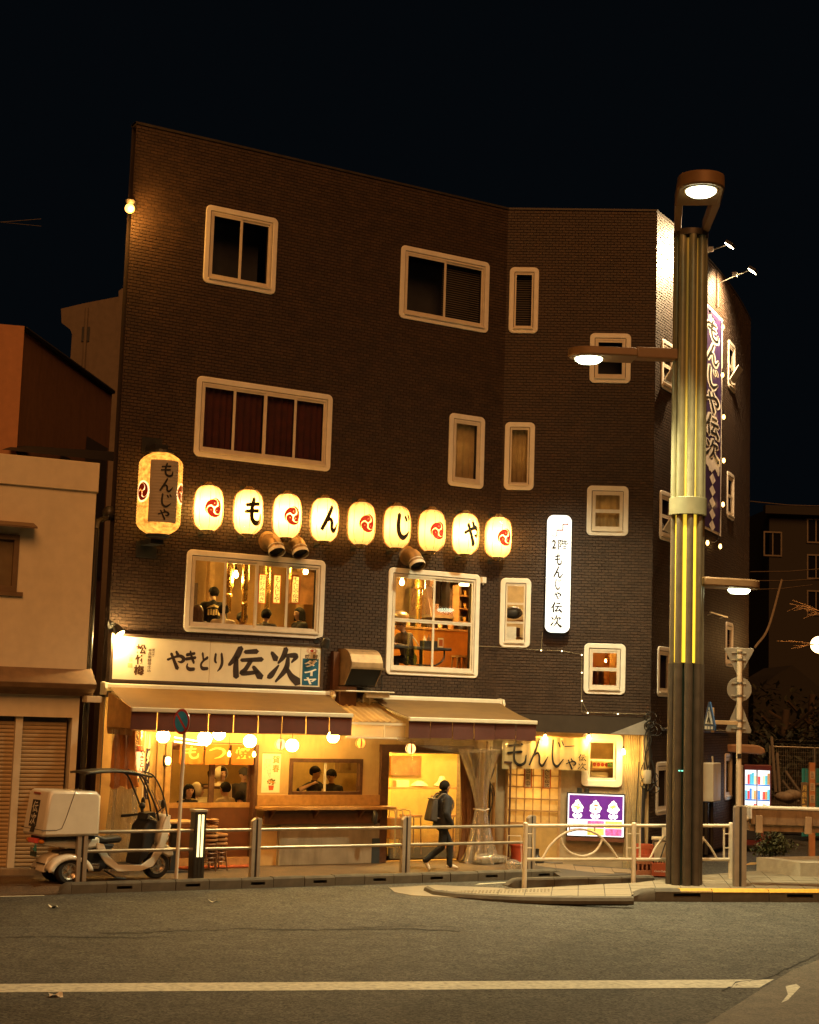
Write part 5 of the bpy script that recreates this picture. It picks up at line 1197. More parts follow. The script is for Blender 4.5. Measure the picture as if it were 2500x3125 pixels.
def clamp_search(px, w, z):
    best = None
    for i in range(181):
        s = SCN*i/180; p = Vector(cfast(s,-w,z)); e = abs(pj(p)[0]-px)
        if best is None or e < best[0]: best = (e, s)
    return best[1]
def solve_lamp(px, py, w):
    z = 13.2
    for _ in range(5):
        s = clamp_search(px, w, z); p = Vector(cfast(s,-w,z)); y = p.y; z = at_y(px,py,y).z
    return s, z
FLD = E('flood_lens', (1,.80,.48), 30)
for i, (px, py) in enumerate(((2229,752),(2298,830))):
    s, z = solve_lamp(px, py, .85); h = c_pt(s)[1]; p = Vector(cfast(s,-.85,z))
    r = empty('flood_lamp', p, h, label=('flood lamp on a long arm near the street light head','brighter flood lamp on a long arm at the roof of the right wall')[i], cat='flood lamp', group='flood lamps over the right brick wall')
    R = Matrix.Rotation(radians(35),3,'X'); b = MB(); b.obox((0,0,.05), (.13,.09,.035), R); b.build('housing', DARK, r, bev=.01)
    b = MB(); b.obox((0,.0,.05)+R@Vector((0,0,-.045)) if False else Vector((0,0,.05))+R@Vector((0,0,-.042)), (.115,.078,.006), R); b.build('lens', FLD, r)
    b = MB(); b.tube([(0,.06,.05),(0,.35,-.03),(0,.70,-.16),(0,.83,-.22)], .014, 6); b.box(-.05,.05,.79,.845,-.75,-.15); b.obox((0,.42,-.02),(.035,.05,.05)); b.build('arm', STEEL, r)
    light('flood_beam', (0,.12,-.08), (3800,2000)[i], (1,.68,.34), .08, r, spot=((105,.8),(135,.8))[i], rot=Vector(((-.85,.62,-.62),(.12,.6,-.72))[i]).to_track_quat('-Z','Y').to_euler())
bsx = empty('bulb_string', (0,0,0), label='string of small lit bulbs around the purple banner on the right wall', cat='light string')
bpx = [(2167,965),(2207,997),(2206,1143),(2209,1271),(2209,1404),(2207,1538),(2199,1666),(2160,1655)]
pts3 = []
for x,y in bpx:
    s, z = c_px(x,y,.18); pts3.append((s,z)); p = Vector(cfast(s,-.18,z))
    b = MB(); b.lathe([(.004,-.07),(.03,-.045),(.036,-.01),(.022,.04)], 10, p); b.build('bulb', E('string_bulb', (1,.55,.15), 9), bsx); b = MB(); b.cyl(p+Vector((0,0,.04)), p+Vector((0,0,.14)), .018); b.build('socket', DARK, bsx)
b = MB(); w3 = []
for (s,z),(s2,z2) in zip(pts3,pts3[1:]):
    for t in np.linspace(0,1,6,endpoint=False): w3.append(Vector(cfast(s+(s2-s)*t, -.14, z+.16+(z2-z)*t-.12*sin(pi*t)*(1 if abs(s2-s) > .3 else .2))))
b.tube(w3, .007, 4); b.build('wire', DARK, bsx)
s, z = c_px(2195,1877,.1); b = MB(); b.tube([cfast(s-1.0,-.14,z),cfast(s+.7,-.14,z)], .02, 8); b.tube([cfast(s-.7,-.14,z),cfast(s-.7,0,z-.05)], .012, 6); b.tube([cfast(s+.5,-.14,z),cfast(s+.5,0,z-.05)], .012, 6)
b.build('wall_rail', STEEL, None, label='horizontal metal rail on the right brick wall below the street light arm', cat='rail')
s, z = c_px(2175,2388,.2); p = Vector(cfast(s,-.2,z)); h = c_pt(s)[1]; dz = .62
r = empty('boiler_box', p, h, label='pale wall mounted gas boiler beside the narrow ground floor window of the right wall', cat='boiler')
b = MB(); b.box(-.34,.34,-.10,.18,-.40,.42); b.build('case', M('pale_boiler', (.62,.62,.52), .5, var=.06), r, bev=.02); b = MB(); b.tube([(0,0,.42),(-.06,0,.55)], .02, 6); b.box(-.015,.015,-.106,-.10,-.28,.3); b.build('pipe', SASH, r)
b = MB()
for k in range(2): s2 = s-.25+.5*k; b.tube([cfast(s2,-.12,z-.42),cfast(s2,-.12,.0)], .05, 8)
b.build('downpipe', M('dark_pipe', (.03,.025,.02), .4), None, smooth=60, label='pair of dark pipes running down below the pale boiler', cat='pipe')
b = MB(); a = c_px(2020,2225,.06); c_ = c_px(2230,2215,.06); b.tube([cfast(a[0],-.08,a[1]),cfast(c_[0],-.08,a[1]-.05)], .035, 8); b.build('conduit', M('dark_pipe',(0,0,0)), None, smooth=60, label='dark horizontal conduit along the right wall above the ground floor windows', cat='pipe')
# cable bundle at the corner between B and C
cb = empty('cable_bundle', FB.W(UB+.03,-.05,0), FB.ang, label='tangled black cables and a meter can at the corner of the brick building', cat='cables')
b = MB()
for k in range(7):
    x = random.uniform(-.12,.08); z0 = random.uniform(1.2,1.7); b.tube(cat([(x+random.uniform(-.1,.1), -.05+random.uniform(-.05,.02), z0+(2.75-z0)*t) for t in (0,.25,.5,.75,1)], 4), .011, 5)
for k in range(9):
    c = Vector((random.uniform(-.12,.1), -.08, 2.75+random.uniform(-.2,.2))) if k < 6 else Vector((random.uniform(-.2,.1),-.1,1.55+random.uniform(-.1,.2))); rr = random.uniform(.06,.14)
    b.tube([c+Vector((rr*cos(t),.03*sin(2*t),rr*sin(t))) for t in np.linspace(0,5.8,14)], .010, 5)
b.build('loose_cable', BLACK, cb); b = MB(); b.lathe([(.07,-.13),(.08,-.1),(.08,.1),(.07,.13)], 14, (-.08,-.1,1.72)); b.build('meter_can', M('grey_can', (.5,.45,.34), .5), cb, smooth=50)
b = MB(); b.tube([(-.14,-.06,1.5),(-.15,-.05,.8),(-.13,-.05,-.1)], .035, 8); b.tube([(-.24,-.06,2.0),(-.28,-.05,.9),(-.26,-.05,-.1)], .012, 6); b.build('conduit', BLACK, cb)
# ------------------------------------------------------------------ tall street light made of a ring of tubes
OLIVE = M('olive_steel_tube', (.30,.29,.18), .42, metal=.35, var=.08); DBRN = M('dark_bronze_tube', (.085,.066,.047), .45, metal=.3, var=.15)
pc = g(2093,2705,0)+Vector((.02,.30,0)); D = pc.y
def zat(py, px=2100): return at_y(px,py,D-.25).z
z1, z2, z3, z4 = zat(2025), zat(1569), zat(1516), zat(706)
sl = empty('street_light', pc, 0, label='tall street light made of bundled steel tubes with three lamp heads and yellow glowing slots', cat='street light')
def sp(n, mt, f, par=None, **k):
    b = MB(); f(b); return b.build(n, mt, par or sl, **k)
for i in range(8):
    a = 2*pi*i/8; x, y = .245*sin(a), -.245*cos(a)
    sp('upper_tube', OLIVE, lambda b: b.cyl((x,y,z3),(x,y,z4),.070,n=16), smooth=40)
    sp('middle_tube', M('brown_steel_tube', (.17,.14,.09), .4, metal=.5, var=.1), lambda b: b.cyl((x,y,z1),(x,y,z2),.062,n=16), smooth=40)
    sp('lower_tube', DBRN, lambda b: b.cyl((x*1.0,y*1.0,-.02),(x,y,z1),.078,n=16), smooth=40)
    a += pi/8; x, y = .20*sin(a), -.20*cos(a)
    sp('glow_strip', E('yellow_strip', (.90,.60,.045), .95), lambda b: b.cyl((x,y,z1+.02),(x,y,z2),.045,n=12), smooth=40)
    sp('dim_strip', E('dim_yellow_strip', (1,.66,.16), .03), lambda b: b.cyl((x,y,z3),(x,y,z4-.1),.030,n=10), smooth=40)
sp('core', M('dark_core', (.03,.04,.035), .4), lambda b: b.cyl((0,0,-.02),(0,0,z4),.13,n=16), smooth=40)
sp('core', M('dark_green_glass', (.012,.022,.016), .15), lambda b: b.cyl((0,0,.0),(0,0,z1+.0),.215,n=24), smooth=40)
sp('ring_collar', OLIVE, lambda b: b.lathe([(.30,z2),(.335,z2),(.335,z3),(.30,z3),(.14,z3-.05),(.14,z2+.05)],32), smooth=40, bev=.006)
sp('top_cap', DBRN, lambda b: b.lathe([(.315,z4-.05),(.315,z4+.06),(.05,z4+.1)],32), smooth=40)
for i in range(3): sp('indicator', E('green_led', (.2,1,.7), 1.5), lambda b: b.box(-.16+.05*i,-.13+.05*i,-.262,-.255,zat(2353)-.01,zat(2353)+.01))
HEADM = M('lamp_head_bronze', (.22,.13,.06), .5, metal=.2, var=.08)
LENS = E('street_lens', (.97,1.0,.62), 11)
def head(tip, z, width, yoke, power, spot=(128,.7), tilt=0, th=.16, lr=.25):
    d = Vector((tip.x-pc.x, tip.y-pc.y, 0)); L = d.length; ang = atan2(d.y,d.x)
    h = empty('lamp_head', (0,0,z), ang); h.parent = sl; w = width/2
    body = [(max(.2,L-.85),-w)]+[(L+.0+.42*cos(a)*.9, w*sin(a)*1.0) for a in np.linspace(-pi/2,pi/2,13)]+[(max(.2,L-.85),w)]
    b = MB(); b.prism(body, 0, th, plane='xy'); b.build('head_plate', HEADM, h, bev=.03, smooth=40)
    if yoke:
        for s in (-1,1):
            b = MB(); b.prism([(.1,s*(w*.80)),(L-.84,s*w),(L-.84,s*(w-.14)),(.1,s*(w*.80-.12))], 0.005, th-.005, plane='xy'); b.build('yoke_arm', HEADM, h, bev=.01)
    else:
        b = MB(); b.box(.2,L-.84,-w*.45,w*.45,.012,th+.06); b.build('arm_beam', HEADM, h, bev=.03)
    b = MB(); b.lathe([(lr*.75,-.085),(lr*.97,-.045),(lr,0.0)], 28, (L,0,0)); b.build('lens', LENS, h, smooth=50)
    b = MB(); b.lathe([(lr+.03,-.012),(lr+.03,.005),(lr,.005)], 28, (L,0,0)); b.build('lens_rim', HEADM, h)
    light('lamp_beam', (L,0,-.12), power, (1,.85,.46), .2, h, spot=spot, rot=(0,radians(tilt),0))
tip = g(2140,580,z4+.02); head(tip, z4+.02, .78, True, 6900, (118,.65), -16, th=.24, lr=.255)
t2 = at_y(1797,1092,D-.1); head(t2, t2.z, .62, False, 3900, (124,.9), lr=.25)
t3 = at_y(2256,1797,D+.25); head(t3, t3.z, .62, False, 240, lr=.2)

# ------------------------------------------------------------------ silver railing along the kerb
POSTM = M('steel_post', (.36,.31,.25), .45, metal=.35, var=.12, stain=.3, scol=(.18,.14,.1)); RAILM = M('steel_rail', (.42,.36,.28), .35, metal=.6, var=.1)
pb = [g(243,2698),g(775,2681),g(1228,2665),g(1618,2654)]
fr0 = Frame((pb[0].x,pb[0].y), atan2((pb[3]-pb[0]).y,(pb[3]-pb[0]).x))
rl = empty('silver_railing', pb[0], fr0.ang, label='silver two-rail pedestrian railing with four flat steel posts along the left kerb', cat='railing')
for p in pb:
    q = fr0.L(p); z = fr0.px(*(pj(p)[0],2510)).z if False else 1.0
    b = MB()
    for s in (-1,1): b.prism([(s*.018,-.02),(s*.085,-.02),(s*.085,.98-(0.04 if s < 0 else 0)),(s*.018,1.0)], -.045, .045)
    po_ = b.build('post', POSTM, rl, (q.x,0,0), bev=.006, smooth=30); b = MB(); b.box(-.019,.019,-.03,.03,-.02,.97); b.build('dark_groove', M('groove_black', (.02,.018,.015), .6), po_)
x3 = fr0.L(pb[3]).x
for z in (.80,.50): b = MB(); b.cyl((0,0,z),(x3,0,z),.027,n=12); b.build('rail', RAILM, rl, smooth=40)
# ------------------------------------------------------------------ white fence with arches
f0 = gp(1600,2708); f1 = gp(2230,2682); fr1 = Frame((f0.x,f0.y), atan2((f1-f0).y,(f1-f0).x))
WF = M('cream_fence_paint', (.70,.63,.50), .42, var=.06, stain=.3, sscale=(3,3,2), scol=(.4,.3,.2))
wf = empty('white_fence', (f0.x,f0.y,0), fr1.ang, label='white tubular fence with arched bars around the paved street corner', cat='fence')
def wp_(px,py): q = fr1.px(px,py,0); return Vector((q.x,0,q.z))
for px, yb in ((1600,2708),(1933,2692),(2230,2682)):
    a = wp_(px,yb); b = MB(); b.cyl((a.x,0,a.z-.05),(a.x,0,wp_(px,2513).z),.042,n=14); b.sphere((a.x,0,wp_(px,2513).z),.042,12,6,sc=(1,1,.5)); b.build('post', WF, wf, smooth=40)
for y in (2520,2623):
    for xa, xb in ((1606,1926),(1940,2224)):
        a, c = wp_(xa,y), wp_(xb,y); b = MB(); b.cyl(a,c,.030,n=12); b.build('rail', WF, wf, smooth=40)
for x in (1627,1913,1953,2210):
    a, c = wp_(x,2520), wp_(x,2622); b = MB(); b.cyl(a,c,.02,n=10); b.build('upright', WF, wf, smooth=40)
for x0, x1 in ((1606,1627),(1913,1926),(1940,1953),(2210,2224)):
    for y in (2545,2588): a, c = wp_(x0,y), wp_(x1,y); b = MB(); b.cyl(a,c,.010,n=8); b.build('link', WF, wf)
for dx in (0,325):
    if dx: pp = lambda x, y: wp_(1940+(x-1606)*(2224-1940)/(1926-1606), y)
    else: pp = wp_
    b = MB(); b.tube(cat([pp(*q) for q in ((1655,2621),(1680,2580),(1720,2545),(1770,2531),(1820,2545),(1860,2582),(1886,2621))], 6), .020, 10); b.build('arch_bar', WF, wf, smooth=50)
    b = MB(); b.tube(cat([pp(*q) for q in ((1711,2553),(1718,2578),(1740,2602),(1778,2613),(1812,2602),(1832,2578),(1839,2553))], 6), .020, 10); b.build('loop_bar', WF, wf, smooth=50)
    for x in (1738,1815): a, c = pp(x,2520), pp(x,2537); b = MB(); b.cyl(a,c,.014,n=8); b.build('link', WF, wf)
# ------------------------------------------------------------------ no parking sign
b0 = g(537,2689); np_ = empty('no_parking_sign', b0, radians(-44), label='round blue and red no parking sign on a slim white pole by the kerb', cat='road sign')
lean = -.035
zS = 1.98+.15
top = at_y(565,2212,b0.y); dx = (top.x-b0.x); 
PW = M('sign_pole_paint', (.62,.57,.48), .45, var=.08, stain=.4, sscale=(6,6,1.5), scol=(.35,.24,.15))
lv = Matrix.Rotation(radians(44),3,'Z') @ Vector((dx,0,top.z))
b = MB(); b.cyl((0,0,-.02), lv, .030, n=14); b.build('pole', PW, np_, smooth=40)
dc = at_y(547,2202,b0.y-.05); dl_ = Matrix.Rotation(radians(44),3,'Z') @ (dc-b0); dl_.y = lv.y*.97-.05
def disc(r, y, mt, nm, par, c, thick=.004): b = MB(); b.lathe([(r,y-thick),(r,y)], 36, (c.x,c.y,c.z), axis='y'); return b.build(nm, mt, par, smooth=40)
pl = disc(.21, .006, STEEL, 'plate', np_, dl_, .006)
disc(.208, -.001, M('sign_red', (.42,.03,.025), .45), 'red_ring', np_, dl_, .003); disc(.168, -.005, M('sign_blue_face', (.02,.30,.72), .45), 'blue_disc', np_, dl_, .003)
b = MB(); R = Matrix.Rotation(radians(45),3,'Y'); b.obox((dl_.x,dl_.y-.0095,dl_.z), (.168,.0015,.020), R); b.build('red_bar', M('sign_red',(0,0,0)), np_)
# lit bollard
b0 = g(597,2686); bo = empty('light_bollard', b0, FA.ang, label='dark square bollard with two vertical lit tubes behind the railing', cat='bollard light')
b = MB(); b.box(-.10,.10,-.10,.10,0,1.10); b.build('body', M('bollard_bronze', (.035,.03,.022), .45, metal=.3), bo, bev=.008)
b = MB(); b.box(-.115,.115,-.115,.115,1.10,1.14); b.build('cap', POSTM, bo, bev=.006)
for x in (-.05,.015): b = MB(); b.box(x,x+.038,-.112,-.1,.38,1.06); b.build('lit_tube', E('bollard_tube', (1,.80,.38), 1.7), bo)
b = MB()
for x in (-.075,-.01,.055): b.box(x-.006,x+.006,-.108,-.1,0,.36)
b.build('groove', M('groove_black',(0,0,0)), bo, kind='stuff')
# ------------------------------------------------------------------ sign post seen from behind, and its steel base post
b0 = g(2257,2705)+Vector((0,.1,0)); sp0 = empty('sign_post', b0, 0, label='white pole with three grey sign backs and a blue crossing sign', cat='road sign')
def zz(y): return at_y(2257,y,b0.y).z
b = MB(); b.cyl((0,.02,-.02),(.0,.02,zz(1982)),.047,n=16); b.build('pole', M('pale_pole', (.70,.58,.42), .4, var=.06, stain=.3, sscale=(4,4,1), scol=(.5,.35,.22)), sp0, smooth=40)
BACK = M('sign_back_grey', (.21,.18,.14), .55, metal=.0, var=.08, stain=.25)
def back(nm, poly, y=-.0):
    b = MB(); b.prism(poly, .085, .097); return b.build(nm, BACK, sp0, bev=.004)
m_ = b0.y/CF*1.003
def sx(px): return (px-2257)*m_
def tri(pts, r=.02): return [(sx(x), zz(y)) for x, y in pts]
back('stop_sign_back', tri(((2213,1982),(2218,1977),(2300,1977),(2304,1982),(2262,2062),(2254,2062))))
cz_ = zz(2104); rr = 37.5*m_; back('round_sign_back', [(sx(2259.5)+rr*cos(2*pi*k/36), cz_+rr*sin(2*pi*k/36)) for k in range(36)])
back('triangle_sign_back', tri(((2255,2140),(2263,2140),(2297,2228),(2295,2237),(2222,2237),(2219,2228))))
for y in (1991,2013,2085,2123,2199,2223):
    b = MB(); b.box(-.13,.13,.076,.085,zz(y)-.012,zz(y)+.012)
    for x in (-.115,-.085,.085,.115): b.box(x-.008,x+.008,.068,.076,zz(y)-.012,zz(y)+.012)
    br = b.build('bracket', M('bracket_steel', (.34,.29,.22), .5), sp0); b = MB(); b.lathe([(.053,-.018),(.053,.018)], 14, (0,.02,zz(y))); b.build('clamp', STEEL, sp0)
b = MB(); b.box(sx(2182),-.03,-.02,.03,zz(2207)-.035,zz(2207)+.035); b.build('side_arm', M('arm_orange_steel', (.5,.36,.2), .45, metal=.3), sp0, bev=.004); b = MB(); b.box(sx(2176)-.02,sx(2176)+.025,-.02,.02,zz(2238),zz(2162)); b.build('arm_plate', M('arm_orange_steel',(0,0,0)), sp0)
c = empty('crossing_sign', (sx(2167),0,zz(2190)), radians(-72)); c.parent = sp0
b = MB(); b.prism([(-.22,-.24),(.22,-.24),(.22,-.16),(.03,.26),(-.03,.26),(-.22,-.16)], -.01, .01); b.build('blue_plate', M('crossing_blue', (.012,.06,.17), .45), c)
b = MB(); b.prism([(-.14,-.13),(.14,-.13),(.0,.17)], -.013, -.0105); b.build('white_triangle', M('sign_white',(0,0,0)), c)
b = MB(); b.tube([(.0,-.0135,.08),(0,-.0135,.0),(-.05,-.0135,-.1)],.013,5); b.tube([(0,-.0135,0),(.05,-.0135,-.1)],.013,5); b.sphere((0,-.014,.105),.02,8,6,sc=(1,.2,1)); b.build('walking_figure', INKB, c)
for i in range(3): b = MB(); b.box(-.15+.11*i,-.08+.11*i,-.0135,-.0105,-.22,-.17); b.build('white_bar', M('sign_white',(0,0,0)), c)
b = MB(); b.box(.0-.035,.035,-.031,-.028,zz(2315),zz(2300)); b.build('sticker', INKB, sp0)
bp_ = empty('steel_post', g(2257,2706), radians(4), label='wide brown steel post with a dark groove at the foot of the sign pole', cat='post')
b = MB()
for s in (-1,1): b.prism([(s*.022,-.02),(s*.108,-.02),(s*.108,1.36),(s*.08,1.39),(s*.022,1.39)], -.06, .06)
b.build('post_plates', POSTM, bp_, bev=.006); b = MB(); b.box(-.021,.021,-.04,.04,-.02,1.37); b.build('dark_groove', M('groove_black',(0,0,0)), bp_)
# ------------------------------------------------------------------ box beam barrier, planter, shrub
y0 = bp_.location.y+.1; a = at_y(2292,2468,y0); c = at_y(2500,2470,y0); zb0 = at_y(2300,2537,y0).z
ba = empty('barrier_beam', (a.x,y0,0), radians(2), label='rust streaked box beam barrier with pale top edge at the right of the sign pole', cat='barrier')
Lb = c.x-a.x+1.2; RUST = M('rusty_beam', (.34,.24,.15), .65, var=.15, stain=.75, sscale=(3,3,.6), scol=(.10,.055,.03))
b = MB(); b.prism([(-.05,a.z),(-.02,zb0+.12),(.06,zb0+.10),(.06,zb0),(.40,zb0),(.40,a.z)], 0, Lb, plane='yz'); b.build('beam', RUST, ba, bev=.008)
b = MB(); b.box(-.01,Lb,-.07,.46,a.z-.0,a.z+.035); b.build('top_edge', M('pale_beam_edge', (.62,.58,.48), .5, stain=.3), ba, bev=.006)
for x in (.08,Lb-1.45): b = MB(); b.box(x,x+.12,-.055,.02,zb0-.02,zb0+.28); b.build('bracket', M('beam_bracket', (.4,.28,.17), .6, stain=.3), ba, bev=.005)
b = MB(); b.cyl((-.16,.1,zb0+.20),(.0,.1,zb0+.20),.05,n=12); b.build('pivot_pipe', M('beam_bracket',(0,0,0)), ba, smooth=40); b = MB(); b.box(-.025,.0,-.08,.3,zb0+.22,a.z+.02); b.build('end_plate', WHITE, ba)
p0 = g(2445,2676); pl_ = empty('concrete_planter', p0, radians(6), label='low pale concrete planter kerb at the right edge below the barrier', cat='planter')
CON = M('pale_concrete', (.42,.37,.28), .85, var=.12, bump=.6, bscale=50, stain=.4, sscale=(1.5,1.5,1), scol=(.25,.2,.14))
b = MB(); b.add([(-.02,0,0),(2.2,.1,0),(2.2,2.0,0),(-.55,.95,0),(-.02,0,.26),(2.2,.1,.26),(2.2,2.0,.26),(-.55,.95,.26)],[(0,1,5,4),(1,2,6,5),(2,3,7,6),(3,0,4,7)]); b.add([(-.02,0,.26),(2.2,.1,.26),(2.2,.42,.26),(.12,.34,.26),(-.25,.98,.26),(-.55,.95,.26)],[(0,1,2,3),(0,3,4,5)]); b.build('kerb_block', CON, pl_, bev=.012)
b = MB(); b.add([(.0,.3,.2),(2.2,.4,.2),(2.2,2,.2),(-.4,.95,.2)],[(0,1,2,3)]); b.build('paved_top', TILE, pl_)
def leaves(name, mt, par, cs, n, size, rs, label=None, **k):
    V = []; Fc = []
    for i in range(n):
        c, r = cs[i % len(cs)]; d = Vector((random.gauss(0,1),random.gauss(0,1),random.gauss(0,1))).normalized()*(random.random()**.45)
        p = Vector(c)+Vector((d.x*r[0],d.y*r[1],d.z*r[2])); R = Matrix.Rotation(random.random()*6.28,3,'Z') @ Matrix.Rotation(random.uniform(-.9,.9),3,'X'); s = size*random.uniform(.6,1.3); b0_ = len(V)
        for q in ((0,-s,0),(s*.42,0,s*.12),(0,s,0),(-s*.42,0,s*.12)): V.append(p+R @ Vector(q))
        Fc.append((b0_,b0_+1,b0_+2,b0_+3))
    me = bpy.data.meshes.new(name); me.from_pydata([tuple(v) for v in V],[],Fc); me.materials.append(mt); o = bpy.data.objects.new(name,me); COL.objects.link(o)
    if par: o.parent = par
    return tag(o, **k)
LEAF = M('shrub_leaf', (.075,.085,.032), .5, var=.4, scale=9, isl=.5); 
s0_ = g(2450,2642)+Vector((.2,.9,0)); sh = empty('shrub', s0_, 0, label='dark leafy shrub growing behind the concrete planter', cat='shrub')
cs = [((random.uniform(-.75,1.3),random.uniform(-.2,.6),random.uniform(.18,.52)),(.28,.25,.22)) for _ in range(16)]
o = leaves('foliage', LEAF, sh, cs, 2600, .05, 0); o['kind'] = 'stuff'
b = MB()
for i in range(12): x = random.uniform(-.7,1.2); b.tube(cat([(x,.2,-.05),(x+random.uniform(-.15,.15),.2,.25),(x+random.uniform(-.3,.3),random.uniform(0,.4),.7)],4), .008, 5)
b.build('twigs', M('twig', (.12,.08,.05), .8), sh, kind='stuff')
# ------------------------------------------------------------------ vending machine under a small canopy in the alley
v0 = g(2307,2582); s = v0.y/CF; vm = empty('vending_machine', v0, radians(-6), label='red drinks vending machine with lit display windows under a small canopy in the alley', cat='vending machine')
vw, vh = .62, 1.86; VR = M('vending_red', (.13,.02,.018), .4, stain=.2)
b = MB(); b.box(-vw*.5,vw*.5,-.3,.35,.03,vh); b.build('cabinet', VR, vm, bev=.012)
b = MB(); b.box(-vw*.5-.16,-vw*.5-.005,-.22,.3,.05,vh-.02); b.build('grey_side', M('vending_grey', (.5,.48,.42), .5), vm, bev=.01)
PC = [E('can_%d' % i, c, .9) for i, c in enumerate(((.8,.06,.05),(.05,.2,.6),(.9,.75,.4),(.5,.25,.08),(.1,.5,.65),(.85,.85,.85)))]
for k, (x0, x1) in enumerate(((-.285,-.03),(.0,.275))):
    b = MB(); b.box(x0,x1,-.306,-.3,.72,1.74); wdw = b.build('lit_window', E('vending_light', (.75,.95,1.0), 1.1), vm)
    for rI in range(3):
        zr = 1.42-.34*rI; b = MB(); b.box(x0+.005,x1-.005,-.315,-.306,zr-.035,zr-.005); b.build('shelf_strip', E('vending_blue', (.05,.16,.5), .7), vm)
        for ci in range(5):
            xx = x0+.03+(x1-x0-.06)*ci/4; b = MB(); hcan = random.uniform(.17,.26); b.cyl((xx,-.314,zr),(xx,-.314,zr+hcan),.027,n=8); b.build('drink', random.choice(PC), wdw)
for x in (-.16,.13): b = MB(); b.box(x-.05,x+.05,-.31,-.3,.56,.66); b.box(x-.018,x+.018,-.316,-.31,.6,.65); b.build('coin_panel', M('vending_grey',(0,0,0)), vm)
b = MB(); b.box(-.24,.24,-.312,-.3,.16,.42); b.build('outlet_flap', BLACK, vm, bev=.006); b = MB(); b.add([(.02,-.314,.12),(.22,-.314,.12),(.12,-.314,.44)],[(0,1,2)]); b.build('red_emblem', M('vending_red2', (.4,.04,.03), .5), vm)
light('vending_glow', (0,-.55,1.25), 5, (.75,.92,1), .25, vm)
cp = empty('alley_canopy', v0+Vector((0,.4,0)), radians(-6), label='small brown rounded canopy above the vending machine', cat='canopy')
zc = at_y(2300,2290,v0.y).z; b = MB(); b.prism([(-1.3,zc+.12),(.05,zc+.12),(.19,zc+.06),(.22,zc-.04),(.12,zc-.09),(-1.3,zc-.02)], -.7, .5); b.build('canopy', M('canopy_brown', (.30,.17,.08), .6), cp, bev=.03); b = MB(); b.box(-.06,-.0,-.1,-.02,0,zc-.05); b.build('post', DARK, cp)
# ------------------------------------------------------------------ crates, bins and small things by the frontal facade
CRM = M('red_crate', (.42,.085,.03), .5, var=.1); CRB = M('brown_crate', (.30,.10,.04), .55, var=.15)
def crate(p, rz, w, d, h, mt, label, holes=True, text=None):
    r = empty('bottle_crate', p, rz, label=label, cat='crate', group='bottle crates behind the white fence'); b = MB(); t = .02
    b.box(-w/2,w/2,-d/2,d/2,0,t); b.box(-w/2,-w/2+t,-d/2,d/2,t,h); b.box(w/2-t,w/2,-d/2,d/2,t,h); b.box(-w/2+t,w/2-t,d/2-t,d/2,t,h)
    z = [(t,h*.30),(h*.68,h)] if holes else [(t,h)]
    for a, c in z: b.box(-w/2+t,w/2-t,-d/2,-d/2+t,a,c)
    if holes:
        for i in range(5): x = -w/2+t+(w-2*t)*i/4; b.box(max(-w/2+t,x-.018),min(w/2-t,x+.018),-d/2+.002,-d/2+t-.002,h*.30,h*.68)
    b.build('shell', mt, r, bev=.004)
    if text:
        b = MB(); put(b,text,flat(-w*.36,w*.36,h*.40-w*.36,h*.40+w*.36,-d/2-.003),bold=.012); b.v = [(x+(z_-h*.37)*.3,y,z_) for x,y,z_ in b.v]; b.build('lettering', M('crate_white', (.8,.75,.65), .6), r)
    return r
c0 = g(1962,2671,-.1); w1 = .30
crate(c0+Vector((0,.12,0)), FB.ang, .36,.3,.30, CRB, 'brown bottle crate at the bottom of the stack of two beside the corner')
crate(c0+Vector((.02,.16,.305)), FB.ang+.08, .36,.3,.26, CRM, 'red bottle crate on top of the brown one beside the corner')
c1 = g(2012,2673,-.1); cc = crate(c1+Vector((0,.05,0)), FB.ang+.05, .30,.28,.24, CRM, 'red soft drink crate with white script lettering beside the street light', holes=False, text='Coca-Cola')
for i in range(5):
    b = MB(); b.lathe([(.028,0),(.03,.12),(.012,.2),(.012,.25)], 8); b.build('bottle', G('bottle_glass', tint=(.5,.6,.5), gl=.2), None, c1+Vector((-.10+.05*i,.05+.03*(i % 2),.03)), smooth=40, label=('first','second','third','fourth','fifth')[i]+' empty bottle from the left in the red soft drink crate', cat='bottle', group='bottles in the red crate')
q = FB.px(2006,2640,.1); bn_ = empty('white_bin', FB.W(UB+.35,-.15,-.1), FB.ang-.1, label='cream plastic storage bin standing at the brick corner behind the fence', cat='bin')
b = MB(); b.prism([(-.24,0),(.24,0),(.28,.62),(-.28,.62)], -.2, .2); b.build('body', M('cream_plastic', (.55,.45,.30), .5, stain=.3), bn_, bev=.02); b = MB(); b.box(-.3,.3,-.22,.22,.62,.67); b.build('lid', M('cream_plastic',(0,0,0)), bn_, bev=.015)
tf = FB.W(UB+.2,-.45,-.1); ch = empty('folding_rack', tf, .3, label='black tubular folding frame leaning by the cream bin', cat='frame'); b = MB()
b.tube(cat([(-.15,0,0),(-.15,0,.55),(-.1,0,.62),(.1,0,.62),(.15,0,.55),(.15,0,0)],4),.014,6); b.tube([(-.15,0,.3),(.15,0,.3)],.01,6); b.tube([(-.05,.1,0),(.05,-.1,.6)],.012,6); b.build('frame', BLACK, ch, smooth=50)
pa = empty('paper_stack', FB.W(UB+.42,-.12,.57), .3, label='white box and folded papers lying on the cream bin', cat='papers'); b = MB(); b.obox((0,0,.10),(.13,.12,.09)); b.obox((.1,-.05,.24),(.11,.10,.012),Matrix.Rotation(-.5,3,'Y')); b.obox((.18,.05,.12),(.07,.1,.03),Matrix.Rotation(.25,3,'Y')); b.build('papers', M('paper_white', (.65,.6,.5), .7), pa)
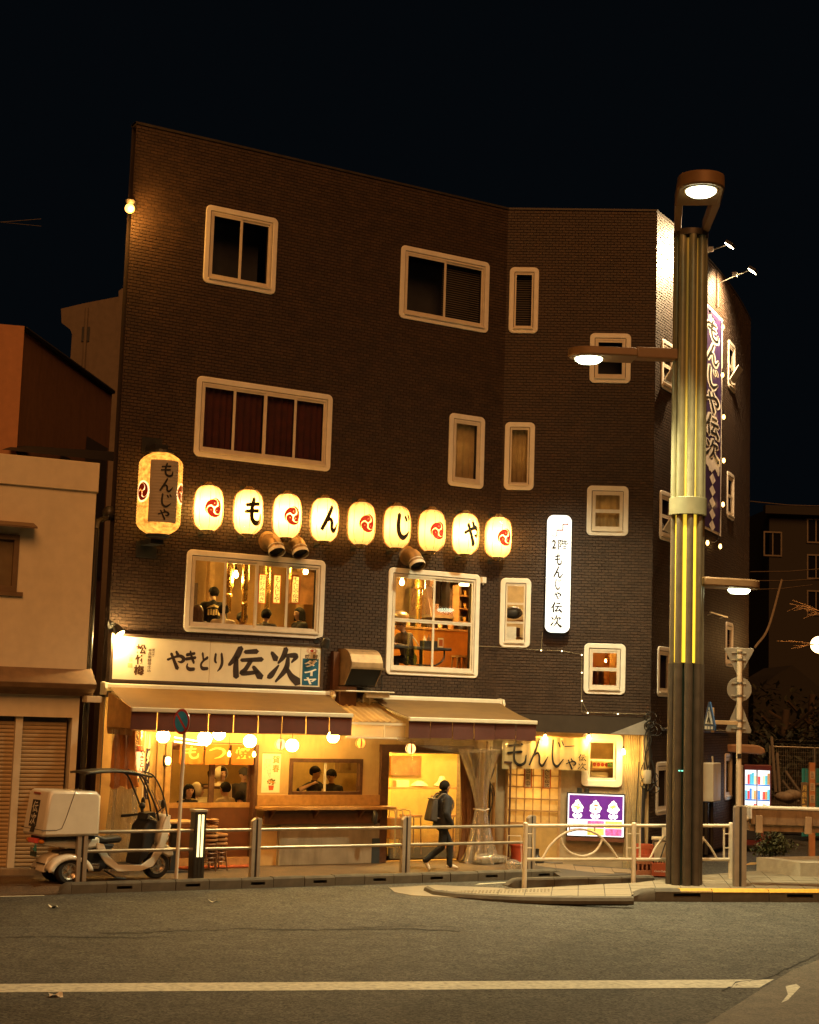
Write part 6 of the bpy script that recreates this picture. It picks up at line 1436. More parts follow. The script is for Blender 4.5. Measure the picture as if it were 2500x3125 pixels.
rb_ = FB.px(1580,2605,-.05); r = empty('red_bucket', FB.W(rb_.x,rb_.y,-.05), 0, label='red plastic bucket standing left of the lattice door', cat='bucket'); b = MB(); b.lathe([(.12,0),(.15,.34),(.165,.34),(.165,.37),(.14,.37),(.11,.03)],18); b.build('pail', M('bucket_red', (.42,.07,.03), .5), r, smooth=40); b = MB(); b.tube([(.16*cos(t),-.03,.36+.02-.16*sin(t)*.5) for t in np.linspace(0,pi,10)],.006,5); b.build('handle', STEEL, r)
r = empty('black_bottle', FB.W(FB.px(1640,2600,.05).x,-.05,-.02), 0, label='black bottle lamp standing on the step before the lattice door', cat='bottle'); b = MB(); b.lathe([(.13,0),(.14,.06),(.06,.12),(.035,.16),(.035,.25),(.045,.27),(.02,.28)],14); b.build('body', BLACK, r, smooth=40); b = MB(); b.tube(cat([(.1,-.05,.03),(.3,-.08,.02),(.5,-.02,.02)],5),.01,5); b.build('cord', BLACK, r)
wb = g(1568,2655); r = empty('wire_stand', wb, 0, label='thin wire stand with a clear water bag at the kerb end', cat='stand'); b = MB()
for x in (-.12,.12): b.tube([(x*1.2,0,0),(x,0,.62)],.006,5)
b.tube([(-.12,0,.62),(.12,0,.62)],.006,5); b.tube([(-.14,0,.12),(.14,0,.12)],.006,5); b.build('wire', M('white_wire', (.7,.66,.55), .5), r); b = MB(); b.sphere((-.02,-.02,.10),.12,16,10,sc=(1.15,.8,.8)); b.build('water_bag', VINYL, r, smooth=80)
w0 = FA.W(FA.px(1468,2610,.5).x,-.7,0); r = empty('sandbag', w0, FA.ang, label='clear plastic sack holding the foot of the tied vinyl curtain', cat='weight bag'); b = MB(); b.sphere((0,0,.1),.2,16,10,sc=(1.5,.8,.55)); b.sphere((.3,.05,.09),.16,14,8,sc=(1.3,.8,.5)); b.build('sack', VINYL, r, smooth=80); b = MB(); b.obox((.1,.02,.08),(.26,.09,.05)); b.build('brick_weight', BASE, r, bev=.01)
# meters and pipes on the pier between the entrance and the corner
for i, (px, w_) in enumerate(((1487,.03),(1496,.02),(1507,.035))):
    u = FA.px(px,2450,.1).x; b = MB(); b.cyl((0,0,.05),(0,0,2.3-.1*i),w_,n=10); b.build('wall_pipe', [WOODP,DARK,M('pipe_amber', (.38,.25,.11), .6)][i], None, FA.W(u,-.06-.02*i,0), 0, smooth=40, label=('tan','black','amber')[i]+' pipe on the pier right of the entrance curtains', cat='pipe')
u = FA.px(1503,2375,.12).x; b = MB(); b.box(-.05,.05,-.04,.0,-.12,.12); b.box(-.035,.035,-.046,-.04,.0,.09); b.build('meter_box', M('meter_grey', (.5,.42,.3), .5), None, FA.W(u,-.10,FA.px(1503,2370,.12).z), FA.ang, bev=.006, label='small grey meter box on the pipes right of the entrance', cat='meter box')
b = MB(); b.tube(cat([(0,0,.5),(.05,-.03,.25),(-.04,-.04,.0),(.06,-.02,-.3),(0,0,-.6)],5),.012,5); b.tube(cat([(.02,0,.4),(-.06,-.03,.1),(.05,-.04,-.1),(.1,-.02,-.25)],5),.009,5); b.build('hanging_cable', BLACK, None, FA.W(u-.06,-.14,1.5), FA.ang, label='loose black cables hanging on the pier right of the entrance', cat='cables')
u = FB.px(1556,2450,-.05); b = MB(); b.box(-.02,.02,-.02,.02,0,1.95); b.box(-.13,.03,-.02,.02,1.93,1.97); b.build('door_frame_bar', WOODD, None, FB.W(u.x,.1,-.05), FB.ang, bev=.004, label='dark wooden bar standing left of the lattice door', cat='post')
# ------------------------------------------------------------------ people
def cap_mesh(mb, p0, r0, p1, r1, n=10):
    p0, p1 = Vector(p0), Vector(p1); d = p1-p0; L = d.length
    if L < 1e-5: mb.sphere(p0, max(r0,r1), n, 8); return
    t = d/L; pts = []; rs = []
    for a in (80,50,20): pts.append(p0-t*r0*sin(radians(a))); rs.append(max(r0*cos(radians(a)),1e-3))
    pts += [p0,p1]; rs += [r0,r1]
    for a in (20,50,80): pts.append(p1+t*r1*sin(radians(a))); rs.append(max(r1*cos(radians(a)),1e-3))
    mb.tube(pts, rs, n)
def body_mesh(name, caps, mats, vox):
    """one continuous skin round tapered limbs; each face takes the cloth of the limb nearest to it"""
    mb = MB()
    for c in caps: cap_mesh(mb, *c[:4])
    me = mb.mesh('tmp', mats[0]); bm = bmesh.new(); bm.from_mesh(me); bmesh.ops.recalc_face_normals(bm, faces=bm.faces); bm.to_mesh(me); bm.free()
    o = bpy.data.objects.new('tmp', me); COL.objects.link(o)
    r = o.modifiers.new('r','REMESH'); r.mode = 'VOXEL'; r.voxel_size = vox; r.use_smooth_shade = True
    s = o.modifiers.new('s','SMOOTH'); s.iterations = 3; s.factor = .5
    bpy.context.view_layer.update(); dg = bpy.context.evaluated_depsgraph_get(); nm = bpy.data.meshes.new_from_object(o.evaluated_get(dg)); nm.name = name
    bpy.data.objects.remove(o)
    nm.materials.clear()
    for m_ in mats: nm.materials.append(m_)
    n = len(nm.polygons); ctr = np.zeros(n*3); nm.polygons.foreach_get('center', ctr); ctr = ctr.reshape(-1,3)
    best = np.full(n,1e9); idx = np.zeros(n,int)
    for c in caps:
        a, b_ = np.array(c[0],float), np.array(c[2],float); d = b_-a; l2 = max(d@d,1e-9); t = np.clip((ctr-a)@d/l2,0,1); dist = np.linalg.norm(ctr-(a+t[:,None]*d),axis=1)-(c[1]+(c[3]-c[1])*t)
        k = dist < best; best[k] = dist[k]; idx[k] = c[4]
    nm.polygons.foreach_set('material_index', idx.astype(np.int32)); nm.polygons.foreach_set('use_smooth', [True]*n)
    return nm
def ik(S, T, a, b_, pole):
    S, T = Vector(S), Vector(T); d = T-S; L = min(d.length, (a+b_)*.999); d.normalize(); T = S+d*L
    x = (a*a-b_*b_+L*L)/(2*L); h = sqrt(max(0,a*a-x*x)); p = Vector(pole); p = (p-d*p.dot(d)).normalized(); return S+d*x+p*h, T
def hand(caps, w, dirv, palm_n, s=1.0, curl=.5, mat=0, side=1):
    """palm, four fingers of different length and a thumb, slightly curled"""
    d = Vector(dirv).normalized(); nrm = Vector(palm_n); nrm = (nrm-d*nrm.dot(d)).normalized(); x = d.cross(nrm)*side; w = Vector(w)
    caps.append((w, .024*s, w+d*.075*s, .030*s, mat))
    for k, (off, ln) in enumerate(((-.028,.068),(-.010,.078),(.010,.073),(.027,.058))):
        b0 = w+d*.08*s+x*off*s; caps.append((w+d*.03*s+x*off*.8*s, .013*s, b0, .011*s, mat))
        m1 = b0+(d*cos(curl*.6)+nrm*sin(curl*.6))*ln*.5*s; m2 = m1+(d*cos(curl*1.6)+nrm*sin(curl*1.6))*ln*.5*s
        caps.append((b0,.010*s,m1,.009*s,mat)); caps.append((m1,.009*s,m2,.007*s,mat))
    t0 = w+d*.02*s-x*.022*s; t1 = t0+(d*.6-x*.6+nrm*.35).normalized()*.05*s; t2 = t1+(d*.9-x*.1+nrm*.4).normalized()*.035*s
    caps.append((t0,.014*s,t1,.011*s,mat)); caps.append((t1,.011*s,t2,.008*s,mat))
def person(loc, rz, label, top, bottom, H=1.7, seat=None, lean=0.0, hands=(None,None), head=(0,0), hair='short', hairm=None, shoe=None, vox=.018, bulk=0.0, legs=None, group=None, skin=None, sleeve=True, collar=False, pockets=False, legw=1.0):
    s = H/1.7; caps = []; skin = skin or SKIN; shoe = shoe or BLACK
    pz = .93*s if seat is None else seat+.11
    P = Vector((0,0,pz)); ax = Matrix.Rotation(lean,3,'X')                 # lean > 0: forward (-y)
    def T(x,y,z): return P+ax @ Vector((x*s,y*s,z*s))
    def add(p,r,q,r2,m_): caps.append((p, r, q, r2, m_))
    for k in (-1,1):
        add(T(k*.065,.01,.0),(.105+bulk*.5)*s,T(k*.07,0,.12),(.098+bulk)*s,1); add(T(k*.07,0,.10),(.098+bulk)*s,T(k*.085,.0,.38),(.108+bulk)*s,1)
        add(T(k*.075,.02,-.02),.108*s,T(k*.08,.01,-.08),.10*s,2)
    add(T(-.165,.01,.455),(.062+bulk*.6)*s,T(.165,.01,.455),(.062+bulk*.6)*s,1); add(T(0,.01,.40),(.10+bulk)*s,T(0,.015,.50),(.065+bulk*.5)*s,1)
    add(T(0,.015,.50),.052*s,T(0,.0,.60),.05*s,0)
    if collar: add(T(0,.02,.50),.078*s,T(0,.012,.555),.072*s,1)
    hc = T(0,-.012,.675); hy, hp = head; HR = Matrix.Rotation(hy,3,'Z') @ ax @ Matrix.Rotation(hp,3,'X')
    def Hd(x,y,z): return hc+HR @ Vector((x*s,y*s,z*s))
    add(Hd(0,.008,.022),.094*s,Hd(0,-.012,.01),.088*s,0); add(Hd(0,-.02,-.02),.075*s,Hd(0,-.045,-.085),.044*s,0); add(Hd(0,-.092,.004),.010*s,Hd(0,-.112,-.032),.016*s,0)
    for k in (-1,1): add(Hd(k*.088,.005,.015),.016*s,Hd(k*.088,.01,-.03),.012*s,0)
    ends = []
    for k, ht in zip((-1,1), hands):                                         # k=-1: right arm (x<0 when facing -y)
        S_ = T(k*.195,.01,.45)
        if ht is None: ht = (S_+Vector((k*.06,-.02,-.54*s)))
        E_, W_ = ik(S_, ht, .29*s, .26*s, (k*.6,.9,-.5)); ends.append(W_)
        add(S_,(.058+bulk*.6)*s,E_,(.046+bulk*.4)*s,1); add(E_,(.045+bulk*.4)*s,W_,(.030+bulk*.4)*s,1 if sleeve else 0)
        if not (pockets): hand(caps, W_+(W_-E_).normalized()*.01, (W_-E_), (-k*1,0,.0) if (W_-E_).normalized().z < -.7 else (0,0,-1), s, .7, 0, k)
    for k in (-1,1):
        hp_ = P+Vector((k*.088*s,.0,-.05*s)); 
        if legs: ft, toe = Vector(legs[0 if k < 0 else 1][0]), Vector(legs[0 if k < 0 else 1][1])
        elif seat is None: ft = Vector((k*.10*s,.02,.085*s)); toe = Vector((k*.12*s,-.16*s,.03))
        else: ft = Vector((k*.13*s,-.40*s,.085)); toe = Vector((k*.15*s,-.57*s,.03))
        kn, an = ik(hp_, ft, .43*s, .42*s, (k*.06,-1,.25))
        add(hp_,.090*s*legw**.5,kn,.060*s*legw,2); add(kn,.060*s*legw,an,.043*s*legw*1.1,2); ft = an
        hd = (toe-ft); hd.z = 0; hd.normalize()
        add(ft+Vector((0,0,-.03))-(toe-ft).normalized()*.03,.040*s,ft+(toe-ft)*.55+Vector((0,0,-.0)),.040*s,3); add(ft+(toe-ft)*.5,.040*s,toe,.030*s,3)
    me = body_mesh('person', caps, [skin,top,bottom,shoe], vox)
    o = bpy.data.objects.new('person', me); COL.objects.link(o); o.location = loc; o.rotation_euler = (0,0,rz); tag(o, label, 'person', group)
    hm = hairm or HAIR; b = MB()
    def shell(r, front, zlow, jag, rows=16, cols=28, back=0.0):
        def f(u, v):
            a = 2*pi*u; fr = max(0,cos(a))                                 # 1 at the face
            lim = front+(zlow-front)*(1-fr**.55); th = math.acos(max(-.98,lim))*(.02+.98*v); x, y, z = sin(th)*sin(a), -sin(th)*cos(a), cos(th)
            rr = r*(1+jag*(sin(9*a+3*v*5)*.5+sin(17*a+2)*.5))*(1-.10*max(0,v-.85)/.15)
            return Hd(x*rr*.98, .014+y*rr*1.08, .02+z*rr*1.06)
        b.grid(f, cols, rows)
    if hair in ('short','long','bun','bob'):
        shell(.1035, .30, {'short':-.82,'bun':-.75}.get(hair,-.8), .05)
        if hair == 'bun': b.sphere(Hd(.02,.135,.0), .055*s, 10, 8); b.sphere(Hd(-.02,.12,.05), .05*s, 10, 8)
        if hair in ('long','bob'):
            ln = .34 if hair == 'long' else .17
            def f(u, v): a = radians(-118+236*u) if hair == 'long' else radians(-125+250*u); rr = .104+.012*sin(a*11)+.02*v; return Hd(-rr*sin(a), .012+rr*1.05*cos(a), .03-ln*v)
            b.grid(f, 26, 8)
        b.build('hair', hm, o, smooth=80)
    if hair == 'hood':
        b2 = MB(); 
        def f(u, v): a = radians(38+284*u); th = pi*(.03+.80*v); return Hd(.132*sin(th)*sin(a), .015-.135*sin(th)*cos(a), .02+.14*cos(th))
        b2.grid(f, 26, 12); b2.build('hood', top, o, smooth=80); shell(.102,.45,-.1,.02); b.build('hair', hm, o, smooth=80)
    if hair == 'cap':
        shell(.1,.45,-.8,.02); b.build('hair', hm, o, smooth=80); b2 = MB(); b2.grid(lambda u, v: Hd(.115*sin(pi*.5*v)*sin(2*pi*u), .012-.122*sin(pi*.5*v)*cos(2*pi*u), .05+.10*cos(pi*.5*v)), 20, 6); b2.grid(lambda u, v: Hd(.09*(2*u-1), -.10-.08*v*(1-(2*u-1)**2), .055-.01*v), 8, 3); b2.build('cap', top, o, smooth=60)
    for k in (-1,1):
        b = MB(); b.sphere(Hd(k*.034,-.089,.018), .0105*s, 8, 6, sc=(1.3,.6,.8)); b.build('eye', BLACK, o); b = MB(); b.obox(Hd(k*.034,-.093,.042),(.017*s,.004*s,.0035*s),HR); b.build('eyebrow', hm, o)
    b = MB(); b.obox(Hd(0,-.089,-.062),(.022*s,.006*s,.005*s),HR); b.build('mouth', M('lips', (.36,.12,.09), .5), o)
    return o, T, Hd, ends
NAVY = M('navy_coat', (.020,.021,.027), .85, var=.35, scale=9, bump=.9, bscale=16); TROU = M('black_trousers', (.008,.008,.009), .85, var=.3, bump=.9, bscale=18)
SNK = M('white_sneaker', (.80,.74,.62), .6); BLK = M('black_tshirt', (.014,.012,.012), .85, var=.3); PALE = M('pale_sweater', (.55,.47,.33), .85); GREYT = M('dark_grey_jacket', (.05,.042,.035), .8)
# --- the passer-by, seen from behind, walking to the right along the pavement
ang = radians(24)                                   # heading
fF = g(1377,2655); fR = g(1296,2657); org = fF*.62+fR*.38; org.z = 0
rz = ang+pi/2
def loc_(P): return Matrix.Rotation(-rz,3,'Z') @ (P-org)
la = loc_(fF); la.z = .085; lt = la+Vector((0,-.17,-.055)); ra = loc_(fR)+Vector((0,.04,.20)); rt = ra+Vector((0,-.085,-.165))
la.x = .07; lt.x = .08; ra.x = -.09; rt.x = -.09
# near (right) foot is planted, far foot pushes off
o, T, Hd, en = person(org, rz, 'person in a dark navy coat with a grey backpack walking past the shop entrance', NAVY, TROU, H=1.69, vox=.013, bulk=.036, legw=1.22, shoe=SNK, legs=((ra,rt),(la,lt)), head=(.30,.0), collar=True, pockets=True, hands=(Vector((-.23,-.10,.90)),Vector((.23,-.10,.90))), lean=.03)
o.scale = (.935,.935,.935)
b = MB(); b.grid(lambda u, v: (lambda a: ((.195+.03*(1-v)+.008*sin(6*a))*sin(a), .01-(.145+.03*(1-v)+.008*sin(5*a))*cos(a), .80+.34*v))(2*pi*u), 30, 6); b.build('coat_skirt', NAVY, o, smooth=70)
b = MB(); b.grid(lambda u, v: Hd(.085*sin(2*pi*u)*(1+.12*v)*.95, .025-.085*cos(2*pi*u)*(1+.1*v), -.165+.085*v*(.6+.4*cos(2*pi*u+pi))), 22, 3); b.build('collar', NAVY, o, smooth=60)
bpk = M('grey_backpack', (.055,.046,.038), .7, var=.2, bump=.3); PB = M('backpack_edge', (.11,.085,.06), .6)
b = MB(); b.add([(-.15,.165,.92),(.15,.165,.92),(.14,.165,1.37),(-.14,.165,1.37),(-.155,.35,.95),(.155,.35,.95),(.12,.27,1.36),(-.12,.27,1.36)],[(0,1,2,3),(4,7,6,5),(0,4,5,1),(1,5,6,2),(2,6,7,3),(3,7,4,0)]); bk_ = b.build('backpack', bpk, o, bev=.035, smooth=50)
b = MB(); b.box(-.13,.13,.18,.28,1.355,1.38); b.tube([(-.05,.24,1.37),(-.04,.24,1.42),(.04,.24,1.42),(.05,.24,1.37)],.008,6); b.build('pocket_and_handle', PB, bk_, bev=.006)
for k in (-1,1): b = MB(); b.tube(cat([(k*.10,.17,1.36),(k*.135,.06,1.47),(k*.14,-.12,1.38),(k*.16,-.14,1.2),(k*.15,.05,1.02),(k*.12,.17,1.0)],4), .017, 6); b.build('strap', PB, bk_, smooth=50)
b = MB()
for k in (-1,1): b.tube([Hd(k*.035+.022*cos(t),-.108,.018+.02*sin(t)) for t in np.linspace(0,2*pi,10)],.0025,4); b.tube([Hd(k*.058,-.106,.02),Hd(k*.092,.0,.02)],.0025,4)
b.build('glasses', BLACK, o)
# --- people on the second floor
def at2(px, py, w, fr=FA): q = fr.px(px,py,-w); return q
def seat2(px, py, w, rzl, label, top, hair, floor=3.3, head_z=1.215, seat=.44, **k):
    """seated person whose head centre lies at the pixel"""
    q = FA.px(px,py,-w); s_ = k.pop('H',1.66)/1.7; base = q.z-(seat+.11+.675*s_)
    return person(FA.W(q.x,q.y,base), FA.ang+rzl, label, top, TROU, H=1.66, seat=seat, hair=hair, group='guests and staff seen through the second floor windows', **k)
BRH = M('brown_hair', (.09,.045,.02), .5, var=.3, scale=50)
q = FA.px(652,1811,-2.0); o, T, Hd, en = person(FA.W(q.x,2.0,q.z-1.605), FA.ang+pi-.3, 'person in a black shirt with cream back crest standing behind the wide window', BLK, TROU, H=1.7, hair='short', head=(.5,.2), sleeve=False, group='guests and staff seen through the second floor windows')
CRE = M('crest_cream', (.75,.6,.35), .7); b = MB()
b.add([Vector((x,.155,z)) for x,z in ((-.15,1.30),(-.08,1.355),(0,1.385),(.08,1.355),(.15,1.30),(.09,1.315),(0,1.345),(-.09,1.315))],[(0,1,2,6,7),(2,3,4,5,6)]); 
for i in range(5): b.obox((-.10+.05*i,.152,1.23+.01*(i % 2)),(.017,.004,.055))
b.build('back_print', CRE, o)
seat2(602,1866,.75,pi+.2,'person with long brown hair seated at the left end of the wide window',GREYT,'long',hairm=BRH)
seat2(682,1864,.8,pi-.15,'person in a pale sweater with hair in a bun seated behind the wide window',PALE,'bun')
seat2(738,1888,1.5,.5,'person with low bowed head seated left of the hanging menu strips',M('tan_shirt', (.35,.22,.12), .8),'short',head=(.2,.4))
seat2(806,1876,.8,pi-.9,'person in a dark jacket seated under the first menu strip',GREYT,'short',lean=.15)
seat2(914,1873,1.1,-pi/2+.1,'person in a black shirt facing left at the right end of the wide window',BLK,'bob')
STR2 = (('お好み焼き',785,1752,815,1842,'first menu strip from the left in the wide window, five characters'),('もんじゃ',830,1754,860,1842,'middle menu strip in the wide window, four characters'),('もんじゃ伝次',886,1757,917,1842,'right menu strip in the wide window, six characters'))
for t,x0,y0,x1,y1,lb in STR2:
    r = strip_poster(FA,x0,y0,x1,y1,-.24,t,lb)
BRASS = M('brass_duct', (.72,.45,.14), .25, metal=.85, var=.1)
def duct(px, y0, y1, w, r, label, fr=FA, r2=None):
    a, c = fr.px(px,y0,-w), fr.px(px,y1,-w); rt = empty('smoke_duct', fr.W(a.x,a.y,c.z), fr.ang, label=label, cat='duct', group='brass smoke ducts over the tables on the second floor'); L = 5.95-c.z
    b = MB(); b.lathe([(r*.8,0),(r,.02),(r,(a.z-c.z)*.8),(r2 or r*1.1,(a.z-c.z)*.85),(r2 or r*1.1,min(L,2.2))], 14); b.build('tube', BRASS, rt, smooth=40)
    b = MB(); b.lathe([(r*1.15,.3),(r*1.3,.31),(r*1.3,.36),(r*1.15,.37)], 14); b.build('collar', BRASS, rt); return rt
duct(702,1776,1872,1.4,.045,'slim brass smoke duct left of the lit bulb in the wide window',r2=.07); duct(749,1785,1900,1.2,.05,'slim brass smoke duct right of the lit bulb in the wide window',r2=.07); duct(817,1780,1862,1.3,.05,'brass smoke duct behind the menu strips'); duct(882,1745,1770,1.3,.06,'short brass duct by the right menu strip')
def bulb2(px, py, w, label, fr=FA, pw=30):
    q = fr.px(px,py,-w); p = fr.W(q.x,q.y,q.z); bulb(p, label, .05, .35, group='lit bulbs on the second floor'); light('bulb_glow', p+Vector((0,0,-.12)), pw, WARM, .06)
bulb2(720,1754,1.3,'bright bulb between the two slim ducts in the wide window',pw=150); bulb2(933,1744,.9,'bright bulb at the right end of the wide window',pw=90); bulb2(1227,1777,1.0,'bright bulb at the top left of the square kitchen window',pw=130)
light('room_lamp', FA.W(-6.0,2.4,5.5), 42, WARM, .15); light('room_lamp', FA.W(-3.6,2.6,5.4), 55, WARM, .15); light('room_lamp', FA.W(-.6,1.9,5.4), 190, (1,.55,.16), .15)
light('stair_lamp', FB.W(.4,.9,5.3), 60, (1,.68,.32), .1); light('stair_lamp', FB.W(2.3,.9,4.4), 36, WARM, .1)
b = MB(); b.box(-6.2,-1.9,3.9,3.95,4.5,4.56); b.build('wall_shelf', WOODM, rest, FA.o, FA.ang)
for i, (u, z) in enumerate(((-6.85,4.72),(-6.35,4.75),(-5.2,4.7))): b = MB(); b.box(u,u+.30,4.1,4.18,z,z+.62); b.build('wall_board', WOODD, rest, FA.o, FA.ang)
b = MB(); q = FA.px(940,1800,-2.2); b.box(-.42,.42,0,.03,-.3,.35); b.build('framed_picture', M('brown_picture', (.25,.12,.05), .6, var=.5, scale=5), None, FA.W(*q), FA.ang, label='brown framed picture on the wall behind the right menu strip', cat='picture')
for i,(u,y) in enumerate(((-6.25,2.2),(-5.0,3.2),(-4.05,2.6),(-2.9,3.3),(-5.5,3.7))): b = MB(); b.box(u-.06,u+.06,y,y+.13,3.3,5.95); b.build('wooden_column', WOODP, rest, FA.o, FA.ang)
# tables with hot plates below the wide window
# --- kitchen side of the second floor, square window
q = FA.px(1250,1905,-1.0); seatz = q.z-(.44+.11+.675*.97)
o, T, Hd, en = person(FA.W(q.x,1.0,seatz), FA.ang+radians(-80), 'person in a track jacket with white sleeve stripes bent over the black table', M('track_jacket', (.07,.045,.025), .7), TROU, H=1.66, seat=.44, lean=.32, head=(0,.35), hands=(Vector((-.16,-.46,.78)),Vector((.16,-.46,.78))), hair='short', hairm=BRH, group='guests and staff seen through the second floor windows')
b = MB()
for k in (-1,1): b.tube([T(k*.235,.0,.46),T(k*.262,.06,.33),T(k*.272,.10,.22)], .012, 6)
b.build('sleeve_stripe', M('stripe_white', (.8,.75,.6), .6), o)
tz = FA.px(1290,1978,-.75); tb = empty('black_table', FA.W(tz.x,.85,tz.z), FA.ang, label='black topped table with curved black legs in the square window', cat='table')
b = MB(); b.box(-.95,.55,-.32,.32,-.03,.02); b.build('tabletop', DARK, tb, bev=.008)
for x in (-.35,.35): b = MB(); b.tube(cat([(x*1.3,-.2,-.03),(x*1.25,-.2,-.2),(x*.8,-.2,-.32),(x*.3,-.2,-.34),(0,-.2,-.34)],4),.018,6); b.build('leg', BLACK, tb, smooth=50)
b = MB(); b.cyl((0,-.05,-.7),(0,-.05,-.03),.035,n=10); b.build('leg', BLACK, tb)
bx2 = empty('condiment_box', FA.W(tz.x+.12,.72,tz.z+.02), FA.ang, label='black condiment box standing on the black table', cat='box'); b = MB(); b.box(-.16,.16,-.08,.08,0,.13); b.build('box', BLACK, bx2, bev=.006)
for i, (x, h_, m_, lb) in enumerate(((-.10,.17,M('jar_white', (.7,.62,.45), .4),'white lidded jar in the condiment box'),(.0,.20,M('jar_brown', (.2,.09,.03), .3),'brown sauce bottle in the condiment box'),(.10,.30,M('oil_amber', (.5,.28,.06), .2),'tall oil bottle with thin neck in the condiment box'))):
    b = MB(); b.lathe([(.03,.0),(.032,h_*.6),(.012,h_*.75),(.012,h_),(.016,h_)],10); b.build('condiment_bottle', m_, None, FA.W(tz.x+.12+x,.72,tz.z+.08), 0, smooth=40, label=lb, cat='bottle')
b = MB(); b.box(-.06,.06,-.01,.01,0,.2); b.box(-.045,.045,-.012,-.0105,.04,.17,1); b.build('menu_card', [PP,PF], None, FA.W(tz.x+.42,.75,tz.z+.02), FA.ang, label='small menu card standing beside the condiment box', cat='menu card')
b = MB(); b.box(-2.2,.5,0,.5,-.95,0); b.box(-2.22,.52,-.04,.52,.0,.045,1); q = FA.px(1436,1930,-2.0); b.build('kitchen_counter', [ORANGE,WOODM], None, FA.W(q.x+.1,2.0,q.z), FA.ang, bev=.006, label='orange fronted kitchen counter in the square window', cat='counter')
for i in range(7):
    b = MB(); r_ = random.uniform(.05,.09); b.lathe([(r_*.6,0),(r_,.05),(r_,.07+.05*(i % 3))],12); b.build('bowl', [DARK,WOODM,M('bowl_cream',(.65,.5,.3),.5)][i % 3], None, FA.W(q.x-.1-.27*i,2.2,q.z+.045), 0, smooth=40, label=('first','second','third','fourth','fifth','sixth','seventh')[i]+' bowl from the right on the orange kitchen counter', cat='bowl', group='bowls on the kitchen counter')
a, c = FA.px(1316,1875,-2.6), FA.px(1412,1795,-2.6); hd_ = empty('range_hood', FA.W((a.x+c.x)/2,2.6,a.z), FA.ang, label='large stainless range hood over the kitchen counter in the square window', cat='range hood'); w_ = c.x-a.x; h_ = c.z-a.z
b = MB(); b.prism([(0,0),(.9,0),(.9,h_),(.25,h_)], -w_/2, w_/2, plane='yz'); b.build('hood', M('hood_steel', (.55,.42,.36), .28, metal=.9, var=.12), hd_, bev=.01); b = MB(); b.box(-w_/2-.03,w_/2+.03,-.03,.9,-.06,0); b.build('rim', STEEL, hd_); b = MB(); b.box(-.25,.25,.3,.8,h_,5.8-a.z); b.build('flue', M('hood_steel',(0,0,0)), hd_)
duct(1282,1775,1905,1.3,.055,'thick bright brass smoke duct in the square window',r2=.11)
for i, (px, y0, y1, lb) in enumerate(((1338,1768,1842,'short dark coat hanging from the ceiling rail in the square window'),(1358,1768,1866,'long dark coat hanging beside the short one in the square window'))):
    a, c = FA.px(px,y0,-1.6), FA.px(px,y1,-1.6); L = a.z-c.z; b = MB(); b.grid(lambda u, v: (lambda w2, a2: (w2*sin(a2), .06*cos(a2)+.02*sin(5*a2), -L*v))(.05+.13*min(1,v*4)*(1-.35*v), 2*pi*u), 20, 8); b.build('hanging_coat', GREYT, None, FA.W(*a), FA.ang+.4, smooth=70, label=lb, cat='coat')
b = MB(); [b.box(-.22,.22,0,.25,z,z+.02) for z in (0,.28,.56)]; b.box(-.22,-.2,0,.25,0,.8); b.box(.2,.22,0,.25,0,.8); q2 = FA.px(1425,1900,-2.4); sf = b.build('kitchen_shelf', WOODM, None, FA.W(*q2), FA.ang, label='small wooden shelf with jars at the right edge of the square window', cat='shelf')
for i in range(9): b = MB(); b.cyl((0,0,0),(0,0,random.uniform(.1,.18)),.04,n=8); b.build('jar', [M('jar_white',(0,0,0)),M('oil_amber',(0,0,0)),M('jar_brown',(0,0,0))][i % 3], sf, (-.14+.14*(i % 3),.1,.02+.28*(i//3)))
q = FA.px(1245,1995,-.8)
b = MB(); b.sphere((0,0,0),.26,14,8,sc=(1,.6,.5)); b.build('wok_lid', M('pan_metal', (.35,.28,.2), .3, metal=.8), None, FA.W(*FA.px(1215,1880,-2.2)), FA.ang, smooth=60, label='domed metal pan behind the bent person in the square window', cat='pan')
q = FA.px(1418,1785,-1.4); b = MB(); b.lathe([(.02,.0),(.11,-.02),(.12,.02),(.03,.06)],16); b.build('ceiling_lamp', E('dish_lamp', (1,.7,.3), 9), None, FA.W(*q), 0, smooth=40, label='small round ceiling lamp at the upper right of the square window', cat='lamp')
for i, px in enumerate((1400,1418)): 
    q = FA.px(px,2025,-.9); r = empty('wooden_stool', FA.W(q.x,.9,q.z-.3), FA.ang, label=('left','right')[i]+' wooden stool right of the black table in the square window', cat='stool'); b = MB(); b.lathe([(.16,.42),(.16,.46)],14); b.build('seat', WOODM, r); 
    for k in range(4): a2 = pi/4+pi/2*k; b = MB(); b.cyl((.17*cos(a2),.17*sin(a2),0),(.12*cos(a2),.12*sin(a2),.42),.016,n=6); b.build('leg', WOODP, r)
# --- narrow window: things seen inside
q = FB.px(1563,1900,-.6); b = MB(); b.box(-.12,.1,0,.05,-.22,.22); b.build('bright_note', M('note_white', (.8,.76,.65), .6), None, FB.W(FB.px(1560,1948,-.3).x,.3,FB.px(1560,1946,-.3).z-.0), FB.ang, label='white note board inside the bottom pane of the narrow second floor window', cat='notice')
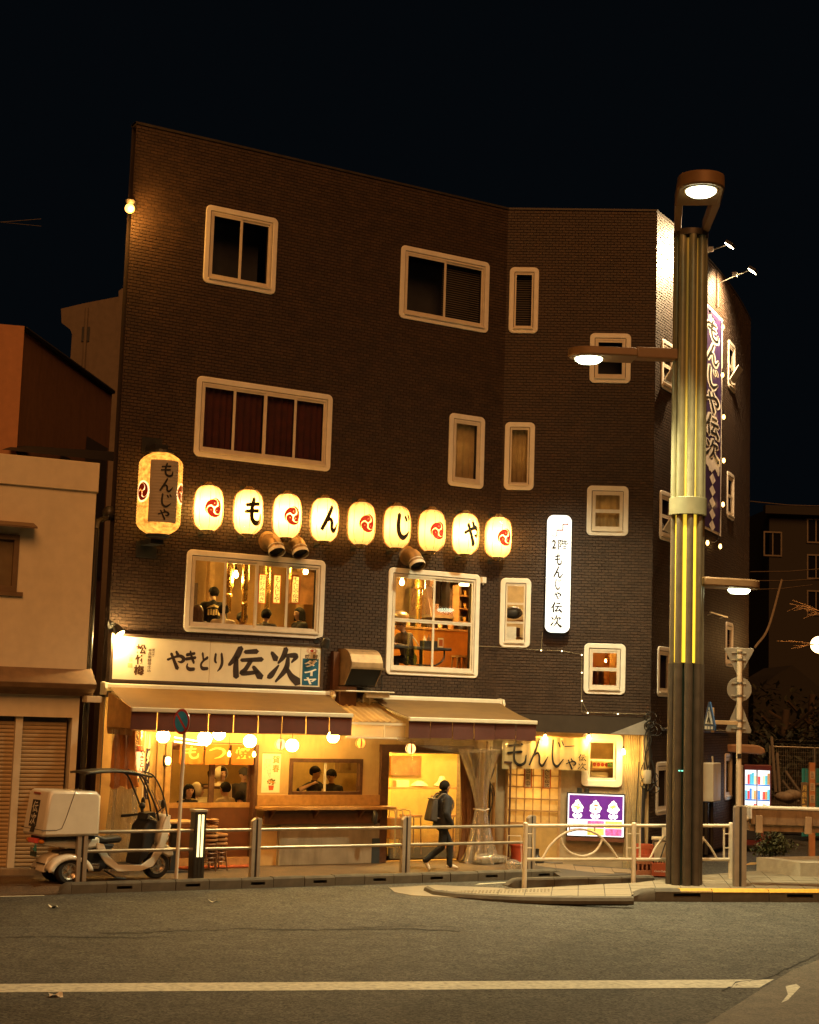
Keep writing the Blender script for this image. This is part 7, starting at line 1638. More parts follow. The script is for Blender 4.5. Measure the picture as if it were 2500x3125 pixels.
# --- people on the ground floor
gp_ = 'guests and staff inside the ground floor shop'
def seat1(px, py, w, rzl, label, top, hair, **k):
    q = FA.px(px,py,-w); sH = k.pop('sH',None); base = 0.05
    st = max(.35, q.z-base-.11-.655); return person(FA.W(q.x,w,base), FA.ang+rzl, label, top, TROU, H=1.66, seat=st, hair=hair, group=gp_, **k)
seat1(576,2415,.75,.15,'person with dark bobbed hair facing out behind the left sliding door pane',BLK,'bob',head=(-.2,.05))
seat1(603,2413,1.0,.9,'person with a white head cloth seated behind the dark haired one',PALE,'hood')
q = FA.px(675,2363,-1.9); person(FA.W(q.x,1.9,q.z-1.605), FA.ang+.15, 'person in a white hood facing out behind the door mullion', M('white_hoodie', (.7,.62,.48), .85), TROU, H=1.7, hair='hood', group=gp_)
q = FA.px(649,2366,-2.3); person(FA.W(q.x,2.3,q.z-1.605), FA.ang+pi, 'person with dark hair turned away beside the white hooded one', BLK, TROU, H=1.7, hair='short', group=gp_)
seat1(688,2408,.9,pi+.4,'person in a pale hooded top seated at the right sliding door pane',PALE,'short')
seat1(727,2432,1.1,pi-.6,'person in a dark jacket leaning over the table at the right pane',GREYT,'short',lean=.35)
q = FA.px(745,2365,-2.1); person(FA.W(q.x,2.1,q.z-1.605), FA.ang-.3, 'person in a dark cap standing at the back right of the sliding doors', GREYT, TROU, H=1.7, hair='cap', head=(.1,.25), group=gp_)
q = FA.px(961,2362,-1.0); o, T, Hd, en = person(FA.W(q.x,1.0,q.z-1.605), FA.ang+.5, 'cook in a black shirt with raised arm in the left kitchen pane', BLK, TROU, H=1.72, hair='short', sleeve=False, hands=(Vector((-.30,-.12,1.42)),Vector((.2,-.3,1.1))), head=(.2,.3), group=gp_)
b = MB(); b.box(.05,.13,-.150,-.135,1.26,1.33); b.build('chest_print', CRE, o)
q = FA.px(1012,2368,-1.2); person(FA.W(q.x,1.2,q.z-1.605), FA.ang-1.0, 'cook in a black shirt bending in the right kitchen pane', BLK, TROU, H=1.70, hair='short', sleeve=False, head=(-.2,.5), group=gp_)
b = MB(); b.box(-.3,.3,0,.25,0,.06); b.box(-.28,-.1,.02,.2,.06,.3); b.box(-.02,.2,.02,.2,.06,.22); b.build('hanging_pans', M('pan_metal',(0,0,0)), None, FA.W(*FA.px(1075,2360,-1.6)), FA.ang, label='steel kitchen equipment at the right of the kitchen window', cat='kitchen equipment')
b = MB(); b.box(-.32,.3,-.25,.25,-.62,0); b.box(-.33,.31,-.26,.26,0,.04,1); b.build('drinks_fridge', [M('fridge_cream', (.7,.58,.35), .5),WOODD], None, FA.W(*FA.px(640,2405,-1.8)), FA.ang, bev=.008, label='cream box fridge with dark top inside the shop behind the mullion', cat='fridge')
b = MB(); b.box(-.12,.13,-.005,.005,0,.1); b.build('table_card', PP, None, FA.W(*FA.px(623,2450,-.35)), FA.ang, label='white menu card leaning on the door rail beside the dark haired person', cat='menu card')
b = MB(); b.lathe([(.05,-.1),(.09,-.04),(.09,.06),(.04,.1)],12); b.build('glass_lantern', E('inside_lantern', (1,.6,.2), 12), None, FA.W(*FA.px(770,2350,-1.5)), 0, label='small glowing lantern inside at the right of the sliding doors', cat='lantern')
# table and stools outside the sliding doors
tq = FA.px(535,2505,.55); r = empty('outdoor_table', FA.W(tq.x,-.50,0), FA.ang, label='small wooden table with a dark pedestal outside the sliding doors', cat='table'); b = MB(); b.box(-.36,.36,-.28,.28,tq.z-.035,tq.z); b.build('tabletop', WOODM, r, bev=.006); b = MB(); b.box(-.05,.05,-.05,.05,.02,tq.z-.035); b.build('leg', DARK, r); b = MB(); b.box(-.22,.22,-.2,.2,0,.025); b.build('foot', DARK, r)
STL = M('stool_legs', (.16,.08,.04), .4, metal=.4); SEA = M('stool_seat', (.32,.16,.06), .6)
def stool_stack(px, py, n, label0, wv):
    q = FA.px(px,py,wv)
    for i in range(n):
        r = empty('round_stool', FA.W(q.x+random.uniform(-.015,.015),-wv+random.uniform(-.015,.015),.075*i), FA.ang+random.uniform(-.3,.3), label=('lowest','second','third','fourth','fifth','top')[i if i < n-1 else 5]+' round stool '+label0, cat='stool', group='stacked round stools outside the sliding doors')
        b = MB(); b.lathe([(.15,.43),(.165,.445),(.165,.47),(.15,.48)],18); b.build('seat', SEA, r, smooth=40)
        for k in range(4): a2 = pi/4+pi/2*k; b = MB(); b.cyl((.175*cos(a2),.175*sin(a2),0),(.12*cos(a2),.12*sin(a2),.43),.011,n=6); b.build('leg', STL, r)
        b = MB(); b.tube([(.155*cos(t),.155*sin(t),.16) for t in np.linspace(0,2*pi,16,endpoint=False)],.008,5,closed=True); b.build('ring', STL, r)
stool_stack(632,2620,5,'of the taller stack behind the lit bollard',.55); stool_stack(662,2615,3,'of the shorter stack right of the bollard',.45)
b = MB()
for i in range(3): b.grid(lambda u, v: (-.17+.34*u, -.13+.26*v, .035*i+.02*sin(7*u+i)*sin(5*v)+.02), 8, 6)
b.build('folded_blankets', M('blanket_tan', (.38,.22,.10), .9, var=.3), None, FA.W(FA.px(632,2500,.55).x,-.55,.79), FA.ang, smooth=70, label='folded tan blankets lying on the taller stool stack', cat='blanket')
# inside the entrance: shelf with paper goods, folded chairs, stools
for i, (x, c) in enumerate((( -2.2,'box of paper napkins at the left of the lit shelf behind the entrance curtain'),(-1.75,'pile of white dishes in the middle of the lit shelf behind the entrance curtain'),(-1.2,'white cloth bundle at the right of the lit shelf behind the entrance curtain'))):
    b = MB(); (b.box(-.15,.15,-.08,.08,0,.13) if i == 0 else b.lathe([(.14,0),(.18,.03),(.15,.06),(.1,.1),(.05,.12+.1*(i-1))],12)); b.build('tableware', M('tableware_white', (.8,.75,.6), .5), None, FA.W(x+1.05,1.95,1.30), FA.ang, label=c, cat='tableware')
b = MB(); b.box(-1.5,.5,1.8,2.1,1.26,1.30); b.build('shelf', WOODM, rest, FA.o, FA.ang)
b = MB(); b.box(-.95,-.2,2.70,2.76,1.5,1.9); b.build('wall_picture', M('brown_picture',(0,0,0)), rest, FA.o, FA.ang)
for i in range(3):
    r = empty('folding_chair', FA.W(-2.15+.17*i,.7,.03), FA.ang+.2, label=('left','middle','right')[i]+' folded steel chair leaning inside the entrance', cat='chair', group='folded chairs inside the entrance'); b = MB(); b.tube(cat([(-.02,-.2,0),(-.02,-.2,.8),(-.02,-.12,.9),(-.02,.12,.9),(-.02,.2,.8),(-.02,.2,0)],4),.016,6); b.build('frame', STEEL, r, smooth=50); b = MB(); b.box(-.03,.0,-.18,.18,.35,.75); b.build('seat', M('chair_seat', (.4,.22,.1), .6), r, bev=.01)
for i in range(2):
    r = empty('bar_stool', FA.W(-1.35+.95*i,1.2,.03), FA.ang, label=('left','right')[i]+' tall stool inside the entrance behind the vinyl sheet', cat='stool', group='tall stools inside the entrance'); b = MB(); b.box(-.18,.18,-.16,.16,.72,.77); b.build('seat', SEA, r, bev=.01)
    for x in (-.15,.15):
        for y in (-.13,.13): b = MB(); b.cyl((x*1.15,y*1.15,0),(x,y,.72),.014,n=6); b.build('leg', STL, r)

# --- glimpses in the two small lit windows of the frontal wall
b = MB(); b.box(2.30,2.52,.9,1.1,3.0,4.7); b.build('lit_column', M('column_lit_tone', (.85,.48,.14), .6), rest, FB.o, FB.ang)  # bright strip: the lit look is put into the column's paler colour
q = FB.px(1849,2017,-.7); bulb(FB.W(*q), 'small bulb seen in the upper pane of the lower right window on the frontal wall', .022, .3)  # bulb added to stand for lamp reflection dots in the glass
b = MB(); b.grid(lambda u, v: (.22*u, .05*sin(u*12), .5*v), 8, 3); b.build('hanging_cloth', M('brown_cloth', (.16,.08,.035), .8), rest, FB.W(1.95,.8,3.35), FB.ang)
b = MB(); b.sphere((0,0,0),.18,10,7,sc=(1.1,.6,.7)); b.build('dark_pot', DARK, None, FB.W(*FB.px(1566,1870,-.5)), FB.ang, smooth=60, label='dark pot on a shelf inside the middle pane of the narrow window', cat='pot')
b = MB(); b.box(-.25,.3,-.02,.25,-.17,-.14); b.box(-.25,.3,-.02,.25,-.52,-.49); b.build('stair_shelf', WOODM, rest, FB.W(*FB.px(1566,1870,-.5)), FB.ang)
b = MB(); b.box(-.07,.03,0,.08,-.48,-.30); b.build('dark_carton', WOODD, None, FB.W(*(FB.px(1566,1870,-.5)+Vector((.12,0,.0)))), FB.ang, label='dark carton standing in the bottom pane of the narrow window', cat='carton')
# ------------------------------------------------------------------ delivery scooter with a roof
WP = M('scooter_white', (.70,.67,.58), .32, var=.05, coat=.4, stain=.12, scol=(.45,.38,.28)); BP = M('scooter_black', (.016,.016,.018), .5, var=.2); RUB = M('tyre_rubber', (.012,.012,.012), .8); CHR = M('scooter_chrome', (.6,.55,.48), .25, metal=.9); SEATM = M('scooter_seat', (.025,.022,.02), .55)
sr0 = Vector((-5.30,25.62,0)); sc_ = empty('delivery_scooter', sr0, radians(38), label='white roofed delivery scooter with big rear box parked on the pavement by the shutter', cat='scooter'); sc_.scale = (1.08,1.06,1.0)
def q_(n, mt, f, par=None, **k): b = MB(); f(b); return b.build(n, mt, par or sc_, **k)
def wheel(x, y, r, w, nm='wheel'):
    t = q_(nm, RUB, lambda b: b.lathe([(r*.64,w/2),(r*.64,-w/2),(r*.9,-w/2),(r,-w*.28),(r,w*.28),(r*.9,w/2),(r*.64,w/2)],28,(x,y,r),axis='y',cap=False), smooth=40)
    b = MB(); b.lathe([(r*.52,-w*.40),(r*.635,-w*.49),(r*.635,w*.49),(r*.52,w*.40),(r*.52,-w*.40)],24,(x,y,r),axis='y',cap=False); b.lathe([(r*.6,-w*.05),(r*.6,w*.05)],24,(x,y,r),axis='y'); b.build('rim', CHR, t, smooth=40)
    b = MB()
    for k in range(5): a = 2*pi*k/5; b.obox((x+r*.3*cos(a),y,r+r*.3*sin(a)),(r*.24,w*.3,r*.06),Matrix.Rotation(-a,3,'Y'))
    b.lathe([(r*.18,-w*.4),(r*.18,w*.4)],14,(x,y,r),axis='y'); b.build('spokes', CHR, t); return t
wheel(0,-.22,.20,.13); wheel(0,.22,.20,.13); wheel(1.56,0,.215,.11)
# box
bxp = [(-.50,.74),(-.42,1.40),(-.36,1.45),(.34,1.43),(.41,1.36),(.41,.74)]
cb_ = q_('rear_box', WP, lambda b: b.prism(bxp,-.35,.35), bev=.045, smooth=50)
b = MB(); ln = [(-.02,1.447),(-.03,1.40),(-.15,1.0),(-.20,.87),(-.28,.845),(-.51,.845)]
for s in (-1,1): b.tube([(x,s*.3525,z) for x,z in ln],.005,5)
b.tube([(-.487,-.34,.845),(-.487,.34,.845)],.005,5); b.build('lid_seam', BLACK, cb_)
b = MB(); b.prism([(-.115,.90),(.065,.90),(.065,1.30),(-.115,1.30)], -.003,.003); pn = b.build('black_panel', INKB, cb_, (-.468,.03,0)); pn.rotation_euler = (radians(0),0,radians(-90)); 
pn.location = (-.459,.03,0); pn.rotation_mode = 'XYZ'
MT = Matrix.Translation((-.4555,.03,1.1)) @ Matrix.Rotation(radians(-90),4,'Z') @ Matrix.Rotation(radians(-7),4,'X')
def flatpanel(nm, mt, f, off): 
    b = MB(); f(b); me = b.mesh(nm, mt); o = bpy.data.objects.new(nm, me); COL.objects.link(o); o.parent = cb_; o.matrix_local = MT @ Matrix.Translation((0,-off,0)); return o
bpy.data.objects.remove(pn)
flatpanel('black_panel', INKB, lambda b: b.box(-.12,.12,-.002,.004,-.22,.19), .004)
flatpanel('lettering', M('sign_white',(0,0,0)), lambda b: (put(b,'伝',flat(-.09,.09,0.0,.165,-.004),wmul=.95), put(b,'次',flat(-.09,.09,-.20,-.02,-.004),wmul=.95)), .004)
flatpanel('red_reflector', M('reflector_red', (.35,.04,.02), .3), lambda b: b.box(-.12,.10,-.002,.004,.28,.305), .012)
q_('latch', BLACK, lambda b: b.prism([(-.53,.80),(-.49,.80),(-.47,.92),(-.49,.93)],-.06,.02), cb_)
q_('rack', BP, lambda b: b.box(-.40,.40,-.24,.24,.68,.735), bev=.01); q_('tail_unit', WP, lambda b: b.prism([(-.42,.60),(.30,.50),(.52,.55),(.52,.70),(-.36,.70)],-.17,.17), bev=.04, smooth=50)
q_('tail_lamp', E('tail_red', (.5,.05,.02), .15), lambda b: b.box(-.50,-.42,-.11,.11,.63,.70), bev=.01)
for s in (-1,1): q_('indicator', M('indicator_amber', (.6,.2,.02), .3), lambda b: b.sphere((-.44,s*.21,.66),.05,10,8,sc=(.8,1.2,.7)), smooth=60)
pl = q_('number_plate', M('plate_dark_green', (.03,.06,.05), .5), lambda b: b.box(-.46,-.45,-.10,.10,.42,.55)); b = MB()
put(b,'LO 12',flat(-.08,.08,-.08,.08,0),bold=.02); b.v = [(-.462,-x,z+.515) for x,y,z in b.v]; b.build('lettering', M('sign_white',(0,0,0)), pl)
q_('seat_tag', M('teal_tag', (.05,.30,.34), .5), lambda b: b.add([(-.49,-.16,.50),(-.49,-.05,.53),(-.47,-.08,.62),(-.47,-.13,.60)],[(0,1,2,3)]))
q_('swing_arm', BP, lambda b: (b.prism([(-.25,.18),(.55,.16),(.75,.30),(.45,.52),(-.1,.50)],-.15,.15), b.cyl((0,-.24,.2),(0,.24,.2),.04,n=10)), bev=.02)
for s in (-1,1):
    def fen(b): 
        b.grid(lambda u, v: (.265*cos(radians(8+164*u))*1.35+.01, s*(.15+.16*v)+(.0), .19+.275*sin(radians(8+164*u))-.03*(v if s > 0 else v)*abs(2*v-1)), 18, 4); b.grid(lambda u, v: (.265*cos(radians(8+164*u))*1.35*(1-.22*v)+.01, s*.31, .19+.275*sin(radians(8+164*u))*(1-.22*v)-.03), 18, 2)
    o = q_('rear_fender', WP, fen, smooth=50); sd_ = o.modifiers.new('s','SOLIDIFY'); sd_.thickness = .012
q_('rear_guard', WP, lambda b: b.prism([(-.36,.18),(-.30,.40),(-.20,.46),(.10,.46),(.20,.38),(-.2,.36),(-.3,.18)],-.14,.14), bev=.02, smooth=50)
for k in range(4): q_('slot', BLACK, lambda b: b.box(-.345,-.30,-.13+.07*k,-.09+.07*k,.30,.318))
# seat, floor tunnel, leg shield, front
q_('saddle', SEATM, lambda b: b.prism([(.42,.60),(.86,.60),(.92,.66),(.86,.71),(.62,.69),(.46,.75),(.42,.74)],-.13,.13), bev=.03, smooth=50)
q_('under_seat', BP, lambda b: b.prism([(.40,.30),(.58,.28),(.78,.58),(.42,.60)],-.15,.15), bev=.02)
body = [(.42,.62),(.54,.60),(.62,.42),(.80,.27),(1.18,.25),(1.34,.36),(1.46,.60),(1.52,.90),(1.58,1.05),(1.64,1.03),(1.62,.74),(1.54,.46),(1.38,.22),(1.16,.15),(.78,.16),(.58,.30),(.44,.50)]
for s in (-1,1): q_('white_side_fairing', WP, lambda b: b.prism(body, s*.235-.02, s*.235+.02), bev=.012, smooth=50)
q_('floor_board', BP, lambda b: b.prism([(.62,.20),(1.30,.20),(1.36,.26),(.66,.26)],-.22,.22), bev=.01)
q_('leg_shield', BP, lambda b: b.prism([(1.14,.24),(1.30,.36),(1.40,.60),(1.45,.95),(1.32,.98),(1.22,.85),(1.20,.60)],-.215,.215), bev=.03, smooth=50)
q_('front_cowl', WP, lambda b: b.prism([(1.47,.58),(1.53,1.04),(1.62,1.06),(1.70,.86),(1.66,.62),(1.58,.50)],-.20,.20), bev=.05, smooth=50)
q_('headlight', G('lamp_glass', gl=.3, tint=(.8,.8,.75)), lambda b: b.sphere((1.68,0,.80),.08,12,8,sc=(.6,1.3,1)), smooth=60)
q_('front_fender', WP, lambda b: b.prism([(1.36,.46),(1.46,.56),(1.64,.58),(1.80,.48),(1.83,.36),(1.72,.34),(1.56,.44),(1.42,.42)],-.085,.085), bev=.03, smooth=50)
for s in (-1,1): q_('fork_leg', CHR, lambda b: b.cyl((1.56,s*.075,.215),(1.47,s*.075,.62),.02,n=8)); q_('front_indicator', M('indicator_amber',(0,0,0)), lambda b: b.sphere((1.62,s*.20,.72),.045,10,8,sc=(1,.6,.8)), smooth=60)
hb = q_('handlebar', BP, lambda b: (b.tube([(1.20,-.36,.99),(1.30,-.2,1.02),(1.38,0,1.02),(1.30,.2,1.02),(1.20,.36,.99)],.022,8), b.prism([(1.26,.96),(1.46,.98),(1.44,1.08),(1.28,1.06)],-.12,.12)), bev=.008); 
for s in (-1,1): q_('grip', RUB, lambda b: b.cyl((1.24,s*.30,1.0),(1.16,s*.43,.98),.024,n=8), hb); q_('brake_lever', CHR, lambda b: b.tube([(1.30,s*.24,1.02),(1.28,s*.40,.985)],.008,5), hb)
for s in (-1,1):
    mm = q_('mirror', BP, lambda b: (b.tube([(1.40,s*.20,1.05),(1.46,s*.30,1.16)],.009,6), b.sphere((1.46,s*.31,1.22),.075,12,8,sc=(.4,.7,1))), smooth=60)
q_('phone_mount', BLACK, lambda b: (b.cyl((1.33,.08,1.06),(1.32,.08,1.13),.02), b.sphere((1.32,.08,1.17),.055,10,8)), smooth=60)
# roof, its posts and the windscreen
def rf(u, v): 
    x = .18+1.12*u; return (x, (-.27+.54*v)*(1-.10*u), 1.735+.05*sin(pi*min(1,u*1.05))*(1-.25*(2*v-1)**2)-.05*u**3-.015*(2*v-1)**2)
o = q_('roof', M('roof_black', (.03,.028,.025), .35), lambda b: b.grid(rf, 16, 8), smooth=80); s_ = o.modifiers.new('s','SOLIDIFY'); s_.thickness = .035
ws = cat([(1.18,1.745),(1.34,1.68),(1.47,1.50),(1.57,1.25),(1.62,1.02)],6)
q_('windscreen', G('scooter_screen', tint=(.86,.84,.78), gl=.10, rough=.02), lambda b: b.grid(lambda u, v: (lambda i: (ws[i][0]-.05*(2*v-1)**2, (-.25+.5*v), ws[i][1]))(int(round(u*(len(ws)-1)))), len(ws)-1, 8), smooth=80)
for s in (-1,1): q_('screen_frame', BP, lambda b: b.tube([(p[0]-.045,s*.252,p[1]) for p in ws],.013,8), smooth=60); q_('roof_strut', BP, lambda b: b.tube(cat([(.95,s*.235,1.735),(1.12,s*.24,1.66),(1.24,s*.245,1.45),(1.38,s*.25,1.15),(1.44,s*.24,.95)],5),.016,8), smooth=60)
q_('wiper', BLACK, lambda b: b.tube([(1.63,0,1.03),(1.57,.10,1.25),(1.51,.16,1.42)],.007,5)); q_('screen_note', M('note_white',(0,0,0)), lambda b: b.obox((1.53,-.12,1.22),(.004,.06,.05),Matrix.Rotation(radians(-18),3,'Y')))
q_('stand', BP, lambda b: b.tube([(.62,-.14,.18),(.80,-.20,.06),(.95,-.2,.04)],.016,6)); q_('exhaust', CHR, lambda b: b.cyl((-.15,-.17,.27),(.5,-.17,.25),.05,n=12), smooth=40)

# ------------------------------------------------------------------ neighbouring buildings on the left
def shut_frame(): pass
CW = M('cream_render', (.74,.65,.48), .85, var=.05, bump=.35, bscale=120, stain=.2, sscale=(.3,.3,.12), scol=(.40,.33,.22))
hF = Frame((FA.W(-8.75,-.35,0).x, FA.W(-8.75,-.35,0).y), AL-radians(5))
def hp(px, py, w=0): return hF.px(px,py,w)
hR = hp(272,1900).x; ztop = hp(290,1425).z
ch_ = empty('cream_house', hF.W(hR,0,0), hF.ang, label='cream rendered two storey house with closed shutters at the left edge', cat='house')
def hpart(n, mt, f, par=None, **k): b = MB(); f(b); return b.build(n, mt, par or ch_, **k)
X = lambda px, py, w=0: hp(px,py,w).x-hR
zt1 = hp(272,1415).z; zl = hp(240,2095).z; wr = X(240,2200); 
wn = (X(-120,1800),X(50,1800),hp(20,1805).z,hp(20,1630).z)
o = wall(-6.0, 0, zl, zt1, [wn], .2, CW, ch_, (0,0,0), 0); 
hpart('wall', CW, lambda b: (b.quad((0,0,zl),(.9,5,zl),(.9,5,zt1),(0,0,zt1)), b.quad((-6,0,zt1),(0,0,zt1),(.9,5,zt1),(-6,5,zt1))))
hpart('parapet_band', CW, lambda b: b.prism([(-6.02,zt1-.48),(.02,zt1-.48),(.02,zt1+.02),(-6.02,zt1+.02)], -.05, .0), bev=.01); hpart('parapet_return', CW, lambda b: b.add([(.02,-.05,zt1-.48),(.42,2,zt1-.48),(.42,2,zt1+.02),(.02,-.05,zt1+.02)],[(0,1,2,3)]))
w0, w1 = X(-150,2600), X(238,2300); 
slx0, slx1, slt = X(-60,2500), X(203,2500), hp(203,2190).z
wall(-6.0, wr, 0, zl-.02, [(X(-400,2500),X(203,2500),.0,slt)], .25, CW, ch_, (0,0,0), 0)
hpart('wall', CW, lambda b: b.quad((wr,0,0),(wr+.8,5,0),(wr+.8,5,zl),(wr,0,zl)))
hpart('cornice', M('brown_cornice', (.20,.12,.06), .7, stain=.3), lambda b: b.prism([(.02,zl-.16),(-.10,zl-.16),(-.16,zl-.10),(-.30,zl-.04),(-.34,zl+.04),(0.02,zl+.30)], -6.0, .10, plane='yz'), bev=.008)
hpart('cornice_block', CW, lambda b: b.box(-.05,.2,-.32,.0,zl-.26,zl-.15), bev=.01)
SHU = M('shutter_slat', (.40,.29,.16), .55, var=.08, stain=.25, sscale=(.6,.6,3), scol=(.25,.16,.08))
mid = X(50,2400); 
for a, c in ((X(-400,2500),mid-.06),(mid+.06,X(200,2400))):
    b = MB(); b.prism([(0,.0),(-.012,.012),(-.016,.035),(-.006,.058),(0,.062)], 0, c-a, plane='yz'); sm_ = b.mesh('shutter_slat', SHU)
    n = int((slt-.12)/.066)
    for i in range(n): o = bpy.data.objects.new('shutter_slat', sm_); COL.objects.link(o); o.parent = ch_; o.location = (a,.16,.10+i*.066)
    hpart('shutter_back', DARK, lambda b: b.box(a,c,.165,.18,.0,slt)); hpart('shutter_bottom_bar', SHU, lambda b: b.box(a,c,.135,.165,.02,.10))
hpart('shutter_guide', CREAM, lambda b: b.box(mid-.06,mid+.06,.06,.2,0,slt), bev=.005)
hpart('step', M('step_concrete',(0,0,0)), lambda b: b.box(-6,wr,-.14,.3,-.05,.10), bev=.01)
wf_ = hpart('window', M('window_bronze', (.16,.10,.05), .5), lambda b: rect_frame(b,wn[0],wn[1],wn[2],wn[3],.09,-.03,.08), bev=.006); b = MB(); b.quad((wn[0],.04,wn[2]),(wn[1],.04,wn[2]),(wn[1],.04,wn[3]),(wn[0],.04,wn[3])); b.build('pane', M('frosted_pane', (.18,.13,.07), .35, var=.1), wf_)
b = MB(); b.box(wn[0]-.3,wn[1]+.10,-.05,0,wn[2]-.07,wn[2]-.0); b.build('sill', M('window_bronze',(0,0,0)), wf_); b = MB(); b.prism([(-.30,wn[3]+.10),(-.30,wn[3]+.13),(0,wn[3]+.22),(0,wn[3]+.16)], wn[0]-.3,wn[1]+.22, plane='yz'); b.build('hood', M('window_bronze',(0,0,0)), wf_)
dpx = X(278,1700)+.12
dp = hpart('downpipe', M('dark_pipe',(0,0,0)), lambda b: (b.cyl((dpx-.02,.12,.0),(dpx-.02,.12,zt1-1.1),.05,n=10), b.tube(cat([(dpx-.02,.12,zt1-1.1),(dpx+.02,.2,zt1-.95),(dpx+.25,.5,zt1-.85)],4),.045,8), b.sphere((dpx+.32,.6,zt1-.75),.13,10,8)), smooth=40)
# narrow gap: old wall strip behind the pipe
b = MB(); gq = Frame((FA.W(-9.0,1.6,0).x,FA.W(-9.0,1.6,0).y), AL); b.box(-.5,.75,0,.1,0,7.0); b.build('gap_wall', M('gap_wall_amber', (.36,.22,.09), .8, stain=.5, sscale=(2,2,.2)), None, gq.W(0,0,0), AL, label='narrow amber wall seen in the gap between the cream house and the brick restaurant', cat='wall')
# reddish house behind
pF = Frame((0,35.5), radians(14)); a = pF.px(75,995); c = pF.px(345,1300)
ph_ = empty('red_house', pF.W(a.x,0,0), pF.ang, label='flat roofed reddish house with a dark side window behind the cream house', cat='house'); 
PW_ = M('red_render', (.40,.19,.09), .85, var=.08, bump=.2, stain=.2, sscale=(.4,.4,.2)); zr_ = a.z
hpart('wall', PW_, lambda b: b.box(-6,0,0,.3,0,zr_), ph_)
side = at_y(345,1150,40.5); sv = Matrix.Rotation(-pF.ang,3,'Z') @ (Vector((side.x,side.y,0))-pF.W(a.x,0,0)); 
SWL = M('red_render_dim_side', (.26,.13,.07), .85, var=.1, stain=.3); hpart('side_wall', SWL, lambda b: b.quad((0,.3,0),(sv.x,sv.y,0),(sv.x,sv.y,zr_),(0,.3,zr_)), ph_); hpart('roof', DARK, lambda b: b.add([(-6,0,zr_),(0,0,zr_),(sv.x,sv.y,zr_),(-6,sv.y,zr_)],[(0,1,2,3)]), ph_)  # dimness of the side face is put into a darker render colour
dv = Vector((sv.x,sv.y-.3,0)); Ls_ = dv.length; dv.normalize(); nv = Vector((dv.y,-dv.x,0))
def sp_(t, z, o=0): return Vector((0,.3,0))+dv*t+nv*o+Vector((0,0,z))
hpart('roof_edge', DARK, lambda b: b.tube([sp_(0,zr_,.03),sp_(Ls_,zr_,.03)],.06,6), ph_)
w_ = hpart('window', DARK, lambda b: b.add([sp_(Ls_*.42,zr_*.60,.03),sp_(Ls_*.60,zr_*.60,.03),sp_(Ls_*.60,zr_*.79,.03),sp_(Ls_*.42,zr_*.79,.03)],[(0,1,2,3)]), ph_); b = MB(); b.add([sp_(Ls_*.435,zr_*.615,.05),sp_(Ls_*.585,zr_*.615,.05),sp_(Ls_*.585,zr_*.775,.05),sp_(Ls_*.435,zr_*.775,.05)],[(0,1,2,3)]); b.build('pane', GLASSD, w_)
hpart('door_panel', M('grey_door', (.07,.06,.05), .6), lambda b: b.add([sp_(Ls_*.70,zr_*.55,.03),sp_(Ls_*.97,zr_*.55,.03),sp_(Ls_*.97,zr_*.86,.03),sp_(Ls_*.70,zr_*.86,.03)],[(0,1,2,3)]), ph_)
hpart('low_roof', M('dark_tiles', (.03,.025,.02), .7), lambda b: b.add([(-.3,-1.0,pF.px(200,1385).z-.15),(sv.x+.3,-.6,pF.px(200,1385).z-.2),(sv.x+.3,.8,pF.px(200,1365).z+.1),(-.0,.8,pF.px(200,1365).z+.1)],[(0,1,2,3)]), ph_)
# grey house further back with a stepped roof line
gF = Frame((0,46.0), radians(-6)); pts = [(185,1400),(220,1020),(214,1005),(188,985),(186,942),(258,925),(362,905),(362,888),(372,880),(388,880),(392,905),(420,905),(420,1400)]
gh = empty('grey_house', gF.W(0,0,0), gF.ang, label='dim grey house with a stepped roof line between the red house and the brick restaurant', cat='house'); b = MB(); P2 = [(lambda v: (v.x,v.z))(gF.px(*p)) for p in pts]; P2[0] = (P2[0][0],0); P2[-1] = (P2[-1][0],0); b.prism(P2,0,6); b.build('wall', M('grey_render', (.16,.12,.085), .85, var=.1, stain=.3), gh)
for px, py, w2, h2 in ((262,1020,.12,.45),): v = gF.px(px,py); b = MB(); b.box(v.x-w2,v.x+w2,-.03,0,v.z-h2/2,v.z+h2/2); b.build('vent', DARK, gh)
v0_, v1_ = gF.px(258,1100), gF.px(258,940); b = MB(); b.cyl((v0_.x,-.06,0),(v0_.x,-.06,v1_.z),.05,n=8); b.build('downpipe', M('grey_render',(0,0,0)), gh)
# bare sodium lamp on the left end of the roof wall
sq = FA.px(396,636,.25); sn = empty('sodium_lamp', FA.W(sq.x,sq.y,sq.z), FA.ang, label='bare glowing sodium lamp on a bracket at the left edge of the brick building', cat='lamp'); b = MB(); b.sphere((0,0,0),.085,14,10); b.build('bulb', E('sodium_bulb', (1,.45,.07), 6), sn, smooth=80); b = MB(); b.lathe([(.04,.07),(.07,.09),(.09,.14),(.05,.18)],12); b.tube([(0,0,.16),(.1,.1,.2),(.22,.25,.1)],.018,6); b.build('bracket', DARK, sn); light('sodium_glow', (0,-.12,-.05), 130, (1,.42,.07), .08, sn)
for i,(y0,y1,l) in enumerate(((645,690,'upper'),(672,668,'lower'))):
    a, c = at_y(-150,y0-20,60), at_y(125,y1,75); b = MB(); b.tube([a,(a+c)/2-Vector((0,0,.25)),c],.014,5); b.build('overhead_wire', M('pale_wire',(0,0,0)), None, label=l+' faint overhead wire at the left edge of the sky', cat='wire')
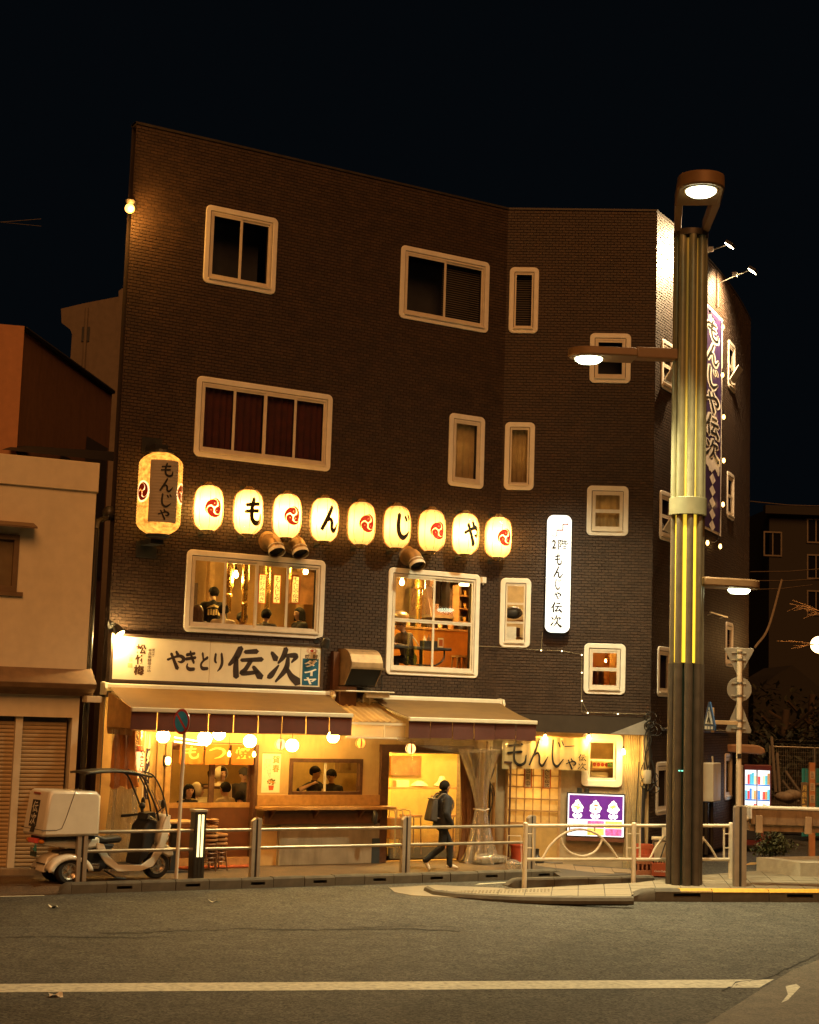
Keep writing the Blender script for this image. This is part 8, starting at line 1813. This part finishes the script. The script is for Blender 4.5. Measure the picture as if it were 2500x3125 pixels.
# ------------------------------------------------------------------ dark background on the right: building, hillside trees, fence, globe lamp
tF = Frame((0,75.0), radians(3)); a, c = tF.px(2345,2300), tF.px(2330,1550); tb_ = empty('far_building', tF.W(a.x,0,0), tF.ang, label='tall dark apartment block far behind on the right', cat='building')
b = MB(); b.box(0,14,0,10,0,c.z); b.build('wall', M('far_wall', (.028,.025,.022), .9, var=.1), tb_); b = MB(); b.box(-.3,14,-.4,0,c.z-.3,c.z+.1); b.build('roof_edge', M('far_wall',(0,0,0)), tb_)
FWN = M('far_window_frame', (.16,.13,.10), .6)
for px, py in ((2358,1660),(2490,1620),(2490,1730),(2490,1840)):
    v = tF.px(px,py); u = v.x-a.x; f = MB(); rect_frame(f,u-.45,u+.45,v.z-.6,v.z+.6,.07,-.06,0); f.box(u-.03,u+.03,-.05,0,v.z-.53,v.z+.53); w_ = f.build('window', FWN, tb_); b = MB(); b.quad((u-.4,-.02,v.z-.55),(u+.4,-.02,v.z-.55),(u+.4,-.02,v.z+.55),(u-.4,-.02,v.z+.55)); b.build('pane', GLASSD, w_)
DL = M('dark_foliage', (.022,.024,.012), .7, var=.4, isl=.5); TRK = M('tree_bark', (.06,.04,.025), .9)
def tree(px, py_top, y, spread, label, n=1500):
    t = at_y(px,py_top,y); r = empty('bushy_tree', (t.x,y,0), 0, label=label, cat='tree', group='dark trees on the slope behind the alley'); H_ = t.z
    b = MB(); b.tube(cat([(0,0,-.2),(.1,0,H_*.3),(-.05,.1,H_*.6),(0,0,H_*.85)],4),[.16]*9+[.12]*3+[.08] if False else .12,7); 
    for k in range(5): a_ = k*1.3; b.tube([(0,0,H_*(.35+.08*k)),(spread*.6*cos(a_),spread*.6*sin(a_),H_*(.55+.08*k))],.05,5)
    b.build('trunk', TRK, r, smooth=60); cs = [((random.uniform(-1,1)*spread,random.uniform(-1,1)*spread,H_*random.uniform(.3,.88)),(spread*.5,spread*.5,H_*.13)) for _ in range(18)]
    leaves('crown', DL, r, cs, n, .16, 0); return r
tree(2400,2110,50,2.2,'dark rounded tree behind the grey sign backs'); tree(2480,2060,56,2.6,'taller dark tree at the right edge behind the globe lamp'); tree(2330,2210,44,1.4,'low dark tree above the alley canopy',1000)
slp = MB(); slp.grid(lambda u, v: (6.5+30*u, 43+40*v, -.1+1.5*v*8*(.6+.4*sin(5*u+2))*.5), 12, 8); slp.build('hill', M('dark_earth', (.035,.028,.02), .95, var=.3), kind='structure')
hF2 = Frame((0,62.0), 0); a = [hF2.px(*p) for p in ((2300,2120),(2370,2060),(2420,2030),(2475,2075),(2530,2120))]; hs = empty('gabled_house', (0,62,0), 0, label='black gabled house silhouette behind the trees on the right', cat='house'); b = MB(); P3 = [(a[0].x,0)]+[(v.x,v.z) for v in a]+[(a[-1].x,0)]; b.prism(P3,0,5); b.build('wall', M('far_dark_wall', (.02,.018,.016), .9), hs)
q0_, q1_ = at_y(2350,2278,41), at_y(2520,2285,41); mf = empty('mesh_fence', (q0_.x,41,0), 0, label='tall thin mesh fence at the top of the alley', cat='fence'); L_ = q1_.x-q0_.x+2
b = MB(); b.cyl((0,0,q0_.z),(L_,0,q0_.z),.02,n=6); b.build('top_rail', M('mesh_steel', (.25,.22,.17), .5, metal=.5), mf)
for k in range(4): b = MB(); b.cyl((L_*k/3,0,0),(L_*k/3,0,q0_.z+.02),.025,n=6); b.build('post', M('mesh_steel',(0,0,0)), mf)
b = MB()
for k in range(60): x = L_*k/60; b.tube([(x,0,.1),(x,0,q0_.z)],.003,3)
for k in range(24): b.tube([(0,0,.1+k*.1),(L_,0,.1+k*.1)],.003,3)
b.build('mesh_wires', M('mesh_steel',(0,0,0)), mf, kind='stuff')
for i,(x0,y0,x1,y1,lb) in enumerate(((2355,2250,2368,2420,'dark upright post left of the leaning timbers'),(2372,2300,2380,2420,'thin dark stake beside the upright post'),(2398,2355,2450,2430,'upper leaning timber on the dark slope'),(2390,2385,2440,2450,'lower leaning timber on the dark slope'))):
    a_, c_ = at_y(x0,y0,40), at_y(x1,y1,39); b = MB(); b.cyl(a_,c_,.04,n=8); b.build('timber_pole', M('old_timber', (.09,.065,.04), .8, stain=.3), None, smooth=40, label=lb, cat='timber')
for i,(px,py,r_) in enumerate(((2392,2432,.17),(2418,2427,.19),(2408,2442,.13))): b = MB(); b.sphere((0,0,0),r_,10,7,sc=(1.3,1,.7)); o = b.build('boulder', M('pale_boulder', (.22,.17,.11), .9, var=.3, bump=.8, bscale=6), None, at_y(px,py,38+.2*i), .5*i, smooth=60, label=('left','right','lower')[i]+' pale boulder on the slope behind the barrier', cat='boulder')
# teal fence with signboard post
kF = Frame((0,33.0), radians(38)); a_, c_ = kF.px(2447,2520), kF.px(2530,2325); tf_ = empty('teal_fence', kF.W(a_.x,0,0), kF.ang, label='teal corrugated panel fence at the right edge behind the barrier', cat='fence'); zt__ = kF.px(2450,2345).z; TEAL = M('teal_panel', (.03,.30,.36), .55, var=.15, stain=.3)
for k in range(12): b = MB(); b.prism([(0,0),(.03,-.03),(.11,-.03),(.14,0)], 0, zt__, plane='xy') ; b.build('panel', TEAL, tf_, (k*.15,0,.0))
b = MB(); b.box(-.02,1.8,-.09,-.035,zt__-.42,zt__-.36); b.build('rail', M('teal_rail', (.3,.33,.3), .5), tf_)
sF = Frame((0,32.0), radians(10)); a_, c_ = sF.px(2471,2490), sF.px(2489,2328); st_ = empty('notice_post', sF.W(a_.x,0,0), sF.ang, label='orange wooden notice post with small pale plates before the teal fence', cat='notice post'); b = MB(); b.box(0,c_.x-a_.x,0,.06,0,c_.z); b.build('board', M('orange_board', (.42,.16,.05), .6, stain=.2), st_, bev=.004)
for k in range(4): z_ = c_.z-.25-.24*k; b = MB(); b.box(.015,(c_.x-a_.x)-.015,-.006,0,z_-.09,z_+.07); pn_ = b.build('notice_plate', M('notice_pale', (.5,.35,.2), .6), st_); b = MB(); [b.box(.03,.08+.015*random.random(),-.008,-.006,z_-.06+.03*j,z_-.05+.03*j) for j in range(4)]; b.build('print_lines', INK, pn_)
b = MB(); x_ = sF.px(2455,2450); b.box(-.07,.07,0,.02,-.35,.42); nb = b.build('notice_board', M('notice_dark', (.14,.09,.05), .6), None, sF.W(*x_), sF.ang, label='dark notice sheet with yellow lettering fixed to the teal fence', cat='notice'); b = MB(); vtext(b,'月極駐車場',-.05,.05,-.3,.36,-.004,bold=.03); b.build('lettering', M('notice_yellow', (.6,.4,.1), .6), nb)
# globe street lamp and bare twigs at the right edge
gl = at_y(2500,1968,40); gr = empty('globe_lamp', gl, 0, label='glowing round globe lamp with a metal band at the right edge', cat='street light'); b = MB(); b.sphere((0,0,0),.21,20,14); b.build('globe', E('globe_glass', (1,.62,.25), 9), gr, smooth=80); b = MB(); b.lathe([(.225,-.02),(.225,.02)],24); b.build('band', STEEL, gr); b = MB(); b.cyl((.2,0,-gl.z),(.2,0,-.1),.05,n=10); b.build('pole', DARK, gr); light('globe_glow', (-.3,-.3,0), 60, (1,.5,.14), .1, gr)
tw = empty('bare_tree', at_y(2560,2000,41), 0, label='bare orange lit twigs reaching in from the right edge beside the globe lamp', cat='tree'); b = MB(); o_ = tw.location
for x,y,x2,y2 in ((2560,1990,2405,1955),(2560,1900,2420,1832),(2560,1890,2410,1842)):
    p, q = at_y(x,y,41)-o_, at_y(x2,y2,41)-o_; mid = (p+q)/2+Vector((0,0,.06)); b.tube(cat([p,mid,q],6),[.012,.009,.006] if False else .007,5)
    for k in range(6): t = random.uniform(.3,.9); s_ = p*(1-t)+q*t; b.tube([s_,s_+Vector((random.uniform(-.45,-.15),0,random.uniform(-.25,.2)))],.004,4)
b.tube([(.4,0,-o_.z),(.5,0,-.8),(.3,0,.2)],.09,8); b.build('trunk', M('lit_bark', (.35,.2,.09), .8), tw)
# rope strung from the sign to a far pole, overhead wires
a_, m1, c_ = at_y(2305,1975,45), at_y(2345,1915,47), at_y(2386,1770,50); b = MB(); b.tube(cat([a_,m1,c_],8),.035,6); b.build('thick_cable', M('old_rope', (.30,.24,.16), .8), None, label='thick pale cable rising to the upper right behind the sign post', cat='cable')
for i,(x0,y0,x1,y1) in enumerate(((2290,1745,2520,1735),(2290,1772,2520,1765),(2290,1800,2480,1785),(2290,1530,2520,1545))):
    a_, c_ = at_y(x0,y0,58), at_y(x1,y1,60); b = MB(); b.tube([a_,(a_+c_)/2-Vector((0,0,.05)),c_],.02,4); b.build('overhead_wire', M('far_wire', (.14,.11,.08), .7), None, label=('lowest but two','lowest but one','lowest','top')[i]+' overhead wire before the far dark apartment block', cat='wire')
